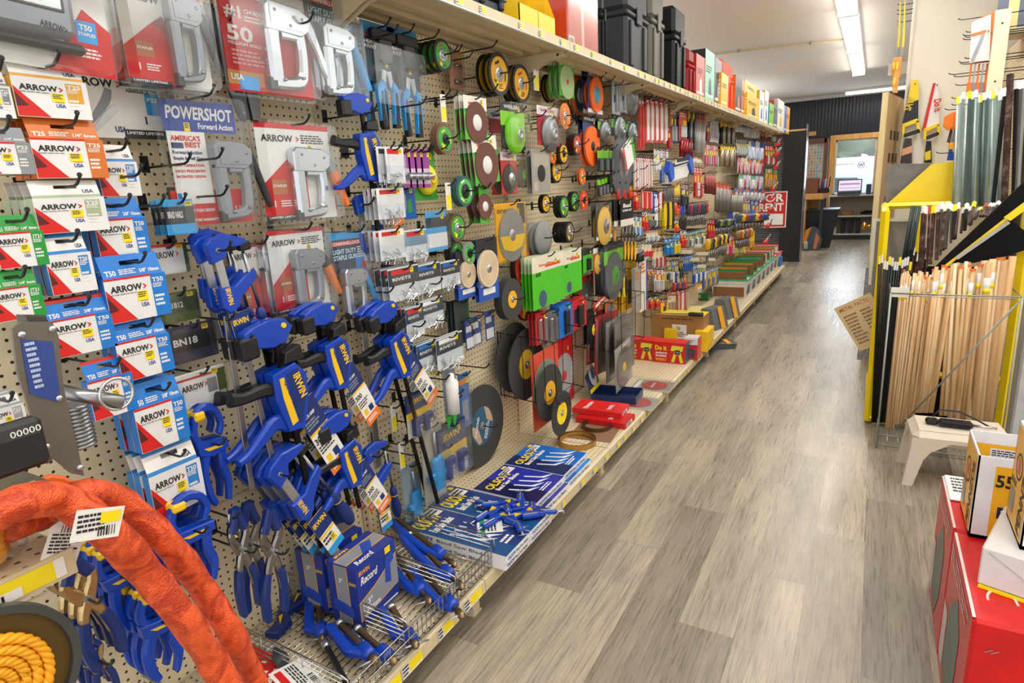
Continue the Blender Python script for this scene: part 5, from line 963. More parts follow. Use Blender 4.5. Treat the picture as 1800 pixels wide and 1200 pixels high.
b = B(); b.at(Matrix.Rotation(-math.pi/2, 4, 'X') @ Matrix.Translation((-.008, -.02, 0))); b.lathe([(.0, -.085), (.026, -.082), (.028, .05), (.014, .065), (.012, .085), (.0, .09)], WHITE, 18); b.obj('bottle', t)
for q in (-.02, .02): B().prism([(q-.018, -.09), (q+.02, -.1), (q-.01, -.15)], .0, .006, mat('2aa83a', .4)).obj('wedge', t)
clampat(t, 790, 690, .2)
P_(808, 826, 654, 752, .14, 'tall narrow blue glass cutter card by the huge grey disc', '2f6cb0', 1, name='tool_card', cat='carded pack', bands=((-.4, .0, '8a9298', -.3, .3), (.3, .4, 'e08030')), pouch=.012)
def cornerpack(xl, xr, yt, yb, label, n=1):
    def sh(t, w_, h_):
        for q in (-.22, .2): b = B(); b.prism([(q*w_-.02, -h_*.45), (q*w_+.0, -h_*.45), (q*w_+.004, -h_*.2), (q*w_+.028, -h_*.2), (q*w_+.028, -h_*.06), (q*w_-.02, -h_*.06)], .002, .026, IRN); o = b.obj('small_clamp', t); B().tube([(q*w_+.0, -h_*.28, .014), (q*w_+.05, -h_*.28, .014)], .006, STEEL, 8).obj('spindle', o)
    P_(xl, xr, yt, yb, .2, label, '1f3570', n, .03, name='clamp_pack', cat='carded pack', bands=((-.06, .08, 'f2c21c'), (-.5, -.06, 'c9c4b4')), words=(('IRWIN', -.3, .24, .12, YELC, .55),), shapes=(sh,), pouch=.035)
cornerpack(714, 759, 685, 763, 'clear navy pack of small blue clamps above the lower one', 1)
cornerpack(770, 822, 742, 838, 'clear navy pack of two blue pipe clamps beside the huge disc', 2)
def pipe_tool(t, w_, h_):
    b = B(); b.tube([(0, h_*.4, .012), (w_*.05, h_*.1, .012)], .007, SIL, 8); b.obj('spindle', t)
    b = B(); b.rbox(-w_*.2, w_*.25, -h_*.36, h_*.08, .003, .03, SKY, .008).rbox(-w_*.4, w_*.4, -h_*.2, -h_*.1, .004, .028, SKY, .006); b.obj('tool_body', t)
P_(742, 782, 742, 882, .18, 'tall clear pack of a light blue threaded tool', 'b9b3a0', 1, name='tool_pack', cat='carded pack', shapes=(pipe_tool,), pouch=.04)
P_(708, 742, 812, 925, .12, 'clear pack of a light blue tool behind the long clamp bars', '9fb4bc', 1, name='tool_pack', cat='carded pack', shapes=(pipe_tool,), pouch=.04)
P_(694, 708, 772, 822, .04, 'white and yellow shelf ticket hanging near the pegboard', 'e8e8e2', 1, name='hang_ticket', cat='ticket', bands=((-.4, .1, 'f2e020', -.1, .5),), stick=False)
# the huge cutting disc by the wall
c = onx(848, 748, WX+.05); rr = abs(onx(848, 676, WX+.05).z-c.z); t = disc('cutting_disc', rr, mat('3e3f3d', .85), mat('31617e', .5), 'huge dark grey cutting disc with a blue-tan label against the pegboard', th=.006, fr=.48, hr=.1, hub_in=.06, hub=mat('8a8a80', .5))
b = B(); b.prism([(-rr*.44, rr*.12), (-rr*.44, -rr*.1), (-rr*.2, -rr*.42), (-rr*.05, -rr*.4), (-rr*.2, 0)], .001, .0014, mat('c9a68a', .6)).prism([(rr*.12, rr*.46), (rr*.3, rr*.36), (rr*.45, rr*.1), (rr*.46, -.05*rr), (rr*.2, rr*.1)], .001, .0014, mat('c9a68a', .6)); b.at(Matrix.Rotation(1.2, 4, 'Z')); b.text('DIAMOND', -rr*.3, rr*.2, rr*.09, WHITE, .002, w=rr*.5).lines(-rr*.3, rr*.2, -rr*.3, -rr*.15, 3, .002, WHITE); b.obj('label_print', t)
pose(t, c, WALLF); hook(c.y, c.z, .14)
# ---- wire blade rack with discs standing in it
WIRE = mat('17181a', .4, .6)
def wire_rack(y0, y1, z0, z1, depth, label, n=6):
    t = thing('wire_rack', label, 'wire rack'); r = .0026
    b = B()
    for z in (z0, z1):
        b.tube([(WX, y0, z), (WX+depth, y0, z-.03), (WX+depth, y1, z-.03), (WX, y1, z)], r, WIRE, 6)
    for y in (y0, y1): b.tube([(WX+.004, y, z0-.01), (WX+.004, y, z1+.01)], r, WIRE, 6)
    b.obj('outer_frame', t)
    for i in range(n):
        x = WX+.02+(depth-.02)*i/(n-1); B().tube([(x, y0, z1-.03*(x-WX)/depth), (x, y0+.01, z0-.02), (x, y1-.01, z0-.02), (x, y1, z1-.03*(x-WX)/depth)], r*.8, WIRE, 5).obj('divider_wire', t)
    return t
q0, q1 = onx(880, 700, WX), onx(905, 700, WX)
wire_rack(q0.y, q0.y+.36, .44, .78, .33, 'black wire rack holding large discs above the band saw blade coils')
def rackdisc(px, py, rpx, d, rim, face, label, **kw):
    X = WX+d; c = onx(px, py, X); r = abs(onx(px, py-rpx, X).z-c.z); t = disc('cutting_disc', r, rim, face, label, **kw); pose(t, c, WALLF, rz=R_.random()); return t
rackdisc(905, 628, 62, .06, ABR, GR, 'dark disc standing rearmost in the wire rack', fr=.4)
rackdisc(926, 640, 63, .13, DKG, mat('d8b42a', .5), 'large dark disc with a yellow centre in the wire rack middle', fr=.42, hr=.12)
rackdisc(967, 690, 50, .25, DKG, DWY, 'black disc with an orange yellow centre near the rack front', fr=.42, hr=.14)
rackdisc(988, 726, 39, .31, mat('343438', .7), mat('ffe020', .45), 'small black disc with a vivid yellow centre in the rack mouth', fr=.5, hr=.14)
P_(936, 984, 612, 745, .2, 'red card with a big grey green disc standing in the rack', 'd8503c', 1, name='disc_card', cat='carded pack', shapes=(sh_disc(mat('7f8a78', .9), .47, .0, REDD, hr=.1),), hk=False, stick=False)
P_(972, 1009, 592, 722, .05, 'tall red card with a large white toothed saw blade', 'c8202a', 1, name='saw_blade_pack', cat='saw blade pack', shapes=(sh_wheel(mat('cfd4d8', .35, .4), .49, -.02, REDD, .1),))
q = onx(1012, 640, WX)
wire_rack(q.y-.05, q.y+.42, .48, .8, .34, 'second black wire rack with clear packed saw blades')
for i, (px, py, w2, h2, d, lb, base) in enumerate(((1050, 590, 18, 45, .12, 'red carded circular blade tilted in the second rack', 'b82430'), (1066, 600, 20, 50, .18, 'red and silver carded blade, next outward in the second rack', 'a82a34'), (1084, 610, 18, 52, .24, 'clear packed circular blade in the second rack', '9a9690'), (1098, 605, 17, 50, .29, 'clear packed dark blade near the second rack front', '7a746c'), (1096, 640, 14, 38, .33, 'clear packed blade with yellow marks, outermost in the second rack', 'a8a49a'))):
    P_(px-w2, px+w2, py-h2, py+h2, d, lb, base, 1, rz=-.12+.05*i, name='saw_blade_pack', cat='saw blade pack', shapes=(sh_wheel(mat('8c8c8a', .35, .7), .46, -.05, YELC, .1),), pouch=.015, hk=False)
q = onx(1130, 610, WX)
wire_rack(q.y, q.y+.3, .38, .6, .3, 'empty black wire rack over the sawhorse bracket boxes', 4)
# ================================================================ goods lying on the bottom deck
def lie(t, p, rz=0, rx=0, ry=0): pose(t, p, LIEF, rz=rz, rx=rx, ry=ry); return t
def deck(px, py, z=DECK): return onz(px, py, z)
# ---- band saw blade boxes: (front-corner pixels) given as the deck centre, size along the aisle, depth, height
def blade_box(label, la, dp, h_, c1, c2, lab=True):
    t = thing('blade_box', label, 'blade box'); b = B(); A1 = mat(c1, .25); A2 = mat(c2, .25); W2 = mat('ececee', .4)
    b.box(-la/2, la/2, -dp/2, dp/2, 0, h_, A1, side=W2); b.rect(-la/2, -la*.1, -dp/2, dp/2, h_+.0004, A2) if c1 != c2 else None
    b.obj('carton', t); b = B(); z = h_+.001
    b.text('OLSON', -la*.42, dp*.24, dp*.13, mat('f4d81a', .4), z, w=la*.62).text('Band Saw Blades', -la*.38, dp*.13, dp*.075, WHITE, z, w=la*.66)
    for i in range(4):
        x = -la*.3+i*la*.17; b.prism([(x, dp*.02), (x+la*.03, dp*.04), (x+la*.12, -dp*.2), (x+la*.3, -dp*.33), (x+la*.1, -dp*.26)], z-.0006, z, mat('dfe6ec', .3))
    b.rect(-la*.1+la*.18, la*.44, dp*.28, dp*.4, z, WHITE).lines(la*.1, la*.42, dp*.3, dp*.38, 2, z+.0006, INK).rect(la*.3, la*.42, dp*.42, dp*.47, z, YEL) if lab else None
    b.lines(-la*.1, la*.3, -dp*.44, -dp*.36, 2, z, WHITE)
    b.at(Matrix.Translation((0, -dp/2-.0008, 0)) @ Matrix.Rotation(math.pi/2, 4, 'X')); b.text('OLSON', -la*.44, h_*.25, h_*.45, mat('2a70b8', .4), 0, w=la*.3).text('Band Saw Blades', -la*.1, h_*.25, h_*.42, TXT, 0, w=la*.5, bold=False)
    b.at(Matrix.Translation((-la/2-.0008, 0, 0)) @ Matrix.Rotation(-math.pi/2, 4, 'Z') @ Matrix.Rotation(math.pi/2, 4, 'X')); b.text('OLSON', -dp*.4, h_*.25, h_*.5, mat('2a70b8', .4), 0, w=dp*.26).text('Band Saw Blades', -dp*.1, h_*.25, h_*.45, TXT, 0, w=dp*.46, bold=False)
    b.obj('box_print', t); return t
def quad_box(pts, z):
    """centre and sizes of a box whose top face shows these corners: aisle-side near, aisle-side far, wall-side far, wall-side near"""
    q = [onz(x, y, z) for x, y in pts]; c = sum(q, Vector())/4; la = ((q[1]-q[0]).length+(q[2]-q[3]).length)/2; dp = ((q[3]-q[0]).length+(q[2]-q[1]).length)/2
    return c, la, dp
H1 = .033
def bboxp(x0, x1, y0, y1, z, h_, label, ca, cb2):
    t = blade_box(label, y1-y0, x1-x0, h_, ca, cb2); lie(t, Vector(((x0+x1)/2, (y0+y1)/2, z)))
bboxp(-1.43, -1.115, 2.34, 2.61, DECK, H1, 'light blue band saw blade box, under the topmost blue one', '1f7cc4', '14569c')
bboxp(-1.45, -1.135, 2.335, 2.605, DECK+H1, H1, 'bright blue band saw blade box lying nearest the coiled blades', '1668c0', '12285e')
bboxp(-1.43, -1.11, 2.06, 2.333, DECK, H1, 'purple blue band saw blade box, lower of its pair', '2a2f96', '1a1c60')
bboxp(-1.445, -1.13, 2.055, 2.33, DECK+H1, H1, 'dark violet blue band saw blade box on top of its pair', '28309c', '181a4e')
for k, (ya, yb, nm) in enumerate(((1.675, 1.86, 'at the wire basket end'), (1.865, 2.05, 'beside the violet boxes'))):
    bboxp(-1.57, -1.06, ya, yb, DECK, .03, 'lower navy blade box under the corner clamps, '+nm, '1f5c94', '1d2f66')
    bboxp(-1.575, -1.055, ya, yb, DECK+.03, .03, 'upper navy blade box under the corner clamps, '+nm, '263a78', '1d4f86')
# ---- corner clamps heaped on the boxes
def corner_clamp(label):
    t = thing('corner_clamp', label, 'corner clamp'); b = B(); b.prism([(-.03, -.02), (.05, -.02), (.05, .0), (.0, .01), (-.02, .05), (-.04, .05)], 0, .02, IRB).prism([(-.02, .0), (.005, .0), (-.01, .03)], .02, .024, YELC); b.obj('clamp_body', t)
    for a in (0, math.pi/2):
        M_ = Matrix.Rotation(a, 4, 'Z'); c = B(); c.at(M_); c.rbox(.03, .1, -.014, .014, .004, .02, IRB, .003).rbox(.035, .095, -.004, .004, .019, .023, SIL, .001); o = c.obj('clamp_arm', t)
        c = B(); c.at(M_); c.tube([(.09, 0, .012), (.13, 0, .012)], .004, SIL, 8).tube([(.128, -.022, .012), (.128, .022, .012)], .0018, SIL, 6); c.obj('screw', o)
    return t
cc = corner_clamp('blue corner clamp on the navy blade box, topmost of the heap')
spots = [(890, 888, 2.2, .075), (915, 893, .5, .07), (905, 915, 3.9, .066), (935, 905, 5.2, .066), (868, 898, 1.3, .066), (880, 912, 2.9, .066)]
lbs = ['topmost of the heap', 'arms towards the aisle', 'beside the green label', 'at the heap end next the violet box', 'at the wall side of the heap', 'in the middle of the heap']
for i, (px, py, a, dz) in enumerate(spots):
    o = cc if i == 0 else dup(cc); o['label'] = 'blue corner clamp on the navy blade box, '+lbs[i]; p = onz(px, py, DECK+dz); lie(o, p, a, rx=R_.uniform(-.15, .15))
o = B().box(-.05, .05, -.07, .07, 0, .001, PAPER).rect(-.05, .05, 0, .02, .0014, mat('2aa050', .5)).lines(-.04, .04, -.05, -.01, 3, .0014, INK).rect(-.05, .05, .03, .07, .0014, IRN).obj('clamp_card'); tag(o, 'loose green banded clamp card on the navy blade box', 'card'); lie(o, onz(852, 925, DECK+.062), .6)
# ---- coils, red boxes, blue display tray, carded blades
def coil(px, py, R1, label, m, z, hgt=.022):
    t = thing('blade_coil', label, 'coiled band saw blade'); b = B()
    for i in range(3): b.ring(0, 0, R1-.006*i-.003, R1-.006*i, 0, hgt-.002*i, m, 44)
    b.obj('coiled_blade', t); B().tube([(R1-.02, .0, hgt*.5), (R1+.004, 0, hgt*.5), (R1+.004, .0, hgt*.4)], .003, BLK3, 6).obj('tie', t); lie(t, onz(px, py, z)); return t
sq = B().box(-.14, .14, -.12, .12, 0, .004, mat('8c6a4e', .5)).obj('cardboard_sheet'); tag(sq, 'flat brown sheet under the grey blade coil', 'sheet'); lie(sq, onz(1048, 757, DECK), .1)
coil(1049, 750, .085, 'dark steel band saw blade coil on a brown sheet', mat('6d5844', .35, .8), DECK+.005)
coil(1014, 778, .105, 'golden brass coloured band saw blade coil on the deck', mat('b8904a', .3, .85), DECK+.002, .028)
def flatbox(px, py, z, la, dp, h_, label, top, side, rz=0, words=(), name='blade_carton', cat='carton'):
    t = thing(name, label, cat); b = B(); b.box(-la/2, la/2, -dp/2, dp/2, 0, h_, mat(top, .3), side=mat(side, .4)); b.obj('carton', t); b = B()
    for w0 in words: b.text(w0[0], w0[1]*la, w0[2]*dp, w0[3]*dp, w0[4], h_+.001, w=w0[5]*la)
    b.at(Matrix.Translation((0, -dp/2-.0008, 0)) @ Matrix.Rotation(math.pi/2, 4, 'X')); b.rect(-la*.35, la*.2, h_*.2, h_*.8, 0, WHITE).text(words[-1][0] if words else 'SIZE', -la*.3, h_*.3, h_*.35, TXT, .0006, w=la*.4)
    b.obj('box_print', t); p = onz(px, py, z+h_); lie(t, Vector((p.x, p.y, z)), rz); return t
flatbox(1064, 730, DECK, .17, .3, .035, 'red thin metal blade carton, lower of the two', 'cc1c1c', 'c41c1c', words=(('THIN METAL', -.3, -.2, .08, WHITE, .5),))
flatbox(1056, 713, DECK+.036, .17, .3, .032, 'red thin metal blade carton lying on top', 'e02020', 'c8201e', .06, words=(('Milwaukee', -.4, .2, .1, WHITE, .7), ('THIN METAL', -.3, -.25, .08, WHITE, .5)))
t = thing('display_tray', 'dark blue counter tray with a toothed saw blade on its raised lid', 'display tray'); NV = mat('142a58', .4)
b = B(); b.box(-.1, .1, -.14, .14, 0, .004, NV).box(-.1, .1, -.144, -.14, 0, .05, NV).box(-.1, .1, .14, .144, 0, .05, NV).box(-.104, -.1, -.144, .144, 0, .05, NV).box(.1, .104, -.144, .144, 0, .05, NV); b.obj('tray_body', t)
b = B(); b.prism([(-.12, 0), (.1, 0), (.1, .07), (.12, .12), (.06, .13), (0, .16), (-.08, .13), (-.13, .12), (-.11, .06)], 0, .003, NV).rect(-.11, .1, .0, .025, .004, YEL); o = b.obj('raised_lid', t); o.matrix_local = Matrix.Translation((0, .144, .05)) @ Matrix.Rotation(math.radians(75), 4, 'X')
b = B(); n = 40; v = [(0, .1, .008)]
for i in range(2*n): a = math.pi*i/n; q = .075 if i % 2 else .068; v.append((q*math.cos(a), .1+q*math.sin(a), .008))
b.add(v, [(0, 1+i, 1+(i+1) % (2*n)) for i in range(2*n)], mat('c8ccd4', .3, .5)).ring(0, .1, 0, .03, .008, .0086, mat('3a5aa8', .4), 20).text('BLADE', -.03, .13, .015, NAVY, .009, w=.06); o2 = b.obj('saw_blade', o)
lie(t, onz(1085, 700, DECK+.001), .1)
b = B(); b.rbox(-.09, .09, -.012, .012, 0, .02, BLK3, .003)
for i, (px, py, lb) in enumerate(((1118, 708, 'clear flat pack of a red saw blade on the deck behind the blue tray'), (1148, 678, 'clear flat pack of a red saw blade nearer the sawhorse boxes'))):
    t = thing('saw_blade_pack', lb, 'saw blade pack'); b = B(); b.box(-.11, .11, -.13, .13, 0, .003, mat('d9d3c8', .4)).rect(-.1, .1, .09, .12, .0034, WHITE); b.obj('printed_card', t)
    b = B(); b.ring(0, -.01, .006, .085, .004, .006, mat('b84a44', .4), 40).text('FREUD', -.05, -.01, .02, WHITE, .0065, w=.1); b.obj('saw_blade', t); b = B(); b.rbox(-.112, .112, -.132, .132, .003, .012, CLEAR, .004); b.obj('clear_shell', t); lie(t, onz(px, py, DECK+.001), .05)
# sawhorse bracket boxes standing on the deck, faces to the camera end
def standbox(px, py, wd, dp, h_, label, front, side, art=None, rz=0, z=DECK, name='carton', cat='carton', top=None):
    """upright carton whose face looks down the aisle; px, py is the foot of the face's middle"""
    t = thing(name, label, cat); b = B(); b.box(-wd/2, wd/2, 0, h_, -dp, 0, mat(front, .35), side=mat(side, .4)); 
    if top: b.at(Matrix.Translation((0, h_+.0006, 0)) @ Matrix.Rotation(-math.pi/2, 4, 'X')); b.rect(-wd/2, wd/2, 0, dp, 0, mat(top, .4)); b.at()
    b.obj('carton_body', t)
    if art: b = B(); art(b, wd, h_); b.obj('box_print', t)
    pose(t, onz(px, py, z), FRONTF, ry=rz); return t
def doit(b, w_, h_):
    b.text('Do it', -w_*.44, h_*.62, h_*.22, mat('f6d818', .4), .001, w=w_*.36).text('sawhorse', -w_*.42, h_*.44, h_*.11, WHITE, .001, w=w_*.36).text('brackets', -w_*.42, h_*.3, h_*.11, WHITE, .001, w=w_*.34).lines(-w_*.42, -w_*.05, h_*.08, h_*.22, 3, .001, YELC)
    Y2 = mat('e2cf3a', .5); G2 = mat('6a7484', .5)
    b.poly([(w_*.06, h_*.06), (w_*.16, h_*.06), (w_*.24, h_*.5), (w_*.16, h_*.55)], .0012, Y2).poly([(w_*.34, h_*.06), (w_*.44, h_*.06), (w_*.36, h_*.55), (w_*.28, h_*.5)], .0012, Y2).poly([(w_*.05, h_*.62), (w_*.4, h_*.6), (w_*.44, h_*.85), (w_*.08, h_*.88)], .0012, Y2).poly([(w_*.17, h_*.45), (w_*.34, h_*.45), (w_*.33, h_*.66), (w_*.18, h_*.66)], .0012, G2)
p1 = onz(1150, 634, DECK); p2 = onz(1202, 641, DECK)
standbox(1176, 638, (p2-p1).length*1.02, .13, .16, 'red sawhorse brackets carton showing its whole front', 'c81c20', '2f5a70', doit, top='d83028')
standbox(1123, 632, (p2-p1).length*1.02, .13, .16, 'red sawhorse brackets carton half behind the wire rack', 'c81c20', '2f5a70', doit, top='d83028')
def redart(b, w_, h_): b.rect(-w_*.5, w_*.5, h_*.7, h_, .0005, PAPER).lines(-w_*.4, w_*.3, h_*.75, h_*.92, 3, .001, RED).rect(w_*.0, w_*.3, h_*.1, h_*.5, .001, mat('3c4450', .5)).lines(-w_*.4, -w_*.1, h_*.2, h_*.6, 6, .001, WHITE)
standbox(1214, 632, .1, .12, .17, 'small white topped red carton beside the sawhorse boxes', 'c82828', 'e0503c', redart, top='d9d6cf')
def cardart(b, w_, h_): b.rect(-w_*.1, w_*.18, h_*.3, h_*.72, .001, WHITE).lines(-w_*.08, w_*.16, h_*.34, h_*.5, 3, .0014, INK).bar(-w_*.02, w_*.06, h_*.55, h_*.66, .0014).lines(-w_*.3, w_*.3, h_*.84, h_*.9, 1, .001, mat('5a4028', .7))
standbox(1190, 612, .42, .2, .28, 'plain brown cardboard box behind the red cartons', 'a97b45', 'a0723e', cardart, top='e8cf20')
# yellow tool packs stacked behind, with a black handled saw
for i in range(4):
    o = B().rbox(-.05, .05, -.12, .12, 0, .085, mat('f2c41a', .45), .004).obj('yellow_case'); tag(o, 'yellow boxed tool case behind the brown box, %s of the stack' % ['lowest', 'second', 'third', 'topmost'][i], 'case', 'yellow cases beside the brown box'); p = onz(1252, 620, DECK); pose(o, Vector((p.x-.09, p.y+.12, DECK+.0855*i if i < 2 else DECK+.0855*(i-2))) + (Vector((-.25, 0, 0)) if i > 1 else Vector()), _RZ)
t = thing('hand_saw', 'black gripped saw lying on top of the brown cardboard box', 'saw'); B().prism([(-.28, -.01), (.0, -.03), (.0, .03), (-.28, .012)], -.001, .001, SIL).obj('saw_blade', t); B().lathe([(.012, 0), (.018, .02), (.016, .08), (.02, .11), (.0, .12)], BLK3, 12).obj('grip', t).matrix_local = Matrix.Rotation(math.pi/2, 4, 'Y')
pose(t, onz(1210, 552, DECK+.30), _RZ, rz=.1)
o = B().box(-.2, .2, -.14, .14, 0, .005, mat('dcca8c', .6)).obj('flat_sheet'); tag(o, 'pale cream sheet lying on the deck behind the brown box', 'sheet'); lie(o, onz(1215, 545, DECK+.1), .2)
# grey bench hoods
for i, (px, py, lb) in enumerate(((1252, 575, 'grey steel blade guard with a yellow label, first of two'), (1275, 556, 'grey steel blade guard behind the first'))):
    t = thing('steel_guard', lb, 'steel guard'); GG = mat('7b7f86', .35, .5); b = B(); b.prism([(-.1, 0), (.1, 0), (.05, .19), (-.05, .19)], -.12, .12, GG); b.obj('guard_body', t); b = B(); b.prism([(.104, 0), (.114, 0), (.06, .2), (.05, .2)], -.05, .02, mat('f0a820', .5)); b.obj('paper_label', t)
    pose(t, onz(px, py, DECK), FRONTF, ry=-.3)
t = thing('steel_guard', 'grey steel piece with a yellow tag lying on the floor under the shelf lip', 'steel guard'); b = B(); b.prism([(-.12, 0), (.1, 0), (.12, .05), (-.1, .06)], -.08, .08, mat('5d6168', .4, .5)); b.obj('guard_body', t); B().box(.02, .06, .05, .06, -.06, .09, mat('f0a820', .5)).obj('paper_label', t); pose(t, onz(1268, 610, .0), FRONTF, ry=.5)
t = thing('brown_clamp', 'brown leather coloured part on the deck beside the steel guard', 'part'); b = B(); b.lathe([(.02, 0), (.035, .012), (.03, .03), (.01, .035)], mat('8a4a22', .4), 14); b.obj('body_shell', t); pose(t, onz(1264, 574, DECK), _RZ)
# white tubs with boxes in them
def tub(px, py, label, rim, cont, k=1.0):
    t = thing('storage_tub', label, 'tub'); W1 = mat('e3e1da', .35); a, c2, h_ = .17*k, .13*k, .17*k
    b = B(); v = []; 
    for z, q in ((0, .86), (h_, 1)): v += [(-a*q, -c2*q, z), (a*q, -c2*q, z), (a*q, c2*q, z), (-a*q, c2*q, z)]
    b.add(v, [(0, 1, 5, 4), (1, 2, 6, 5), (2, 3, 7, 6), (3, 0, 4, 7), (3, 2, 1, 0)], W1)
    b.box(-a-.004, a+.004, -c2-.004, c2+.004, h_-.035, h_-.028, W1); b.obj('tub_body', t)
    b = B(); b.box(-a-.012, a+.012, -c2-.012, -c2, h_, h_+.016, mat(rim, .4)).box(-a-.012, a+.012, c2, c2+.012, h_, h_+.016, mat(rim, .4)).box(-a-.012, -a, -c2, c2, h_, h_+.016, mat(rim, .4)).box(a, a+.012, -c2, c2, h_, h_+.016, mat(rim, .4)); b.obj('rim', t)
    b = B(); b.add([(a*.885, -c2*.5, .03), (a*.885, c2*.5, .03), (a*.98, c2*.5, h_*.75), (a*.98, -c2*.5, h_*.75)], [(0, 1, 2, 3)], mat('5a6068', .3)).lathe([(.0, 0), (.02, .0)], YEL, 10) if 0 else b.box(a*.9, a*.96, -c2*.5, c2*.4, .04, h_*.7, mat('5a6068', .4)); b.obj('side_label', t)
    p = Vector((px, py, DECK)); t.location = p
    for i, (c, dx, hh) in enumerate(cont):
        o = thing('seed_carton', '%s carton standing in the %s' % (c[0], label.split(',')[0]), 'carton', 'cartons packed in the tubs'); bb = B(); bb.box(-.14*k, .14*k, -.004, .004, 0, hh, mat(c[1], .4)); bb.rect(-.1*k, .04*k, .2*hh, .8*hh, .0045, PAPER); bb.obj('carton_front', o)
        bb = B(); bb.box(-.14*k, .14*k, -.04, -.004, 0, hh*.94, mat(c[2], .6)); bb.obj('carton_flap', o); pose(o, Vector((p.x, p.y+dx*k, DECK+.02)), _RZ)
    return t
g1 = ('green fronted', '2f8a3e', '8a5a34'); g2 = ('green and orange', 'd88a2e', '2f7a3a'); g3 = ('red and white', 'd04838', 'e8e4da'); g4 = ('teal printed', '3aa8a0', '8a5a34'); g5 = ('brown', '8a5c38', '7a4c2c')
ty0 = onz(1283, 520, DECK).y; TN = 8; tp = (10.12-ty0)/(TN-1)
nmT = ['first', 'second', 'third', 'fourth', 'fifth', 'sixth', 'seventh', 'last']; rimT = ['28b070']*3+['3ac08a']*3+['e83a3a']*2; cT = [(g1, g2), (g5, g2, g1), (g5, g1), (g4, g1, g5), (g5, g3), (g4, g3, g2), (g3, g4), (g3, g3)]
for k in range(TN): tub(LIPX-.26, ty0+tp*k, '%s white tub along the deck' % nmT[k], rimT[k], [(c, -.09+.09*i, .3+.015*i) for i, c in enumerate(cT[k])], 1.2)
standbox(1362, 468, .16, .2, .14, 'blue carton at the very end of the bottom deck', '2a78c8', '2a70b8')
for i, (px, py) in enumerate(((1232, 528), (1250, 512))): standbox(px, py, .16, .05, .08, 'small green carton on the deck at the wall, %s' % nth(i), '1f7a3c', '2a8a44', lambda b, w_, h_: b.lines(-w_*.4, w_*.1, h_*.3, h_*.8, 3, .001, WHITE))
# ---- chrome wire basket shelf at the near end
CW = mat('b4b2ac', .22, 1)
t = thing('wire_basket', 'long chrome wire basket with dividers on the bottom shelf', 'wire basket'); y0b, y1b = .42, 1.665
x0b, x1b = WX+.02, LIPX-.01; zb = DECK+.012; b = B()
for i in range(44):
    x = x0b+(x1b-x0b)*i/43; b.tube([(x, y0b, zb), (x, y1b, zb)], .0018, CW, 5, smooth=False) if i % 2 == 0 else None
for i in range(6): b.tube([(x0b, y0b+(y1b-y0b)*i/5, zb-.004), (x1b, y0b+(y1b-y0b)*i/5, zb-.004)], .0028, CW, 6)
o = b.obj('basket_floor', t)
b = B(); n = 58
for i in range(n+1):
    y = y0b+(y1b-y0b)*i/n; b.tube([(x1b-.01, y, zb), (x1b, y, zb+.01), (x1b+.004, y, zb+.075)], .0017, CW, 5, smooth=False)
for z in (.0, .04, .078): b.tube([(x1b+.002, y0b, zb+z), (x1b+.004, y1b, zb+z)], .0026, CW, 6)
b.obj('front_grille', t)
for k in range(6):
    y = y0b+(y1b-y0b)*k/5+.03; b = B()
    for q in range(5): b.tube([(x0b, y, zb+.02+q*.02), (x0b+.02, y, zb+.022+q*.02), (x1b-.02, y, zb+.022+q*.016)], .0019, CW, 5)
    b.tube([(x0b, y, zb), (x0b, y, zb+.11)], .0026, CW, 6).tube([(x0b, y, zb+.11), (x0b+.06, y, zb+.11), (x1b-.04, y, zb+.1), (x1b-.002, y, zb+.09), (x1b, y, zb+.02)], .0028, CW, 6)
    for q in (.33, .66): b.tube([(x0b+(x1b-x0b)*q, y, zb), (x0b+(x1b-x0b)*q, y, zb+.104)], .0022, CW, 5)
    b.obj('wire_divider', t)
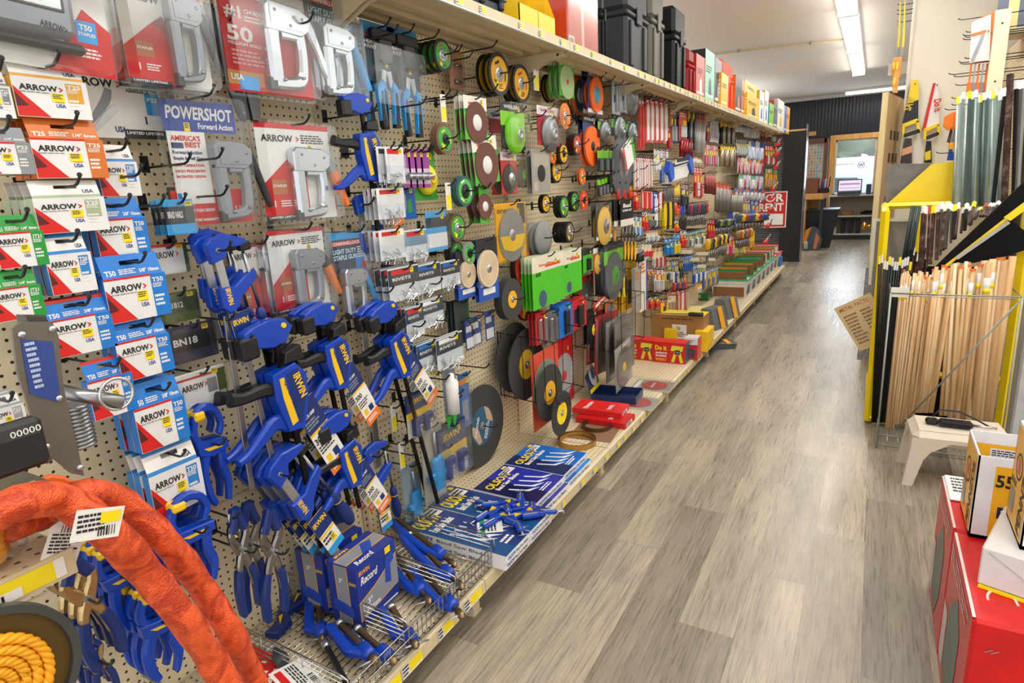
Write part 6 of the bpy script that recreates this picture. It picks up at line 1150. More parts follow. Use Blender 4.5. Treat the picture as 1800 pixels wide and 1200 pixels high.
# vise boxes standing in the basket
def recbox(label, w_=.19, dp=.12, h_=.21):
    t = thing('vise_box', label, 'boxed vise'); N1 = mat('1b3590', .35); G1 = mat('8c9096', .45); O1 = mat('e0a030', .4); b = B()
    b.box(-w_/2, w_/2, 0, h_, -dp, 0, N1); b.obj('carton_body', t); b = B()
    b.prism([(-w_*.5, h_*.1), (w_*.5-.001, h_*.24), (w_*.5-.001, h_*.78), (w_*.1, h_*.6), (-w_*.1, h_*.52), (-w_*.5, h_*.42)], .0004, .0006, O1).prism([(-w_*.49, h_*.12), (w_*.49, h_*.26), (w_*.49, h_*.76), (w_*.1, h_*.58), (-w_*.1, h_*.5), (-w_*.49, h_*.4)], .0007, .0009, G1)
    b.text('IRWIN', -w_*.44, h_*.84, h_*.07, mat('f0a020', .4), .001, w=w_*.26).text('Record', -w_*.42, h_*.68, h_*.12, WHITE, .001, w=w_*.4, shear=.2).text('3"', -w_*.3, h_*.3, h_*.09, WHITE, .0012).text('70mm', -w_*.36, h_*.18, h_*.09, WHITE, .0012)
    b.prism([(w_*.16, h_*.4), (w_*.3, h_*.36), (w_*.32, h_*.66), (w_*.42, h_*.7), (w_*.4, h_*.84), (w_*.2, h_*.82)], .0012, .002, mat('2a4ab0', .4)).rect(w_*.0, w_*.44, h_*.04, h_*.07, .0012, WHITE).rect(w_*.22, w_*.36, h_*.86, h_*.97, .0012, YEL)
    # the end facing down the aisle and the top
    b.at(Matrix.Translation((-w_/2-.0006, 0, 0)) @ Matrix.Rotation(-math.pi/2, 4, 'Y')); b.rect(-dp*.75, -dp*.3, .002, h_*.98, 0, O1).rect(-dp*.72, -dp*.33, .002, h_*.98, .0004, G1).text('3"', -dp*.62, h_*.7, h_*.07, WHITE, .001).prism([(-dp*.9, h_*.2), (-dp*.2, h_*.12), (-dp*.2, h_*.3), (-dp*.5, h_*.36), (-dp*.9, h_*.4)], .0006, .001, mat('2a4ab0', .4)).text('IRWIN', -dp*.26, h_*.7, h_*.05, YELC, .001, w=dp*.22)
    b.at(Matrix.Translation((0, h_+.0006, 0)) @ Matrix.Rotation(-math.pi/2, 4, 'X')); b.rect(-w_*.5, w_*.5, dp*.3, dp*.75, 0, O1).rect(-w_*.5, w_*.5, dp*.34, dp*.71, .0004, G1).text('Record', -w_*.4, dp*.05, dp*.18, WHITE, .0008, w=w_*.4, shear=.2).text('IRWIN', -w_*.4, dp*.8, dp*.1, YELC, .0008, w=w_*.3).prism([(-w_*.1, dp*.3), (w_*.1, dp*.25), (w_*.3, dp*.6), (w_*.1, dp*.7)], .0006, .001, mat('2a4ab0', .4))
    b.obj('box_print', t); return t
def vbox(px, py, z, label, rz):
    t = recbox(label); pose(t, onz(px, py, z)+Vector((0, .095, 0)), WALLF, ry=rz); return t
vbox(636, 1104, DECK+.03, 'blue and grey vise carton standing in the basket, the one towards the aisle', .03)
vbox(578, 1078, DECK+.03, 'blue and grey vise carton in the basket, the one towards the wall', .03)
# pipe clamps and vises heaped in the basket
def pipe_clamp(label, L1=.36, far=True):
    t = thing('bar_vise', label, 'pipe clamp'); b = B(); b.at(Matrix.Rotation(math.pi/2, 4, 'Y')); b.lathe([(.0, 0), (.011, .0), (.011, .002)]+[(.0095 if i % 2 else .011, .004+i*L1/60) for i in range(56)]+[(.009, L1), (.013, L1+.003), (.013, L1+.03), (.004, L1+.04)], mat('8a7458', .35, .9), 12); b.obj('threaded_screw', t)
    b = B(); b.at(Matrix.Rotation(math.pi/2, 4, 'Y')); b.lathe([(.014, L1*.72), (.021, L1*.72+.004), (.021, L1*.72+.05), (.014, L1*.72+.055)], IRB, 16); b.obj('collar', t)
    b = B(); b.tube([(L1+.022, -.045, .005), (L1+.022, .045, -.005)], .0035, SIL, 8).lathe([(.006, 0), (.006, .003)], SIL, 8); b.obj('turning_bar', t)
    b = B(); b.sweep([(-.02, -.03, .012), (.1, -.035, .016), (L1*.72, -.028, .014), (L1*.9, -.0, .02)], (-.016, .012), IRB); b.obj('casting', t)
    b = B(); b.at(Matrix.Rotation(-math.pi/2, 4, 'Y')); b.lathe([(.006, 0), (.014, .004), (.015, .015), (.0, .02)], SIL, 14); b.obj('swivel_foot', t)
    return t
pcs = [(700, 912, .06, -.35, .36, 'uppermost blue pipe clamp with bronze screw lying beside the navy boxes'), (722, 942, .05, -.42, .34, 'second blue pipe clamp with a bronze screw, below the uppermost'), (690, 968, .03, -.5, .3, 'blue pipe clamp lowest in the heap by the vise cartons'), (740, 1000, .02, -.45, .26, 'blue clamp lying in the basket in front of the pipe clamps'), (600, 1098, .03, -.3, .17, 'small clamp with a bronze screw at the foot of the vise cartons'), (632, 1108, .02, -.25, .15, 'small bronze screw clamp nearest the basket grille'), (690, 1070, .01, -.5, .16, 'little blue clamp in the basket beyond the vise cartons'), (560, 1065, .01, -.7, .13, 'small navy clamp in the basket behind the vise cartons')]
for px, py, dz, rz, L1, lb in pcs:
    t = pipe_clamp(lb, L1); pose(t, onz(px, py, DECK+.03+dz), _RZ, rz=rz, ry=.06)
def clip(px, py, lb):
    t = thing('blue_hand_clamp', lb, 'hand clamp'); B().prism([(-.06, -.015), (0, -.04), (.06, -.01), (.05, .02), (0, .01), (-.05, .03)], 0, .025, IRN).obj('jaw', t); B().prism([(-.02, -.01), (.03, -.005), (.02, .006)], .025, .027, YELC).obj('brand_patch', t); lie(t, onz(px, py, DECK+.016), R_.random())
clip(520, 1062, 'navy clamp with a yellow patch lying in the basket, nearer the wall'); clip(492, 1102, 'navy clamp with a yellow patch lying in the next basket bay')
# grey tool with its white label at the near end of the basket
t = thing('threaded_bar_tool', 'grey rubber sleeved bar with a large white instruction label', 'bar tool'); b = B(); b.at(Matrix.Rotation(math.pi/2, 4, 'Y')); b.lathe([(.009, -.02), (.009, 0)]+[(.02, 0), (.021, .04), (.016, .045)]+[(.0115+(i % 2)*.0015, .05+i*.0033) for i in range(24)]+[(.013, .3), (.018, .31), (.018, .36), (.01, .37)], mat('4a4c50', .5, .4), 14); b.obj('bar', t)
b = B(); b.box(-.07, .07, -.05, .05, 0, .001, PAPER).rect(-.06, .06, -.04, -.02, .0014, RED).lines(-.06, .04, -.012, .02, 4, .0014, INK).bar(.0, .05, .025, .042, .0014); b.obj('paper_label', t).matrix_local = Matrix.Translation((.16, .0, .028)) @ Matrix.Rotation(-.15, 4, 'X') @ Matrix.Rotation(.15, 4, 'Z')
pose(t, onz(488, 1148, DECK+.06), _RZ, rz=-.35, ry=.08)
t = thing('socket_bar', 'dark bar with a chrome end lying in the basket beside the white label', 'bar tool'); B().tube([(0, 0, 0), (.3, -.08, .0)], .009, BLK3, 10).obj('bar', t); B().tube([(0, 0, 0), (-.03, .01, 0)], .013, SIL, 10).obj('chrome_end', t); pose(t, onz(575, 1138, DECK+.03), _RZ, rz=-.2)
for i in range(3): o = B().box(-.05, .05, -.09, .09, 0, .006, RED).lines(-.04, .04, -.07, .05, 4, .0066, WHITE).rect(-.04, .03, .06, .08, .0066, YEL).obj('red_tool_card'); tag(o, 'red printed tool card lying in the near basket bay, %s of three' % nth(i), 'card', 'red cards in the near basket bay'); lie(o, onz(450+i*9, 1168+i*12, DECK+.02+i*.007), .2*i)
# ================================================================ the crowded far half of the wall
def row(x0, x1, yt0, yb0, yt1, yb1, n, kind, cols, desc, d=.18, gap=.9, hk=True):
    for i in range(n):
        a = (i+.5)/n; xm = x0+(x1-x0)*a; hw = (x1-x0)/n*gap/2; yt = yt0+(yt1-yt0)*a; yb = yb0+(yb1-yb0)*a+R_.uniform(-1, 1)
        p, w_, h_ = wrect(xm-hw, xm+hw, yt, yb, d); lb = desc if n == 1 else '%s, %s along' % (desc, nth(i)); c = cols[i % len(cols)]
        if kind == 'pack':
            t = thing('carded_pack', lb, 'carded pack'); b = B(); b.box(-w_/2, w_/2, -h_/2, h_/2, -.002, 0, mat(c[0], .4)).rect(-w_*.5, w_*.5, h_*.25, h_*.5, .0004, mat(c[1], .4)).lines(-w_*.4, w_*.3, h_*.28, h_*.46, 2, .0008, WHITE).rect(w_*.0, w_*.45, h_*.02, h_*.2, .0008, YEL); b.obj('printed_card', t)
            b = B(); b.rbox(-w_*.32, w_*.32, -h_*.44, h_*.0, .001, .018, mat(c[2], .35), .005); b.obj('packed_item', t)
        elif kind == 'blade':
            t = thing('saw_blade_card', lb, 'saw blade card'); b = B(); b.box(-w_/2, w_/2, -h_/2, h_/2, -.002, 0, mat(c[0], .4)).rect(-w_*.3, w_*.3, h_*.4, h_*.46, .0005, WHITE).rect(-w_*.1, w_*.4, -h_*.1, h_*.02, .0009, YEL); b.obj('printed_card', t)
            b = B(); b.prism([(-w_*.12, -h_*.46), (w_*.42, -h_*.42), (w_*.42, h_*.28), (w_*.1, h_*.4), (-w_*.2, h_*.3)], .0008, .004, mat(c[1], .35)); b.obj('saw_blade', t)
        elif kind == 'rod':
            t = thing('long_bit', lb, 'drill bit'); b = B(); b.tube([(0, -h_*.5, .004), (0, h_*.32, .004)], w_*.22, mat(c[0], .35, .6), 7); b.obj('shank', t)
            b = B(); b.rbox(-w_*.4, w_*.4, h_*.24, h_*.5, 0, .01, mat(c[1], .4), .003); b.obj('plastic_tab', t)
        elif kind == 'driver':
            t = thing('screwdriver', lb, 'screwdriver'); b = B(); b.tube([(0, -h_*.5, .008), (0, .0, .008)], w_*.14, STEEL, 7); b.obj('shaft', t); b = B(); b.at(Matrix.Rotation(-math.pi/2, 4, 'X') @ Matrix.Translation((0, -.008, 0))); b.lathe([(w_*.2, -h_*.02), (w_*.42, h_*.06), (w_*.36, h_*.2), (w_*.45, h_*.36), (w_*.3, h_*.48), (0, h_*.5)], mat(c[0], .35), 10); b.obj('handle', t)
        elif kind == 'plier':
            t = thing('pliers', lb, 'pliers')
            for s in (-1, 1): B().sweep([(s*w_*.04, h_*.5, w_*.1), (s*w_*.2, h_*.3, w_*.16), (-s*w_*.15, h_*.1, w_*.14)], (-.004, .004), STEEL).obj('jaw', t); B().sweep([(-s*w_*.15, h_*.12, w_*.15), (-s*w_*.34, -h_*.2, w_*.17), (-s*w_*.22, -h_*.5, w_*.12)], (-.008, .008), mat(c[0], .4)).obj('grip', t)
        elif kind == 'blister':
            t = thing('blister_pack', lb, 'blister pack'); b = B(); b.box(-w_/2, w_/2, -h_/2, h_/2, -.0015, 0, mat(c[0], .4)).rect(-w_*.5, w_*.5, h_*.2, h_*.5, .0004, mat(c[1], .4)); b.obj('printed_card', t)
            b = B(); b.lathe([(min(w_, h_)*.36, 0), (min(w_, h_)*.36, .014), (min(w_, h_)*.2, .02)], mat(c[2], .3), 12, 0, -h_*.15); b.obj('packed_item', t); b = B(); b.rbox(-w_*.4, w_*.4, -h_*.42, h_*.12, 0, .008, mat('c9ced6', .2), .006); b.obj('plastic_bubble', t)
        pose(t, p, WALLF, rz=R_.uniform(-.03, .03))
        if hk: hook(p.y, p.z+h_*.46, d+.04)
W3 = ('c42a2a', 'eceae6', 'd8d4d0')
row(1122, 1133, 172, 262, 174, 262, 2, 'blade', [('c42020', 'c8302a')], 'tall all red saw blade card under the shelf')
row(1134, 1174, 171, 250, 178, 252, 5, 'blade', [('cf2a2a', 'f0efec'), ('c87a78', 'e9e4e0'), ('cf2a2a', 'f2f2f0')], 'tall red card with a white reciprocating saw blade')
row(1172, 1178, 222, 262, 223, 263, 1, 'pack', [('c01c1c', 'c01c1c', 'b01818')], 'narrow plain red holder beside the white blade cards')
row(1178, 1194, 189, 252, 191, 253, 3, 'pack', [('c8643a', 'c9503a', '8a8c90'), ('4a4e58', '6a6e78', '9a9ca0'), ('27406c', '8a94a4', '3a5a8c')], 'tall narrow blade pack after the gap')
row(1193, 1208, 196, 244, 198, 244, 1, 'pack', [('e0482a', 'e04a30', 'b8bcc0')], 'orange red card with a bent steel wire', d=.2)
row(1194, 1216, 240, 276, 246, 278, 5, 'rod', [('9a1c20', 'b02020'), ('7a2024', 'c02828')], 'dark red strip in the second row')
row(1208, 1223, 196, 262, 198, 264, 4, 'rod', [('2c2c30', 'd8b020'), ('9aa0a4', '2a2a2c')], 'long steel bit with a dark tab')
row(1222, 1238, 197, 270, 200, 270, 4, 'rod', [('b8babc', '4a4c50'), ('cfd2d4', 'd02a2a')], 'long bright steel bit')
row(1238, 1248, 214, 250, 214, 250, 1, 'pack', [('7c1420', '7c1420', '8a1824')], 'deep crimson card under the shelf')
row(1248, 1263, 208, 250, 212, 250, 3, 'blister', [('c9ccd4', 'b8bcc8', 'b0a8b0')], 'silver grey clear pack after the crimson card')
row(1265, 1289, 214, 252, 220, 253, 6, 'rod', [('2e2e34', 'e2b024'), ('a8a090', 'c89a20')], 'black and yellow drill bit in the upper row')
row(1237, 1262, 252, 292, 256, 293, 6, 'pack', [('c9a0a6', 'c04a54', 'b4646c'), ('d86a74', 'e0a0a4', 'c84a54'), ('8a8a94', 'c83a40', 'a0a0a8')], 'slim pink and red clear pack')
row(1265, 1291, 256, 292, 258, 293, 6, 'rod', [('b8a888', 'e8c020'), ('7a6a58', 'e8c828')], 'yellow tabbed bit of the lower bit row')
row(1290, 1309, 217, 232, 219, 234, 3, 'blister', [('e4e6ea', '2a52b0', 'c8ccd4')], 'small white and blue pack right under the shelf'.replace('right ', 'just '))
row(1308, 1336, 214, 240, 220, 244, 4, 'blister', [('dfe2e8', '2a50b4', 'c8ccd8'), ('e8e4e4', '7a8ac0', 'b8bcc8')], 'white blue trimming pack')
row(1293, 1316, 243, 272, 246, 274, 6, 'pack', [('8e9088', '6a6c66', 'a8aaa4')], 'narrow grey steel strip pack')
row(1312, 1343, 246, 282, 250, 284, 4, 'blister', [('dde2ea', 'eceef2', 'a8b4d8'), ('e6e8ee', '2a54b8', 'c8d0e0')], 'larger white and blue blister')
row(1337, 1356, 229, 249, 231, 250, 4, 'pack', [('8a2a20', 'b84030', '6a2a24'), ('c8502a', '9a3828', '7a3028')], 'rust red pack towards the end of the upper row')
row(1356, 1366, 234, 250, 235, 250, 1, 'blister', [('2fa84a', 'c82020', 'e0e4e0')], 'green bottomed red pack at the end of the row')
row(1344, 1366, 256, 290, 258, 292, 5, 'pack', [('c42028', 'e04838', 'b82028'), ('2fa84a', 'd04030', 'c8ccc8')], 'red and green pack at the wall end')
# second zone
row(1114, 1147, 274, 332, 277, 330, 8, 'blade', [('d6b4b2', 'dcd6d2'), ('c84848', 'e2dedc'), ('e0b8b4', 'd8ccc8')], 'rosy clear saw blade pack, middle row')
row(1149, 1160, 262, 302, 263, 302, 2, 'pack', [('e2e0da', 'c8c8c4', 'd8d8d4')], 'white narrow pack beside the rosy ones')
row(1160, 1175, 262, 322, 264, 322, 3, 'pack', [('3a62ae', 'c8ccd8', '5a7ab8'), ('d8c0c4', 'c8808a', 'c8b0b4')], 'blue and rosy narrow pack beside the mitre box')
row(1218, 1234, 276, 287, 277, 288, 1, 'pack', [('dedad2', 'c8302a', 'd0ccc4')], 'small white box behind the mitre box')
row(1219, 1234, 292, 348, 294, 350, 3, 'pack', [('c8302a', 'e0502a', 'b82a24'), ('e85a2a', 'c83a2a', 'd8d4d0')], 'red card with orange top in the central rows')
row(1238, 1256, 302, 340, 304, 342, 7, 'rod', [('8a3a38', 'b86a60'), ('a04a44', '8a8478')], 'reddish brown strip of the bundle behind the files')
row(1257, 1283, 320, 372, 325, 374, 8, 'rod', [('8c8a84', 'e0602a'), ('7c7870', 'c8502a')], 'steel file with an orange tip')
row(1284, 1304, 336, 371, 338, 372, 6, 'rod', [('8a8880', 'd8582a'), ('9a968c', '6a6660')], 'short steel file beside the orange tipped ones')
row(1296, 1342, 276, 304, 280, 306, 7, 'blister', [('d8b8b8', 'c83838', 'b83038'), ('d8d4d0', 'c0c0c8', 'c83030'), ('dcd0cc', 'e8c030', 'c8a8a0')], 'clear pack with a red part')
row(1298, 1342, 306, 332, 310, 334, 6, 'blister', [('c8d0c8', '3aa05a', 'e4e0dc'), ('d8d4d0', 'c4c4cc', 'a82a2a'), ('d0ccd4', 'd8d8dc', '9a9aa0')], 'clear bubble pack of the row above the files')
row(1290, 1345, 330, 350, 334, 352, 8, 'blister', [('a8b4c8', '3a62b4', 'c8ccd0'), ('c8b4b4', 'e04838', 'b8b8bc')], 'small blue grey bubble pack')
row(1304, 1318, 346, 390, 348, 390, 3, 'pack', [('a8a8b0', '4a5a8a', '8a8a92'), ('c8a8a4', 'd8483a', 'a09898')], 'slate blue slim pack by the blue bubble')
row(1319, 1333, 352, 385, 354, 387, 2, 'pack', [('3a6ac8', '2a52a8', '4a7ad0'), ('c86a5a', '4a6ab8', 'b8a8a8')], 'bright blue pack near the rental sign')
row(1345, 1366, 296, 330, 298, 332, 5, 'pack', [('e0983a', '3aa05a', 'c89a3a'), ('c83030', 'd8a040', 'b8a090')], 'orange handled pack near the rental sign')
row(1113, 1122, 336, 370, 337, 370, 1, 'pack', [('d02824', 'd02824', 'c82020')], 'bright red card nearest the steel bracket post')
row(1127, 1147, 334, 368, 335, 368, 5, 'blade', [('d6201e', 'e8b8b4'), ('c81c1c', 'e0302a')], 'red card with a slim blade')
row(1147, 1157, 338, 402, 338, 402, 1, 'blade', [('1f4cb4', 'e8eaf0')], 'tall blue and white card')
row(1157, 1167, 334, 368, 335, 368, 2, 'blade', [('d02a28', 'f0ecea'), ('e8e4e0', 'd03030')], 'red and white card next to the tall blue one')
row(1160, 1167, 356, 410, 357, 411, 1, 'pack', [('b8b030', 'd8d040', '9a8a2a')], 'olive yellow strip behind the yellow handled tools')
row(1167, 1185, 327, 402, 326, 402, 4, 'plier', [('e8c41c',), ('2a2a2c',)], 'yellow and black tin snip', d=.2)
row(1180, 1196, 323, 346, 322, 345, 1, 'pack', [('f0cc1c', 'f0cc1c', 'e8c018')], 'plain yellow card behind the tin snips')
row(1196, 1209, 322, 362, 324, 366, 3, 'pack', [('3a3f3c', '5a605c', '2a2c2c'), ('d8d4cc', 'c82828', '4a504c')], 'dark green grey pack with a red foot')
row(1188, 1203, 350, 376, 350, 376, 2, 'plier', [('d02a28',), ('2a50c8',)], 'red and blue handled clamp plier')
row(1113, 1128, 378, 416, 380, 418, 4, 'pack', [('dfe2e6', '2a4a9a', 'b8c4d4'), ('7aa0c4', 'c8d4dc', '5a80a8')], 'white and blue pack under the bright red card')
row(1128, 1138, 371, 406, 372, 406, 2, 'pack', [('d02a2a', 'e8e4e0', 'c82424')], 'red and white pack under the slim blades')
row(1139, 1152, 374, 398, 374, 398, 3, 'pack', [('8e928f', 'c8c4b8', '6a6e6c')], 'stone grey pack left of the tin snips'.replace('left of', 'before'))
row(1185, 1193, 356, 380, 356, 380, 1, 'pack', [('e86a24', 'e8702a', 'd85a1c')], 'orange pack above its twin')
row(1185, 1193, 388, 408, 388, 408, 1, 'pack', [('f0682a', 'e8e4d8', 'e0521c')], 'orange pack with a white label')
row(1194, 1206, 376, 402, 376, 402, 3, 'plier', [('2a2a2e',)], 'small black gripped plier')
row(1206, 1240, 358, 398, 354, 394, 10, 'driver', [('3c3c42',), ('b8202a',), ('2a3a6a',), ('3a4a44',)], 'screwdriver hanging in the central rows')
row(1243, 1256, 384, 424, 386, 425, 3, 'pack', [('b41c28', 'a01820', 'c8303a')], 'crimson slim pack')
row(1256, 1285, 386, 412, 384, 408, 7, 'driver', [('2c2c30',), ('8a8e3a',), ('3a4a6a',)], 'dark handled tool beside the crimson packs')
row(1278, 1287, 374, 402, 374, 402, 1, 'blister', [('1f3ea8', '2448b8', '1c3a98')], 'royal blue oval pack')
row(1288, 1300, 372, 396, 372, 396, 2, 'pack', [('8ab4d8', 'e4e8ec', '6aa0cc')], 'pale blue pack beside the royal blue oval')
row(1136, 1157, 404, 426, 402, 424, 5, 'pack', [('e2dcd8', 'c82c2c', 'c8ccd0'), ('d8dce0', 'd03a3a', '9aa0a8')], 'white pack with a red head, middle low row')
row(1157, 1168, 414, 424, 412, 422, 2, 'pack', [('c82828', 'd8a8a4', '4a4a50')], 'small red tipped pack')
row(1168, 1182, 420, 448, 418, 447, 2, 'pack', [('1f88d8', '2a98e4', '1a78c4')], 'thick bright blue utility knife pack', d=.2)
row(1183, 1195, 412, 448, 410, 447, 2, 'pack', [('1f88d8', '2a98e4', 'e4c020')], 'bright blue knife pack with a yellow patch', d=.2)
row(1195, 1206, 406, 437, 404, 436, 2, 'pack', [('d83028', 'e8e0dc', 'c8302a')], 'red and white knife pack')
row(1206, 1238, 408, 436, 400, 430, 9, 'pack', [('2a98cc', '4ab0dc', '8a9298'), ('7a7e78', '9a9e98', '5a5e58'), ('c8ccb8', 'b8a060', 'd8d4c8')], 'blue or stone slim knife pack')
row(1240, 1262, 420, 460, 414, 452, 6, 'driver', [('e0b020',), ('6a5a34',), ('2a2a2c',)], 'yellow or brown handled tool over the cream strips')
row(1262, 1276, 412, 450, 410, 446, 4, 'driver', [('f0b81c',), ('2a2a2a',)], 'long yellow handled driver')
row(1275, 1291, 416, 448, 414, 446, 3, 'pack', [('c02430', 'a81c28', 'd8a4a4'), ('d86a70', 'e8c4c4', 'c83a44')], 'dark red pack over the green carton tubs')
row(1291, 1316, 406, 436, 400, 432, 7, 'driver', [('8a7a40',), ('b83030',), ('d8a020',), ('4a4a50',)], 'mixed small tool of the far low row')
row(1315, 1327, 408, 436, 406, 434, 1, 'pack', [('f0c41c', 'e8b818', 'e0a814')], 'yellow upright pack beside the far low tools')
row(1292, 1330, 434, 452, 430, 448, 6, 'pack', [('c8c040', 'd8d860', '9a9a4a'), ('a8886a', 'c83a3a', '8a7a60')], 'tiny carded pack over the green tubs')
row(1290, 1340, 376, 404, 374, 400, 9, 'driver', [('4a4a4e',), ('e0c030',), ('b03030',), ('2a4a9a',)], 'small driver in the row beside the rental sign')
row(1115, 1127, 424, 448, 422, 446, 3, 'pack', [('8a9298', '4a5258', 'a8acb0'), ('5a6a7a', '3a4a5a', '8a929a')], 'grey blue tool pack near the steel post')
row(1128, 1146, 428, 454, 427, 452, 3, 'pack', [('e8e4dc', 'd8d4cc', 'c83030')], 'white card with a red square')
row(1147, 1168, 434, 474, 430, 470, 6, 'pack', [('dcd6d0', 'c83a3a', 'b8b4b0'), ('e8e4e0', 'c8c43a', 'a82a2a')], 'white slim pack, low row by the steel post')
row(1172, 1192, 458, 500, 456, 498, 5, 'pack', [('3a5a8c', 'c8a830', '2a4a7c'), ('9a9488', '6a665c', 'b8b0a0'), ('2a62a8', '4a82c8', 'd8d4cc')], 'blue grey putty knife pack')
row(1193, 1200, 450, 490, 450, 490, 2, 'pack', [('24262c', '5a5c64', '3a3c44')], 'black slim pack between the blue ones')
row(1200, 1217, 450, 478, 446, 474, 5, 'pack', [('1a62b8', '2a78d0', '1a52a0')], 'deep blue slim pack')
row(1217, 1240, 466, 500, 460, 492, 6, 'pack', [('2a6ac0', 'd8c030', '1f5aa8'), ('3a8ad0', '2a70c0', 'e8e4dc')], 'blue and yellow pack above the yellow frame')
row(1136, 1149, 472, 492, 472, 492, 2, 'pack', [('b82a28', 'c8a49a', '8a6a60')], 'red brown small pack low on the wall')
row(1150, 1166, 472, 512, 472, 512, 4, 'pack', [('d8d4d0', 'c8302a', 'a8a8a8'), ('c84040', 'e8e0dc', 'b8b8b8')], 'white and red narrow pack low on the wall')
row(1166, 1180, 476, 508, 474, 506, 3, 'pack', [('b09a60', 'c0b080', '8a7a50')], 'tan slim pack low on the wall')
row(1182, 1205, 484, 512, 480, 508, 5, 'pack', [('a8322c', '8a8880', 'c83a34'), ('4a5a6a', 'b8b4ac', '2a4a7a')], 'red and slate low pack over the empty hooks')
row(1222, 1234, 498, 514, 496, 512, 1, 'pack', [('f0a424', 'e89a1c', 'c8c4b8')], 'orange-yellow frame pack by the green cartons')
row(1234, 1262, 476, 510, 466, 498, 7, 'pack', [('6a82b8', '9ab0d8', '4a62a0'), ('e8b030', '8a94a8', 'c8a030')], 'pale blue or gold slim pack over the green cartons')
row(1139, 1159, 521, 542, 520, 540, 2, 'pack', [('c8221e', '3a8a7a', 'b81c18')], 'small red carton on a low hook')
row(1159, 1173, 526, 550, 525, 549, 3, 'pack', [('c8302a', '2a2a2c', 'e8c020'), ('f0c820', 'c82a24', '2a2a2c')], 'red and yellow low pack')
row(1173, 1188, 512, 548, 510, 546, 2, 'pack', [('e4ded4', 'd8302a', 'b09470')], 'white headed card of a low red pack')
row(1188, 1210, 510, 551, 505, 546, 3, 'blade', [('c8241e', 'c8b48c'), ('d8302a', 'e4ddd0')], 'red framed card low above the cream sheet')
# level and boards leaning by the steel post
for xl, xr, yt, yb, c1, c2, lb in ((1126, 1138, 452, 546, 'e8e2d4', '2a52b4', 'tall white board with a blue edge hanging low by the steel post'), (1117, 1127, 470, 546, 'a09a90', '8a847a', 'tall clear grey board beside the blue edged one')):
    p, w_, h_ = wrect(xl, xr, yt, yb, .2); t = thing('boxed_level', lb, 'boxed level'); B().rbox(-w_/2, w_/2, -h_/2, h_/2, -.03, 0, mat(c1, .4), .003).obj('carton', t); B().box(w_*.3, w_*.5, -h_/2, h_*.45, -.03, .001, mat(c2, .4)).lines(-w_*.4, w_*.2, h_*.2, h_*.4, 3, .0015, ORG).obj('box_print', t); pose(t, p, WALLF); hook(p.y, p.z+h_*.47, .22)
row(1118, 1126, 444, 474, 444, 474, 1, 'driver', [('202022',)], 'thick black handled tool above the white board')
# mitre box saw, blue and white
p, w_, h_ = wrect(1174, 1217, 276, 320, .22); t = thing('mitre_saw_pack', 'large white and blue mitre box pack sticking out among the blade packs', 'mitre box'); UB = mat('1c52c0', .35); UW = mat('e9e9e6', .35)
B().prism([(-w_*.45, -h_*.5), (w_*.3, -h_*.3), (w_*.5, h_*.1), (w_*.45, h_*.45), (w_*.1, h_*.5), (-w_*.35, h_*.15), (-w_*.5, -h_*.1)], -.03, .0, UW).obj('white_body', t)
for q in range(4): B().sweep([(-w_*.38+q*w_*.06, h_*.05+q*h_*.1, w_*.02), (w_*.36, h_*.34+q*h_*.05, w_*.02)], (.002+q*.004, .006+q*.004), BLK3 if q % 2 else UW).obj('rib', t)
B().sweep([(-w_*.5, h_*.1, w_*.06), (-w_*.4, -h_*.05, w_*.09), (-w_*.36, -h_*.4, w_*.07)], (-.02, .02), UB).obj('handle', t); B().sweep([(w_*.3, h_*.45, w_*.06), (w_*.42, h_*.2, w_*.08), (w_*.45, -h_*.1, w_*.05)], (-.02, .02), UB).obj('front_grip', t)
pose(t, p, WALLF); hook(p.y, p.z+h_*.45, .26)
# cream label strips on hook fronts
for i, (px, py) in enumerate(((1205, 443), (1222, 432), (1218, 456), (1234, 446), (1230, 468), (1247, 456))):
    c = onx(px, py, WX+.2); t = tag(B().rbox(-.006, .006, -.016, .016, -.09, .06, mat('e6dcc0', .5), .003).obj('label_holder'), 'cream ticket strip riding on a hook in the blue knife rows, %s of six' % nth(i), 'ticket strip'); pose(t, c, WALLF); hook(c.y, c.z+.0, .16)
# bare hooks under the shelf and in the gaps
def bare(x0, y0, x1, y1, n, L=.24):
    for i in range(n): a = i/max(1, n-1); c = onx(x0+(x1-x0)*a, y0+(y1-y0)*a, WX+L); hook(c.y, c.z-.02, L+R_.choice((-.02, 0, 0, .02)))
bare(1138, 158, 1215, 176, 10); bare(1150, 168, 1218, 188, 8); bare(1232, 182, 1268, 197, 9); bare(1276, 195, 1308, 212, 9); bare(1325, 210, 1350, 222, 6)
bare(1066, 128, 1096, 142, 3, .26); bare(700, 45, 780, 52, 2); bare(832, 90, 874, 72, 2); bare(560, 20, 600, 12, 1); bare(742, 172, 868, 150, 3, .26)
bare(722, 262, 790, 250, 3); bare(925, 188, 1010, 212, 4, .26); bare(1120, 298, 1175, 278, 4); bare(1125, 330, 1180, 312, 4); bare(1130, 368, 1190, 350, 3)
bare(1140, 520, 1200, 505, 9, .22); bare(1200, 508, 1222, 500, 5, .22); bare(1170, 395, 1240, 380, 8); bare(1160, 430, 1240, 405, 6); bare(790, 660, 860, 640, 2); bare(740, 795, 795, 782, 2)
bare(240, 292, 392, 262, 2, .22); bare(344, 270, 344, 270, 1, .22); bare(700, 505, 770, 490, 3); bare(700, 575, 780, 555, 3); bare(280, 345, 400, 328, 2); bare(812, 695, 830, 690, 1); bare(1200, 342, 1245, 325, 5)
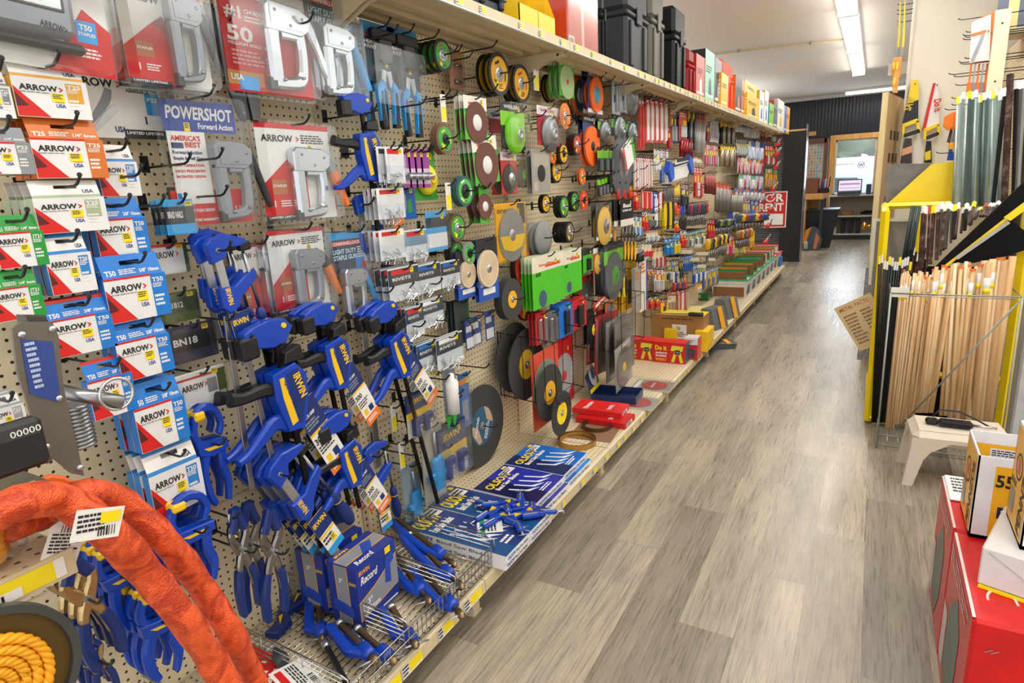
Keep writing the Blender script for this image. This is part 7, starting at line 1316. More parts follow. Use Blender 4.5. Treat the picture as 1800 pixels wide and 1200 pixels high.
# red wing racks at the wall end
for i, (px, py) in enumerate(((1372, 253), (1371, 270), (1370, 293), (1365, 332), (1362, 348), (1360, 368), (1356, 396), (1352, 424))):
    c = onx(px-6, py, WX+.22); t = thing('red_tray', 'red clip tray holding slim tools near the rental sign, %s from the top of eight' % nth(i), 'clip tray'); b = B(); b.box(-.16, .16, -.018, .018, -.02, .03, mat('e02a22', .4)); b.obj('tray_front', t)
    for q in range(4): b = B(); b.tube([(-.12+q*.08, -.03, .0), (-.10+q*.08, .09, .05)], .008, mat(('c8ccd0', '8a4a3a', '3aa05a', 'c8ccd0')[q], .3, .4), 6); b.obj('slim_tool', t)
    pose(t, c, WALLF, rz=.1); hook(c.y, c.z, .2)
# ================================================================ goods on the upper shelf
def top(xl, xr, yt, label, name, cat, mk, X=-1.3, dp=.26, yb=None):
    a = onx(xl, yt+20, X); b2 = onx(xr, yt+20, X); q = onx((xl+xr)/2, yt, X); h_ = max(.05, q.z-UZ); w_ = b2.y-a.y
    t = thing(name, label, cat); mk(t, w_, h_, dp); pose(t, Vector((X, (a.y+b2.y)/2, UZ+.001)), WALLF); return t
def tb(c, side=None, words=(), art=None, tape=None):
    def f(t, w_, h_, dp):
        b = B(); b.box(-w_/2, w_/2, 0, h_, -dp, 0, mat(c, .4), side=mat(side or c, .4)); b.obj('carton_body', t); b = B()
        b.rect(-w_*.4, w_*.4, h_*.1, h_*.16, .0006, WHITE)
        for w0 in words: b.text(w0[0], w0[1]*w_, w0[2]*h_, w0[3]*h_, w0[4], .001, w=w0[5]*w_)
        b.lines(-w_*.4, w_*.3, h_*.55, h_*.7, 3, .0008, INK)
        if art: b.prism([(-w_*.1, h_*.15), (w_*.2, h_*.15), (w_*.15, h_*.45), (w_*.05, h_*.5), (-w_*.1, h_*.4)], .0005, .001, mat(art, .4))
        # the end that looks back down the aisle
        b.at(Matrix.Translation((-w_/2-.0006, 0, 0)) @ Matrix.Rotation(-math.pi/2, 4, 'Y')); b.lines(-dp*.85, -dp*.2, h_*.3, h_*.8, 4, 0, mat('e8e4dc', .5)); b.obj('box_print', t)
    return f
def case(c, trim=None, latch=True):
    def f(t, w_, h_, dp):
        m = mat(c, .5, spec=.28); m2 = mat(trim or c, .5, spec=.3)
        b = B(); b.rbox(-w_*.48, w_*.48, .004, h_*.62, -dp, -.01, m, .02).rbox(-w_*.5, w_*.5, h_*.6, h_*.66, -dp-.006, -.002, m2, .008); b.obj('case_body', t)
        B().rbox(-w_*.48, w_*.48, h_*.66, h_, -dp, -.01, m, .025).obj('case_lid', t)
        for q in (-.3, .3): B().rbox((q-.07)*w_, (q+.07)*w_, .03, h_*.56, -.012, .003, m, .006).obj('corner_rib', t)
        if latch: B().rbox(-w_*.12, w_*.12, h_*.54, h_*.72, -.004, .006, m, .004).obj('latch', t)
    return f
def bins(t, w_, h_, dp):
    Yb = mat('f4c81a', .35); 
    for k in range(2):
        x0 = -w_/2+k*w_/2; b = B(); b.box(x0+.002, x0+w_/2-.002, 0, .006, -dp, 0, Yb).box(x0+.002, x0+.008, 0, h_, -dp, -.04, Yb).box(x0+w_/2-.008, x0+w_/2-.002, 0, h_, -dp, -.04, Yb).box(x0+.002, x0+w_/2-.002, 0, h_, -dp-.004, -dp, Yb)
        b.prism([(x0+.002, 0), (x0+w_/2-.002, 0), (x0+w_/2-.002, h_*.45), (x0+.002, h_*.45)], -.006, 0, Yb).add([(x0+.002, h_*.45, 0), (x0+.002, 0, 0), (x0+.002, 0, -.04), (x0+.002, h_, -.04)], [(0, 1, 2, 3)], Yb).add([(x0+w_/2-.002, h_*.45, 0), (x0+w_/2-.002, 0, 0), (x0+w_/2-.002, 0, -.04), (x0+w_/2-.002, h_, -.04)], [(3, 2, 1, 0)], Yb); b.obj('bin_cup', t)
def shrink(t, w_, h_, dp):
    b = B(); b.box(-w_/2, w_/2, 0, h_, -dp, 0, mat('c8523c', .4), side=mat('d8351f', .4)).rect(-w_*.06, w_*.02, 0, h_, .0005, mat('e8c8bc', .4)); b.rect(-w_*.48, -w_*.3, .01, .05, .0008, PAPER).bar(-w_*.46, -w_*.32, .015, .04, .0012); b.obj('carton_body', t); b = B(); b.rbox(-w_/2-.004, w_/2+.004, 0, h_+.004, -dp-.004, .005, clear('stretch_film', (.93, .9, .9), .2), .01); b.obj('stretch_film', t)
top(838, 892, -30, 'dark blue and clear plastic organiser cut by the top edge of the frame', 'organiser', 'organiser', case('27303a', '4a5868'), dp=.24)
top(912, 974, -30, 'pair of bright yellow open hanging bins on the upper shelf', 'yellow_bin', 'bin', bins, dp=.2)
top(996, 1049, -40, 'red cartons under shiny stretch wrap beside the yellow bins', 'wrapped_carton', 'carton', shrink)
top(1058, 1067, -20, 'slim black tool case behind the stretch wrapped carton', 'tool_case', 'tool case', case('1e2124'), dp=.24)
top(1103, 1142, -30, 'big charcoal tool chest with a recessed front panel', 'tool_case', 'tool case', case('33363a', '2c2f33'))
top(1147, 1170, -22, 'large grey taupe tool chest beside the charcoal one', 'tool_case', 'tool case', case('605e55', '54524a'))
top(1188, 1208, 14, 'upright black tool case with rounded corners', 'tool_case', 'tool case', case('101113', '1a1c1f'))
top(1212, 1223, 85, 'red and black zip bag squeezed behind the black case', 'red_bag', 'bag', case('8a1418', 'c01c20', False))
top(1224, 1239, 98, 'red carton with a round picture beside the mint carton', 'carton', 'carton', tb('d83a2c', 'b8201c', art='e8e4dc'))
top(1240, 1256, 90, 'mint green and black tool carton on the upper shelf', 'carton', 'carton', tb('7fcfa8', '202224', art='2a3a6a'))
top(1257, 1269, 104, 'slate grey carton with a tool picture on the upper shelf', 'carton', 'carton', tb('5a5c68', 'd8d4d0', art='b8c4e0'))
top(1271, 1291, 108, 'bright orange-red plastic case standing on the upper shelf', 'orange_case', 'tool case', case('f0401c', 'd83010'), dp=.2)
top(1268, 1280, 130, 'small yellow carton in front of the orange case', 'carton', 'carton', tb('f0b81c', 'e8ac14'), X=-1.275, dp=.03)
top(1293, 1304, 134, 'black carton with an orange frame line on the upper shelf', 'carton', 'carton', tb('26282c', 'e8701c', art='e8701c'))
top(1304, 1309, 140, 'narrow multicoloured carton next to the orange framed one', 'carton', 'carton', tb('c8723a', '5a3a60'))
top(1309, 1330, 146, 'yellow carded pack standing tall on the upper shelf', 'yellow_pack', 'carton', tb('f2c01a', 'e8b414', words=(('DRILL', -.3, .8, .08, TXT, .6),)))
top(1313, 1334, 168, 'yellow plastic pack with black shapes at the shelf lip', 'yellow_pack', 'carton', tb('f0bc14', 'e8b010', art='2a2a2c'), X=-1.275, dp=.025)
top(1335, 1343, 160, 'tall white carton with a blue foot on the upper shelf, first of two', 'carton', 'carton', tb('eceef0', 'e0b83a', art='1c56c0'))
top(1344, 1351, 160, 'tall white carton with a blue foot on the upper shelf, second of two', 'carton', 'carton', tb('eceef0', 'e0b83a', art='1c56c0'))
top(1352, 1360, 182, 'lime green and blue carton near the shelf end', 'carton', 'carton', tb('8ac83a', '2a98c8'))
top(1360, 1367, 176, 'red topped grey carton near the shelf end', 'carton', 'carton', tb('6a6c70', 'c84a3a'))
top(1367, 1378, 176, 'white blister with a yellow tool near the shelf end', 'carton', 'carton', tb('e6e4dc', 'd8d8d4', art='f0c020'))
top(1379, 1383, 186, 'small blue and white pack near the shelf end', 'carton', 'carton', tb('5a7ac0', 'e4e8f0'))
top(1383, 1388, 188, 'orange yellow pack last on the upper shelf', 'carton', 'carton', tb('f2a81c', 'e89c14'))
# ================================================================ near end: measuring device, rope shelf, orange sleeved coils
def wp(l, X=-1.0): return [(onx(a, b_, X).y, onx(a, b_, X).z) for a, b_ in l]
def at_x(o, X=-1.0): pose(o, Vector((X, 0, 0)), WALLF); return o
GPL = mat('77736c', .38, .7); t = thing('chain_counter', 'grey steel chain measuring device with a ring and a counter box, cut by the frame', 'measuring device')
B().prism(wp([(22, 578), (38, 566), (92, 566), (103, 590), (112, 680), (122, 725), (148, 836), (126, 832), (78, 792), (60, 745), (30, 650)]), -.006, 0, GPL).obj('side_plate', t)
b = B(); b.prism(wp([(36, 596), (92, 600), (104, 690), (100, 706), (52, 692)]), .0005, .0015, mat('2c4288', .5)); q0 = wp([(50, 640), (88, 680)]); b.lines(q0[0][0], q0[1][0]-.005, q0[1][1], q0[0][1]+.03, 9, .002, mat('b8c4e0', .5)); b.obj('instruction_label', t)
B().prism(wp([(96, 560), (134, 560), (158, 600), (166, 690), (150, 695), (120, 650), (104, 600)]), -.12, -.09, mat('55524e', .35, .7)).obj('curved_guard', t)
c = onx(142, 752, -1.03); b = B(); b.at(Matrix.Translation((c.y, c.z-.034, -.05)) @ Matrix.Rotation(-math.pi/2, 4, 'X'))
for i in range(11): b.lathe([(.022, i*.0062), (.026, i*.0062+.003), (.022, i*.0062+.006)], STEEL, 16)
b.obj('fluted_drum', t)
B().prism(wp([(182, 700), (190, 800), (150, 838), (146, 828), (178, 795), (170, 705)]), -.12, -.114, GPL).obj('rear_plate', t)
a, c2 = onx(115, 690, -1.0), onx(205, 705, -1.0); B().tube([(a.y, a.z, -.03), (c2.y, c2.z, .02)], .011, STEEL, 14).obj('cross_tube', t)
a, c2 = onx(140, 800, -1.0), onx(188, 785, -1.0); B().tube([(a.y, a.z, -.06), (c2.y, c2.z, -.06)], .008, SIL, 12).obj('lower_roller', t)
c = onx(205, 692, -.98); k = [(c.y+.024*math.cos(i*math.pi/14), c.z+.024*math.sin(i*math.pi/14), .02) for i in range(28)]; B().tube(k, .0026, CHROME, 8, closed=True).obj('pull_ring', t)
b = B(); q = wp([(-30, 750), (76, 806)]); b.rbox(q[0][0]-.03, q[1][0], q[1][1], q[0][1], .004, .028, BLK3, .006); b.obj('counter_box', t)
b = B(); b.rect(q[0][0]+.004, q[1][0]-.006, q[0][1]-.022, q[0][1]-.006, .0285, mat('3a3a3c', .3)).text('00000', q[0][0]+.016, q[0][1]-.019, .009, WHITE, .029, w=.036, bold=False); b.obj('digit_window', t)
b = B(); q = wp([(-20, 812), (120, 838)]); b.box(q[0][0]-.05, q[1][0]-.03, q[1][1]+.006, q[1][1]+.012, -.3, .03, GPL); b.obj('base_plate', t)
for px, py in ((38, 588), (92, 578), (82, 785), (140, 822), (104, 700)): c = onx(px, py, -1.0); B().lathe([(.005, 0), (.0045, .003), (0, .0035)], SIL, 8, c.y, c.z).obj('bolt', t)
at_x(t)
def ledge(px, py, label, X=-1.0, hh=.035, yel=True, y0=-.1):
    """a perforated beige ledge from the pegboard out to the plane X; px, py is its far upper front corner"""
    c = onx(px, py, X); t = thing('rope_ledge', label, 'shelf'); B().box(WX, X, y0, c.y, c.z-.014, c.z, DECKM, side=BEIGE).obj('shelf_deck', t)
    B().box(X, X+.006, y0, c.y, c.z-hh-.004, c.z+.002, BEIGE).obj('price_rail', t); b = B()
    if yel: b.rect(c.y-.13, c.y-.028, c.z-hh+.002, c.z-.004, .007, YEL).rect(c.y-.13, c.y-.07, c.z-hh+.002, c.z-.018, .0075, WHITE).rect(c.y-.028, c.y-.014, c.z-hh+.002, c.z-.004, .007, WHITE).bar(c.y-.125, c.y-.09, c.z-hh+.006, c.z-.02, .008)
    else: b.rect(y0, c.y-.01, c.z-hh+.003, c.z-.004, .007, mat('55534f', .4)).rect(c.y-.09, c.y-.06, c.z-hh*.9, c.z-.004, .0075, YEL)
    pose(b.obj('price_label', t), Vector((X, 0, 0)), WALLF); return c
ledge(60, 846, 'beige ledge with a grey ticket rail under the measuring device', yel=False)
cl = ledge(124, 962, 'perforated beige ledge with a large yellow ticket, under the bagged yellow rope')
ROPE = mat('f2a716', .5, wear=.15)
t = thing('rope_bag', 'bagged hank of yellow rope lying on the beige ledge', 'rope'); c = onx(-8, 965, -1.02); b = B()
for i in range(7): b.tube([(c.x-.06+.05*math.cos(a/10*6.28)+i*.004, c.y+.045*math.sin(a/10*6.28)-.02, cl.z+.012+i*.011) for a in range(10)], .008, ROPE, 7, closed=True)
b.obj('rope_hank', t); B().at(Matrix.Translation((c.x-.05, c.y-.02, cl.z+.0))).lathe([(.05, .001), (.072, .02), (.07, .06), (.03, .095), (.012, .1), (.02, .115)], CLEAR, 18).obj('clear_bag', t)
# rope spool
t = thing('rope_spool', 'black flanged spool of thick yellow rope, cut by the frame corner', 'rope spool'); c = onx(-28, 1215, -.98); R1 = (onx(126, 1200, -.98)-c).length
b = B(); b.ring(0, 0, R1*.9, R1, -.004, .01, mat('4a4c4c', .35, .3), 48); b.obj('flange_rim', t); B().ring(0, 0, .02, R1*.9, -.004, .001, mat('5a4414', .5), 40).obj('flange', t)
b = B()
for i in range(5):
    r0 = R1*.12+i*R1*.125
    for k2 in range(3):
        n2 = 60+i*10; ph = k2*2.094; pts = [((r0+R1*.03*math.cos(ph+q*.75))*math.cos(q/n2*6.2832), (r0+R1*.03*math.cos(ph+q*.75))*math.sin(q/n2*6.2832), .012+R1*.03*math.sin(ph+q*.75)) for q in range(n2)]; b.tube(pts, R1*.04, ROPE, 6, closed=True)
b.obj('wound_rope', t); b = B()
pose(t, c, WALLF)
t2 = tag(B().box(WX, -1.04, onx(0, 1215, -1.0).y-.1, onx(0, 1215, -1.0).y-.06, .5, .53, DARKST).obj('spool_bracket'), 'steel bracket bar carrying the rope spool from the pegboard', 'bracket')
OS, N_, L_2, b_ = new_mat('orange_net_sleeve'); tc_ = N_.new('ShaderNodeTexCoord'); n1 = N_.new('ShaderNodeTexNoise'); n1.inputs['Scale'].default_value = 22; n1.inputs['Detail'].default_value = 6; n1.inputs['Distortion'].default_value = 1.5; L_2.new(tc_.outputs['Object'], n1.inputs['Vector'])
r1 = N_.new('ShaderNodeValToRGB'); r1.color_ramp.elements[0].color = (*lin('b8360f'), 1); r1.color_ramp.elements[1].color = (*lin('f0602a'), 1); r1.color_ramp.elements[0].position = .38; r1.color_ramp.elements[1].position = .6; L_2.new(n1.outputs['Fac'], r1.inputs[0]); L_2.new(r1.outputs[0], b_.inputs['Base Color'])
v1 = N_.new('ShaderNodeTexVoronoi'); v1.inputs['Scale'].default_value = 320; L_2.new(tc_.outputs['Object'], v1.inputs['Vector']); a1 = N_.new('ShaderNodeMath'); a1.operation = 'MULTIPLY_ADD'; a1.inputs[1].default_value = 3; L_2.new(n1.outputs['Fac'], a1.inputs[0]); L_2.new(v1.outputs['Distance'], a1.inputs[2])
p1_ = N_.new('ShaderNodeBump'); p1_.inputs['Strength'].default_value = .45; p1_.inputs['Distance'].default_value = .004; L_2.new(a1.outputs[0], p1_.inputs['Height']); L_2.new(p1_.outputs[0], b_.inputs['Normal']); b_.inputs['Roughness'].default_value = .42
def sleeve(l, r, label, X0=-.98):
    pts = []
    for i, (px, py) in enumerate(l): p = onx(px, py, X0+(.02 if i % 2 else 0)); pts.append(p)
    q = []
    for i in range(len(pts)-1):
        for s in range(4):
            u = s/4; p0 = pts[max(0, i-1)]; p1 = pts[i]; p2 = pts[i+1]; p3 = pts[min(len(pts)-1, i+2)]
            q.append(.5*((2*p1)+(p2-p0)*u+(2*p0-5*p1+4*p2-p3)*u*u+(3*p1-p0-3*p2+p3)*u**3))
    q.append(pts[-1]); rr = [r*(1+.05*math.sin(i*1.9)+R_.uniform(-.07, .07)) for i in range(len(q))]
    return tag(B().tube(q, rr, OS, 14).obj('sleeved_cable'), label, 'sleeved coil')
sleeve([(-30, 915), (30, 885), (110, 880), (190, 935), (260, 1010), (325, 1090), (375, 1165), (420, 1240), (440, 1300)], .025, 'orange net sleeved cable loop carrying the white label, nearer one')
sleeve([(90, 885), (150, 868), (215, 885), (290, 950), (350, 1025), (405, 1110), (440, 1180), (470, 1260)], .024, 'orange net sleeved cable loop, the one behind towards the wall', -1.03)
sleeve([(-30, 935), (30, 925), (80, 905), (110, 890), (140, 915)], .02, 'short orange sleeved end with a frayed tip over the white tag', -1.06)
t = tag(B().prism(wp([(-5, 0), (0, 0)]) if 0 else [(-.035, -.02), (.03, -.024), (.035, .02), (-.03, .024)], 0, .0012, PAPER).lines(-.028, .01, -.012, .016, 4, .0016, INK).rect(.002, .03, .0, .016, .002, YEL).bar(.0, .026, -.018, -.004, .002).obj('gauge_label'), 'white paper label with a yellow sticker wrapped on the orange sleeve', 'label'); pose(t, onx(172, 920, -.93), WALLF, rz=-.3)
t = tag(B().prism([(-.025, -.035), (.025, -.035), (.025, .03), (.012, .042), (-.012, .042), (-.025, .03)], 0, .0012, PAPER).lines(-.02, .02, -.01, .02, 6, .0016, INK).bar(-.01, .018, .022, .032, .0016).obj('care_tag'), 'small white tag tied on the orange sleeve end above the spring clamps', 'label'); pose(t, onx(110, 962, -1.0), WALLF, rz=-.5)
k = [onx(97, 930, -1.01), onx(106, 905, -1.02), onx(112, 885, -1.0)]; tag(B().tube(k, .0012, STEEL, 5).obj('tag_wire'), 'thin wire tying the small white tag to the orange sleeve', 'wire')
for i, (px, py) in enumerate(((70, 858), (255, 298))):
    pass
t = thing('orange_tool', 'bright orange angled handle on a hook behind the sleeves', 'hand tool'); B().sweep([(-.06, -.04, .01), (-.03, .03, .011), (.02, .0, .01), (.08, -.12, .014)], (-.01, .01), mat('ec6214', .4)).obj('handle', t); clampat(t, 108, 862, .3)
t = thing('metal_tube_coil', 'grey tube loop hanging behind the orange sleeve end', 'tube'); B().tube([(.05*math.cos(i/16*6.28), .07*math.sin(i/16*6.28), 0) for i in range(16)], .009, mat('6a7a80', .35, .5), 8, closed=True).obj('tube_loop', t); clampat(t, 78, 945, .35)
# ================================================================ the metal and dowel rack across the aisle
YR = mat('f5d50a', .35, wear=.03); BKP = mat('0b0b0c', .55, spec=.15); t = thing('metal_stock_rack', 'yellow steel A-frame rack full of metal bars across the aisle', 'rack')
def bar2(p, q, w_, m, nm, par, n=4): return B().tube([p, q], w_, m, n, smooth=False).obj(nm, par)
L0, L1 = Vector((.07, 4.12, .02)), Vector((.065, 4.12, 1.27)); Rr0, Rr1 = Vector((.705, 4.12, .02)), Vector((.70, 4.12, 1.3))
bar2(L0, L1, .022, YR, 'post', t); bar2(Rr0, Rr1, .026, YR, 'post', t); bar2((.08, 5.1, .02), (.07, 5.1, 1.27), .02, YR, 'post', t); bar2((.28, 4.6, .02), (.27, 4.75, 1.25), .016, YR, 'post', t)
for nm, p, q in (('side_rail', (.067, 4.12, 1.26), (.07, 5.1, 1.26)), ('rear_rail', (.07, 4.9, 1.26), (.72, 4.9, 1.26)), ('base_rail', (.07, 4.12, .03), (.07, 5.1, .03)), ('base_rail', (.07, 4.12, .04), (.7, 4.12, .04)), ('cross_rail', (.1, 4.2, .32), (.7, 4.2, .32))): bar2(p, q, .02, YR, nm, t)
pl = [ony(x, y, 5.0) for x, y in ((1560, 358), (1638, 288), (1692, 282), (1750, 284), (1750, 360))]; B().prism([(p.x, p.z) for p in pl], -.004, .004, YR).obj('top_gusset', t).matrix_local = Matrix.Translation((0, 5.0, 0)) @ FRONTF
B().box(.11, .69, 4.22, 4.23, .05, .95, BKP).obj('back_board', t)
def pan(l, Y, z0, z1, m, nm, par): pl = [ony(x, y, Y) for x, y in l]; o = B().prism([(p.x, p.z) for p in pl], z0, z1, m).obj(nm, par); o.matrix_local = Matrix.Translation((0, Y, 0)) @ FRONTF; return o
pan([(1626, 486), (1660, 452), (1800, 318), (1830, 300), (1830, 352), (1800, 358), (1655, 470)], 4.05, 0, .02, BKP, 'sloping_chute', t)
pan([(1655, 470), (1800, 357), (1830, 335), (1830, 343), (1800, 363), (1660, 472)], 4.03, 0, .004, YR, 'chute_edge', t)
pan([(1672, 462), (1776, 385), (1830, 430), (1768, 450), (1710, 462)], 4.06, 0, .006, BKP, 'black_panel', t); pan([(1764, 382), (1800, 355), (1812, 362), (1776, 388)], 4.02, 0, .003, YEL, 'ticket_plate', t)
o = pan([(1678, 452), (1772, 388), (1776, 392), (1684, 456)], 4.01, 0, .003, mat('b0aea4', .5), 'ticket_strip', t)
for i in range(4): p = ony(1697+i*20, 436-i*13.5, 4.0); q = ony(1709+i*20, 450-i*13.5, 4.0); bar2(p, q, .002, CW, 'ticket_wire', o)
# stock leaning in the rack, each bar a thing
GALV = mat('8d9d97', .38, .35); RUST = blotch('rusty_bar', '4a3a36', '6a5048', 'a0887c', 22); DKB = mat('2e2c2b', .4, .7); REB = mat('2c3a3a', .5, .5)
def rod(px0, py0, y0, px1, py1, y1, r, m, name, label, cat, group, n=6, tagm=None, lab=None):
    p, q = ony(px0, py0, y0), ony(px1, py1, y1); t = thing(name, label, cat, group); B().tube([q, p], r, m, n, smooth=n > 4).obj('stock_length', t); u = (q-p).normalized()
    if tagm: B().tube([p-u*.001, p+u*(.012 if lab is not None else .045)], r*1.25, tagm, n, smooth=False).obj('end_tag', t)
    if lab: b = B(); o_ = R_.uniform(0, .05); b.tube([p+u*(.04+o_), p+u*(.12+o_)], r*1.04, WHITE, n).tube([p+u*(.095+o_), p+u*(.12+o_)], r*1.08, YEL, n); b.obj('bar_code_label', t)
    return t
for i in range(16):
    x = 1684+i*5.2; rod(x+R_.uniform(-1, 1), 166+R_.uniform(-6, 6)-i*.4, 4.95, x-8+R_.uniform(-2, 2), 362, 4.75, R_.uniform(.007, .010), R_.choice((GALV, GALV, mat('5c6a66', .4, .4), mat('a8b2ae', .35, .4))), 'metal_tube', 'grey green metal tube in the tall rear bundle of the yellow rack', 'metal tube', 'tall metal tubes', 4 if i % 3 else 8, mat('d6ddda', .3) if i % 4 else YEL)
for i, (x0, y0, x1, y1, r, m, lb) in enumerate(((1776, 130, 1764, 382, .017, RUST, 'tallest rust brown flat bar rising above the tube bundle'), (1787, 142, 1782, 350, .012, DKB, 'dark bar just behind the rusty one'), (1768, 155, 1745, 362, .011, DKB, 'dark angle bar on the bundle side of the rusty one'), (1798, 142, 1786, 345, .016, mat('8d8f8c', .35, .8), 'wide grey steel bar at the frame edge'), (1760, 162, 1738, 362, .009, GALV, 'galvanised strip with slots beside the dark angle'))): rod(x0, y0, 4.6, x1, y1, 4.5, r, m, 'metal_bar', lb, 'metal bar', None, 4, WHITE if i else None)
for i in range(22):
    a = i/21; x = 1622+a*138; yb = 480-a*135+R_.uniform(-3, 3); rod(x+R_.uniform(-2, 2), 362+R_.uniform(-8, 5), 4.35, x-5+R_.uniform(-3, 3), max(yb, 380), 4.2, R_.uniform(.006, .013), R_.choice((RUST, RUST, DKB, mat('6f6a66', .35, .8))), 'metal_bar', 'short rusty or dark bar of the middle tier above the black chute', 'metal bar', 'middle tier bars', 4, R_.choice((mat('e8e6e0', .4), YEL, mat('d8d6d0', .4), mat('e8e6e0', .4), mat('b8483c', .4))))
for i, x in enumerate((1604, 1610, 1617)): rod(x, 362+i, 4.3, x-16, 455, 4.2, .0085, REB, 'threaded_rod', 'dark green threaded rod standing out in the rack, %s of three' % nth(i), 'threaded rod', None, 8)
for i in range(9): rod(1602+i*4, 446+R_.uniform(-12, 6), 4.25, 1598+i*3.5, 480, 4.2, .007, R_.choice((DKB, RUST)), 'metal_bar', 'stubby dark bar end between the threaded rods and the dowels', 'metal bar', 'stubby bar ends', 4, mat('dcdad2', .4) if i % 2 else None)
for i in range(13): rod(1546+i*4.6, 452+R_.uniform(-5, 9), 4.05, 1533+i*2.2, 742, 4.0, .0055, R_.choice((DKB, DKB, REB)), 'thin_rod', 'thin dark rod with a white end tag at the corner of the yellow rack', 'rod', 'thin dark rods', 6, mat('dcdcd8', .3) if i % 4 else YEL)
def dow(n, x0, x1, yt, xb0, xb1, yb, r, desc, mi, lab=True):
    for i in range(n):
        a = (i+.5)/n; rod(x0+(x1-x0)*a, yt+R_.uniform(-7, 7), 3.98+R_.uniform(-.05, .06), xb0+(xb1-xb0)*a+R_.uniform(-2, 2), yb, 3.86, r*R_.uniform(.9, 1.1), DOWEL[(mi+i) % 4], 'wood_dowel', desc, 'wood dowel', desc, 10, mat('e8732a', .5) if R_.random() < .25 else None, R_.random() < .65)
dow(8, 1584, 1602, 480, 1556, 1570, 752, .0045, 'thin orange toned dowel at the wire rack corner', 3); dow(12, 1606, 1640, 482, 1572, 1605, 745, .006, 'slim pale dowel with a bar code label near the stool', 0)
dow(10, 1640, 1682, 472, 1610, 1640, 725, .0085, 'medium dowel in the centre of the wire rack', 0); dow(7, 1672, 1706, 466, 1652, 1690, 730, .009, 'medium dowel behind the diagonal wire brace', 1)
dow(5, 1700, 1735, 470, 1668, 1700, 735, .011, 'leaning square-cut dowel crossing its neighbours', 0); dow(8, 1728, 1784, 456, 1700, 1742, 745, .0165, 'thick light closet pole in the wire rack', 2)
t = thing('dowel_rack', 'grey wire rack with a diagonal brace holding the dowels', 'wire rack'); GW = mat('a9aca8', .4, .5); fx0, fx1, fz = .115, .655, .87
b = B()
for z in (fz, .08, .02): b.tube([(fx0, 3.74, z), (fx1, 3.74, z), (fx1, 4.09, z), (fx0, 4.09, z)], .004, GW, 6, closed=True)
for x in (fx0, fx1):
    for y in (3.74, 4.09): b.tube([(x, y, 0), (x, y, fz)], .005, GW, 6)
for y in (3.85, 3.97): b.tube([(fx0, y, fz-.03), (fx1, y, fz-.03)], .003, GW, 6)
b.obj('wire_frame', t); B().tube([(.2, 3.735, .12), (fx1-.01, 3.735, fz-.02)], .0045, mat('7f8a84', .4, .5), 6).obj('diagonal_brace', t)
B().box(fx0, fx0+.08, 3.742, 3.748, fz-.02, fz+.03, mat('e6e4d0', .5)).obj('ticket_card', t); b = B()
for i in range(10): b.tube([(fx0+.05*i, 3.74, .05), (fx0+.05*i, 4.09, .05)], .003, GW, 5)
b.obj('bottom_grid', t)
t = tag(B().box(-.11, .11, -.15, .15, 0, .002, mat('d9bd8c', .6)).text('METAL FACTS', -.09, .11, .022, mat('a83a28', .5), .0026, w=.17, bold=False).lines(-.09, -.01, -.12, .08, 9, .0026, mat('8a7050', .6)).lines(.01, .09, -.12, .08, 9, .0026, mat('8a7050', .6)).obj('fact_sheet'), 'tan metal facts sheet fixed askew on the rack side', 'paper sheet'); pose(t, Vector((.01, 4.15, .62)), FRONTF, rz=.55, ry=-.2)
pan([(1558, 289), (1640, 287), (1640, 360), (1556, 362)], 5.12, 0, .003, blotch('rusty_sheet', '6e6a64', '7c7870', '8a5a48', 7), 'sheet_metal', thing('sheet_metal', 'bare sheet of steel with rust spots behind the yellow gusset', 'metal sheet'))
t = thing('grey_panel', 'grey panel in a cream metal edge behind the yellow post', 'metal sheet'); pan([(1540, 388), (1625, 386), (1600, 658), (1524, 652)], 5.13, 0, .003, mat('8a8478', .5), 'grey_sheet', t); pan([(1534, 384), (1625, 384), (1625, 389), (1541, 389), (1531, 500), (1526, 500)], 5.12, 0, .01, mat('d8d4c4', .4), 'edge_strip', t)
t = thing('diamond_plate', 'diamond pattern steel plate standing by the open door', 'metal sheet'); pan([(1522, 470), (1540, 468), (1530, 632), (1506, 632)], 5.45, 0, .004, blotch('tread_plate', '8a8886', 'a8a6a2', 'c4c2bc', 60), 'plate', t)
# saws and hanging goods on and around the partition
def pans(l, Y, z0, z1, m, nm, par): return pan(l, Y, z0, z1, m, nm, par)
t = thing('hand_saw', 'yellow and black sleeved hand saw on the cream partition', 'hand saw'); pans([(1602, 141), (1615, 141), (1614, 212), (1585, 222)], 6.0, 0, .003, BLK3, 'blade_sleeve', t); pans([(1602, 141), (1615, 141), (1615, 175), (1594, 183)], 5.995, 0, .002, YR, 'sleeve_top', t)
for l, m in (([(1586, 218), (1612, 208), (1616, 214), (1590, 224)], YR), ([(1586, 218), (1591, 222), (1590, 238), (1585, 240)], YR), ([(1610, 212), (1616, 212), (1618, 234), (1612, 230)], YR), ([(1587, 236), (1616, 226), (1618, 233), (1590, 242)], BLK3)): pans(l, 5.995, 0, .012, m, 'saw_grip', t)
b = B(); p = ony(1600, 195, 5.98); b.text('SAW', 0, 0, .05, mat('d8c040', .5), 0, w=.1, rot=1.3); o = b.obj('sleeve_print', t); o.matrix_local = Matrix.Translation(p) @ FRONTF
t = thing('hand_saw', 'white and red hand saw with a yellow black grip on the partition', 'hand saw'); pans([(1640, 146), (1649, 145), (1651, 218), (1620, 230)], 6.0, 0, .003, WHITE, 'saw_blade', t); pans([(1640, 146), (1645, 146), (1627, 227), (1620, 230)], 5.995, 0, .002, RED, 'red_edge', t)
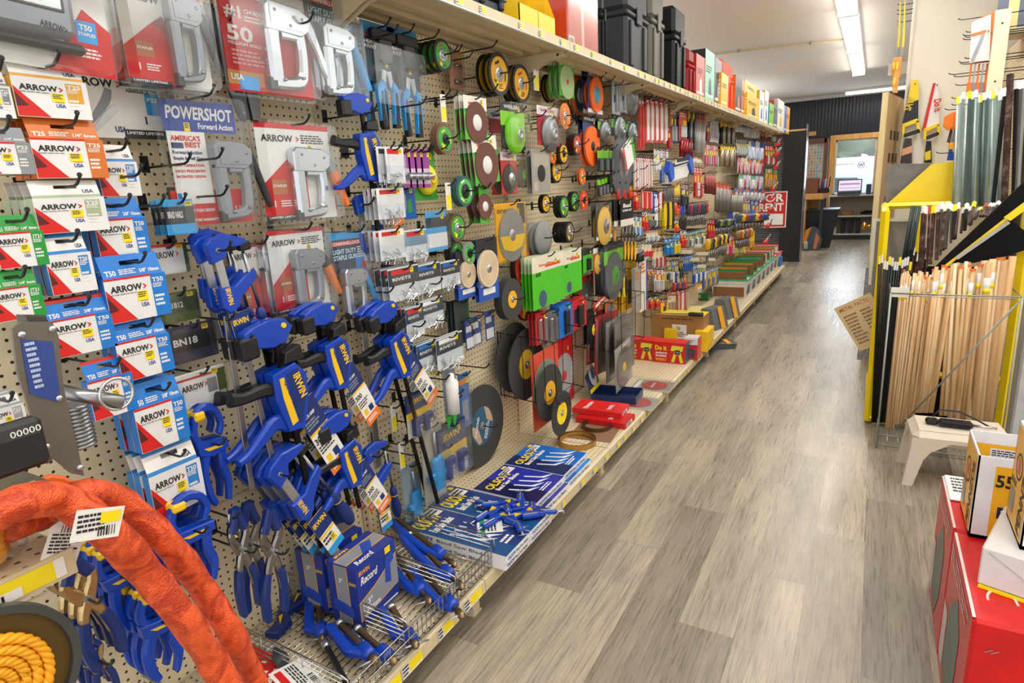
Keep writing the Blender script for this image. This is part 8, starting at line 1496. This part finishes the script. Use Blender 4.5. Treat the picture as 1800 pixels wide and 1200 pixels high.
for l, m in (([(1624, 226), (1650, 216), (1651, 221), (1628, 232)], YR), ([(1624, 226), (1629, 229), (1628, 245), (1623, 247)], YR), ([(1647, 219), (1652, 219), (1652, 238), (1647, 238)], YR), ([(1627, 240), (1650, 231), (1651, 237), (1629, 246)], BLK3)): pans(l, 5.995, 0, .012, m, 'saw_grip', t)
p = ony(1641, 185, 5.98); o = B().text('Do it', 0, 0, .045, RED, 0, w=.09, rot=-1.45).obj('blade_print', t); o.matrix_local = Matrix.Translation(p+Vector((0, 0, .04))) @ FRONTF
t = thing('hand_saw', 'short sleeved saw with orange print behind the rack top', 'hand saw'); pans([(1590, 243), (1603, 243), (1603, 287), (1582, 287)], 6.0, 0, .004, mat('3a2c34', .4), 'blade_sleeve', t); pans([(1586, 262), (1603, 256), (1603, 268), (1585, 274)], 5.99, 0, .002, mat('e8a880', .4), 'sleeve_print', t)
t = thing('hand_saw', 'short black sleeved saw with yellow letters behind the rack top', 'hand saw'); pans([(1628, 248), (1637, 248), (1638, 286), (1624, 286)], 6.0, 0, .004, BLK3, 'blade_sleeve', t); pans([(1626, 268), (1636, 264), (1636, 280), (1626, 282)], 5.99, 0, .002, YR, 'sleeve_print', t)
for px, py, L_ in ((1608, 150, .06), (1646, 152, .06), (1596, 250, .06), (1632, 252, .06)): p = ony(px, py, 6.05); o = B().tube([(0, 0, 0), (0, 0, L_), (0, .01, L_+.01)], .003, HOOKM, 6).obj('wall_hook'); tag(o, 'small hook carrying a saw on the cream partition', 'hook', 'saw hooks'); pose(o, p, FRONTF)
for i, (x0, x1, yt, yb) in enumerate(((1577, 1584, 4, 100), (1585, 1592, 2, 100))):
    t = thing('pruning_saw', 'yellow bladed pole saw hanging at the partition edge, %s of two' % nth(i), 'pruning saw'); pans([(x0+5, yt), (x1, yt), (x1-1, 62), (x0+2, 62)], 5.95-.08*i, 0, .02, YR, 'yellow_sheath', t); pans([(x0+2, 62), (x1-1, 62), (x1-3, 84), (x0, 84)], 5.95-.08*i, 0, .024, YR, 'socket', t); pans([(x0, 84), (x1-3, 84), (x1-4, 100), (x0-1, 100)], 5.95-.08*i, 0, .024, GREYP, 'grey_end', t)
for i, (x0, yt) in enumerate(((1568, 102), (1574, 101), (1569, 128))): t = thing('wooden_saw_handle', 'wood handled saw end below the pole saws, %s of three' % nth(i), 'hand saw'); pans([(x0+3, yt), (x0+12, yt-1), (x0+9, yt+36), (x0, yt+36), (x0-2, yt+20)], 5.9-.06*i, 0, .02, mat('d89a4a', .5), 'wood_grip', t); pans([(x0+2, yt+8), (x0+6, yt+8), (x0+4, yt+20), (x0+1, yt+20)], 5.86-.06*i, 0, .004, YR, 'yellow_patch', t)
t = thing('steel_post', 'cream steel shelving post beside the white partition', 'post'); q0, q1 = ony(1751, 18, 5.2), ony(1779, 16, 5.2); B().box(q0.x, q1.x, 5.2, 5.26, 0, q0.z, mat('f0e4bc', .4)).obj('post_body', t)
for z in (q0.z-.08, q0.z-.42): B().ring(0, 0, 0, .006, 0, .001, BLK3, 10).obj('bolt_hole', t).matrix_local = Matrix.Translation(((q0.x+q1.x)/2, 5.199, z)) @ FRONTF
t = thing('striped_board', 'grey, yellow and blue striped board standing on top of the shelving', 'board'); zt = q0.z
b = B()
for k, c in enumerate(('6a7282', 'e8dc9a', '6a7282', '2a4ab0', '3a4450')): b.box(.60+k*.055, .655+k*.055, 5.35, 5.37, zt-.1, zt+.35, mat(c, .5))
b.obj('board_face', t); B().box(.58, .9, 5.3, 5.6, zt-.13, zt-.1, BEIGE).obj('shelf_board', t); B().box(.86, .9, 5.3, 5.6, 0, zt-.1, BEIGE).obj('rear_post', t)
PO = mat('f0732c', .45); GWH = mat('f0e2da', .4)
for i in range(4):
    t = thing('hacksaw_pack', 'orange and white mitre saw pack high beside the steel post, %s from the aisle' % nth(i), 'saw pack'); x = 1704+i*5; pans([(x+4, 40-i*3), (x+33, 28-i*3), (x+30, 106), (x, 110)], 5.2+.03*i, 0, .004, GWH if i < 2 else PO, 'printed_card', t)
    pans([(x+2, 60), (x+30, 52), (x+30, 56), (x+2, 64)], 5.19+.03*i, 0, .003, PO, 'orange_band', t); pans([(x+2, 106), (x+22, 60), (x+27, 60), (x+8, 106)], 5.185+.03*i, 0, .003, STEEL, 'saw_blade', t)
for i in range(5): t = thing('hacksaw', 'grey framed hacksaw with an orange grip under the mitre packs, %s of five' % nth(i), 'hacksaw'); x = 1700+i*7; pans([(x+6, 112), (x+9, 112), (x+3, 160), (x, 160)], 5.25+.013*i, 0, .01, STEEL if i % 2 else PO, 'saw_frame', t); pans([(x, 145), (x+9, 145), (x+7, 162), (x-2, 162)], 5.245+.013*i, 0, .014, PO if i % 2 == 0 else GREYP, 'grip', t)
for i in range(4): t = thing('orange_holder', 'orange plastic saw holder beside the metal tubes, %s of four' % nth(i), 'saw holder'); x = 1660+i*8; pans([(x, 205-i*2), (x+16, 196-i*2), (x+16, 222), (x+6, 230), (x-3, 222)], 5.3+.04*i, 0, .012, mat('f07a1c', .4), 'moulded_body', t)
for i in range(4): t = thing('blade_bundle', 'steel and red blade pack hanging behind the tubes, %s of four' % nth(i), 'blade pack'); x = 1666+i*7; pans([(x+8, 212), (x+13, 212), (x+4, 252), (x-2, 250)], 5.35+.03*i, 0, .004, STEEL if i % 2 else mat('4a3a40', .4), 'blade', t)
for i in range(4): t = thing('blue_clamp', 'blue and yellow clamp behind the tall tubes, %s of four' % nth(i), 'clamp'); x = 1667+i*9; pans([(x+1, 262), (x+7, 262), (x+9, 282), (x-3, 282)], 5.35+.03*i, 0, .02, mat('1c48a0', .4), 'blue_grip', t); pans([(x, 252), (x+9, 250), (x+8, 263), (x, 264)], 5.35+.03*i, 0, .016, mat('f0a81c', .4), 'yellow_jaw', t)
for i, (px, py, L_) in enumerate(((1684, 36, .18), (1697, 58, .1), (1692, 64, .12), (1695, 67, .1), (1692, 71, .1), (1695, 104, .08), (1685, 111, .16), (1688, 114, .16), (1667, 132, .2), (1676, 136, .2), (1679, 151, .16), (1672, 174, .1), (1672, 186, .14), (1660, 194, .22), (1645, 270, .16), (1578, 10, .08), (1577, 20, .08), (1577, 27, .08), (1578, 40, .08))):
    p = ony(px, py, 5.3 if i < 15 else 6.1); X1 = .78 if i < 15 else .17; b = B(); b.tube([(0, 0, .012), (.01, 0, .004), (.03, 0, 0), (max(.05, X1-p.x), 0, 0)], .003, HOOKM, 6); o = b.obj('peg_hook'); tag(o, 'thin peg hook pointing into the aisle near the partition', 'hook', 'aisle side peg hooks'); o.location = p
o = B().box(.775, .785, 5.15, 6.04, 0, 2.3, PEG).obj('partition_pegboard'); o['kind'] = 'structure'; o.name = 'trim_5'
t = thing('white_cabinet', 'pale grey steel cabinet side beside the yellow rack', 'cabinet'); B().rbox(.76, 1.5, 4.15, 4.66, 0, 1.35, mat('c9ccd0', .4), .01).obj('cabinet_body', t); B().rbox(.82, 1.44, 4.14, 4.152, .3, .62, mat('bfc2c6', .4), .02).obj('recessed_panel', t)
# ---- stool and black device
STO = mat('d6cab8', .38, wear=.02); t = thing('step_stool', 'beige plastic step stool with splayed legs by the dowel rack', 'stool'); hs = .275
b = B(); b.rbox(-.2, .2, -.13, .13, hs-.075, hs, STO, .028).rbox(-.175, .175, -.105, .105, hs-.002, hs+.003, STO, .004); b.obj('seat', t)
for sx in (-1, 1):
    for sy in (-1, 1):
        b = B(); v = []
        for z, o_, w2 in ((hs-.03, 0, .125), (hs-.075, .003, .08), (hs-.1, .005, .056), (hs-.14, .01, .042), (0, .026, .03)): x1 = sx*(.2+o_); y1 = sy*(.13+o_*.7); x2 = x1-sx*w2*1.45; y2 = y1-sy*w2*.95; v += [(x1, y1, z), (x2, y1, z), (x2, y2, z), (x1, y2, z)]
        f = [(k4+i, k4+(i+1) % 4, k4+4+(i+1) % 4, k4+4+i) for k4 in (0, 4, 8, 12) for i in range(4)]+[(16, 17, 18, 19)]; b.add(v, f, STO); b.obj('leg', t)
t.location = (.44, 3.47, 0); t.rotation_euler.z = .06
t = thing('power_device', 'glossy black handset like device with cable lying on the stool', 'device'); b = B(); b.rbox(-.07, .07, -.025, .025, 0, .035, mat('16181c', .12), .012); b.obj('main_body', t); B().rbox(-.12, -.065, -.01, .03, .0, .03, mat('16181c', .15), .01).obj('end_body', t); B().tube([(.07, 0, .018), (.16, -.01, .02)], .006, SIL, 8).obj('metal_spout', t)
B().tube([(-.09, .03, .03), (-.06, .06, .06), (.02, .06, .06), (.09, .05, .03), (.14, .04, .006)], .004, BLK3, 8).obj('cable', t); t.location = (.42, 3.44, hs+.006)
# ---- cartons at the near end of the aisle
RC = mat('cf1114', .3, wear=.12); RCS = mat('b41a1e', .3)
def redbox(y0, y1, h_, label, x0=.28, x1=.95, topc=RC):
    t = thing('red_carton', label, 'carton'); b = B(); b.rbox(x0, x1, y0, y1, 0, h_, RC, .008); b.obj('carton_body', t)
    b = B(); b.at(Matrix.Translation((x0-.0008, (y0+y1)/2, 0)) @ Matrix(((0, 0, -1), (-1, 0, 0), (0, 1, 0))).to_4x4()); d_ = (y1-y0); b.prism([(-d_*.3, h_*.15), (0, h_*.05), (d_*.2, h_*.3), (d_*.2, h_*.65), (0, h_*.8), (-d_*.25, h_*.6)], 0, .0006, mat('6a7468', .4)).lines(-d_*.45, d_*.4, h_*.82, h_*.94, 3, .0006, mat('e0b0a8', .5)).rect(-d_*.48, -d_*.3, h_*.1, h_*.5, .0004, mat('d8c8c4', .4)); b.obj('side_print', t)
    b = B(); b.at(Matrix.Translation((0, 0, h_+.0008))); b.prism([(x0+.14, y0+.05), (x0+.3, y0+.02), (x0+.45, y0+.06), (x0+.4, y0+.14), (x0+.2, y0+.13)], 0, .0005, WHITE).tube([(x0+.07+.03*math.cos(a*.4), y0+.1+.05*math.sin(a*.4), .001) for a in range(9)], .003, WHITE, 4); b.prism([(x0+.25, y0+.2), (x0+.5, y0+.16), (x0+.55, y0+.26), (x0+.3, y0+.3)], 0, .0005, WHITE); b.obj('top_print', t)
    b = B(); b.box(x0+.0, x0+.007, y0+.01, y1-.01, h_-.0, h_+.001, mat('e4d8d4', .15)); b.obj('tape_edge', t)
    b = B(); b.at(Matrix.Translation((0, y0-.001, 0)) @ FRONTF)
    for q in range(4): b.sweep([(x0+.03+q*.012, h_-.08-.2*(q//2), .0012), (x0+.045+q*.012, h_-.07-.2*(q//2), .0012)], (0, .001), SIL)
    b.obj('staple_mark', t); return t
redbox(1.62, 2.05, .45, 'large worn red carton with staples, nearest the frame corner'.replace('nearest', 'by'))
redbox(2.06, 2.45, .45, 'second tall red carton behind the worn one, with a white flap on top')
o = B().rbox(.285, .62, 2.25, 2.44, .4515, .458, mat('e4e2e0', .4), .003).lines(.3, .36, 2.3, 2.42, 5, .4585, INK).obj('white_flap'); tag(o, 'white printed carton flap lying on the rear red carton', 'flap')
t = thing('white_carton', 'plain off white carton under the front oil box', 'carton'); B().rbox(.315, .95, 1.72, 2.0, .459, .565, mat('d9d5d2', .45), .004).obj('carton_body', t); B().box(.318, .95, 1.716, 1.722, .451, .459, YEL).obj('yellow_sheet', t); B().tube([(.33, 1.7185, .555), (.42, 1.7185, .5), (.55, 1.7185, .465)], .0012, mat('a8a4a0', .5), 4).obj('flap_seam', t); t.matrix_world = Matrix.Translation((.303, 1.77, 0)) @ Matrix.Rotation(-.3, 4, 'Z') @ Matrix.Translation((-.315, -1.72, 0))
OY = mat('f2b010', .35); OW = mat('e9e7ea', .35); NV2 = mat('1e1c4a', .4)
def oilbox(x0, x1, y0, y1, z0, z1, num, label):
    t = thing('oil_carton', label, 'carton'); w_, d_, h_ = x1-x0, y1-y0, z1-z0; b = B(); th = .004
    b.box(x0, x1, y0, y0+th, z0, z1, OW).box(x0, x1, y1-th, y1, z0, z1, OW).box(x0, x0+th, y0, y1, z0, z1, OW).box(x1-th, x1, y0, y1, z0, z1, OW).box(x0, x1, y0, y1, z0, z0+.01, OW); b.obj('carton_body', t)
    b = B(); b.at(Matrix.Translation((x0-.0008, (y0+y1)/2, z0)) @ Matrix(((0, 0, -1), (-1, 0, 0), (0, 1, 0))).to_4x4()); b.rect(-d_*.46, d_*.42, h_*.03, h_*.96, 0, OY)
    b.text('PENNZOIL', d_*.34, h_*.06, d_*.2, TXT, .0006, w=h_*.8, rot=math.pi/2, shear=.1).ring(-d_*.12, h_*.62, d_*.16, d_*.19, 0, .0008, TXT, 24).ring(-d_*.12, h_*.62, 0, d_*.15, 0, .0006, mat('e8b040', .4), 24).rect(-d_*.2, -d_*.04, h_*.55, h_*.7, .001, mat('c83a2a', .4)).rect(-d_*.4, -d_*.15, h_*.12, h_*.36, .0008, mat('8a8a8a', .4)).text('BULK', -d_*.42, h_*.4, h_*.06, TXT, .0008, w=d_*.3); b.obj('side_print', t)
    b = B(); b.at(Matrix.Translation(((x0+x1)/2, y0-.0008, z0)) @ FRONTF); b.rect(-w_*.28, w_*.5, h_*.04, h_*.9, 0, OY).text(num, -w_*.26, h_*.66, h_*.14, TXT, .0006, w=w_*.34).rect(-w_*.2, w_*.5, h_*.28, h_*.42, .0006, NV2).text('SAE 10W-30', -w_*.16, h_*.31, h_*.08, WHITE, .001, w=w_*.6); b.obj('front_print', t)
    b = B(); b.at(Matrix.Translation(((x0+x1)/2, y1-th-.0008, z0)) @ FRONTF); b.rect(-w_*.4, w_*.46, h_*.02, h_*.85, 0, OY); b.rect(-w_*.2, w_*.2, h_*.62, h_*.8, .0006, OW).lines(-w_*.18, w_*.18, h_*.64, h_*.78, 5, .001, INK); b.obj('inner_face', t); return t
oilbox(.312, .5, 2.03, 2.24, .452, .705, '550', 'open yellow and white oil carton marked 550, standing on the red carton')
oilbox(.38, .62, 1.79, 1.98, .566, .84, '5W', 'taller open yellow oil carton on top of the white carton')
# ================================================================ hooks: the 290 that show largest one by one, the rest together
HQ.sort(key=lambda q: (Vector((q[3], q[0], q[1]))-CAM).length)
for y, z, L, X, lb in HQ[:285]: _hook(y, z, L, X, lb)
b = B()
for y, z, L, X, lb in HQ[285:]: b.at(Matrix.Translation((X, y, z)) @ WALLF); b.tube([(0, 0, .002), (0, 0, L-.02), (0, .016, L-.004), (0, .021, L)], .003, HOOKM, 5, smooth=False)
o = b.obj('far_peg_hooks'); tag(o, 'remaining dark peg hooks crowding the far pegboard', 'hooks', kind='stuff')
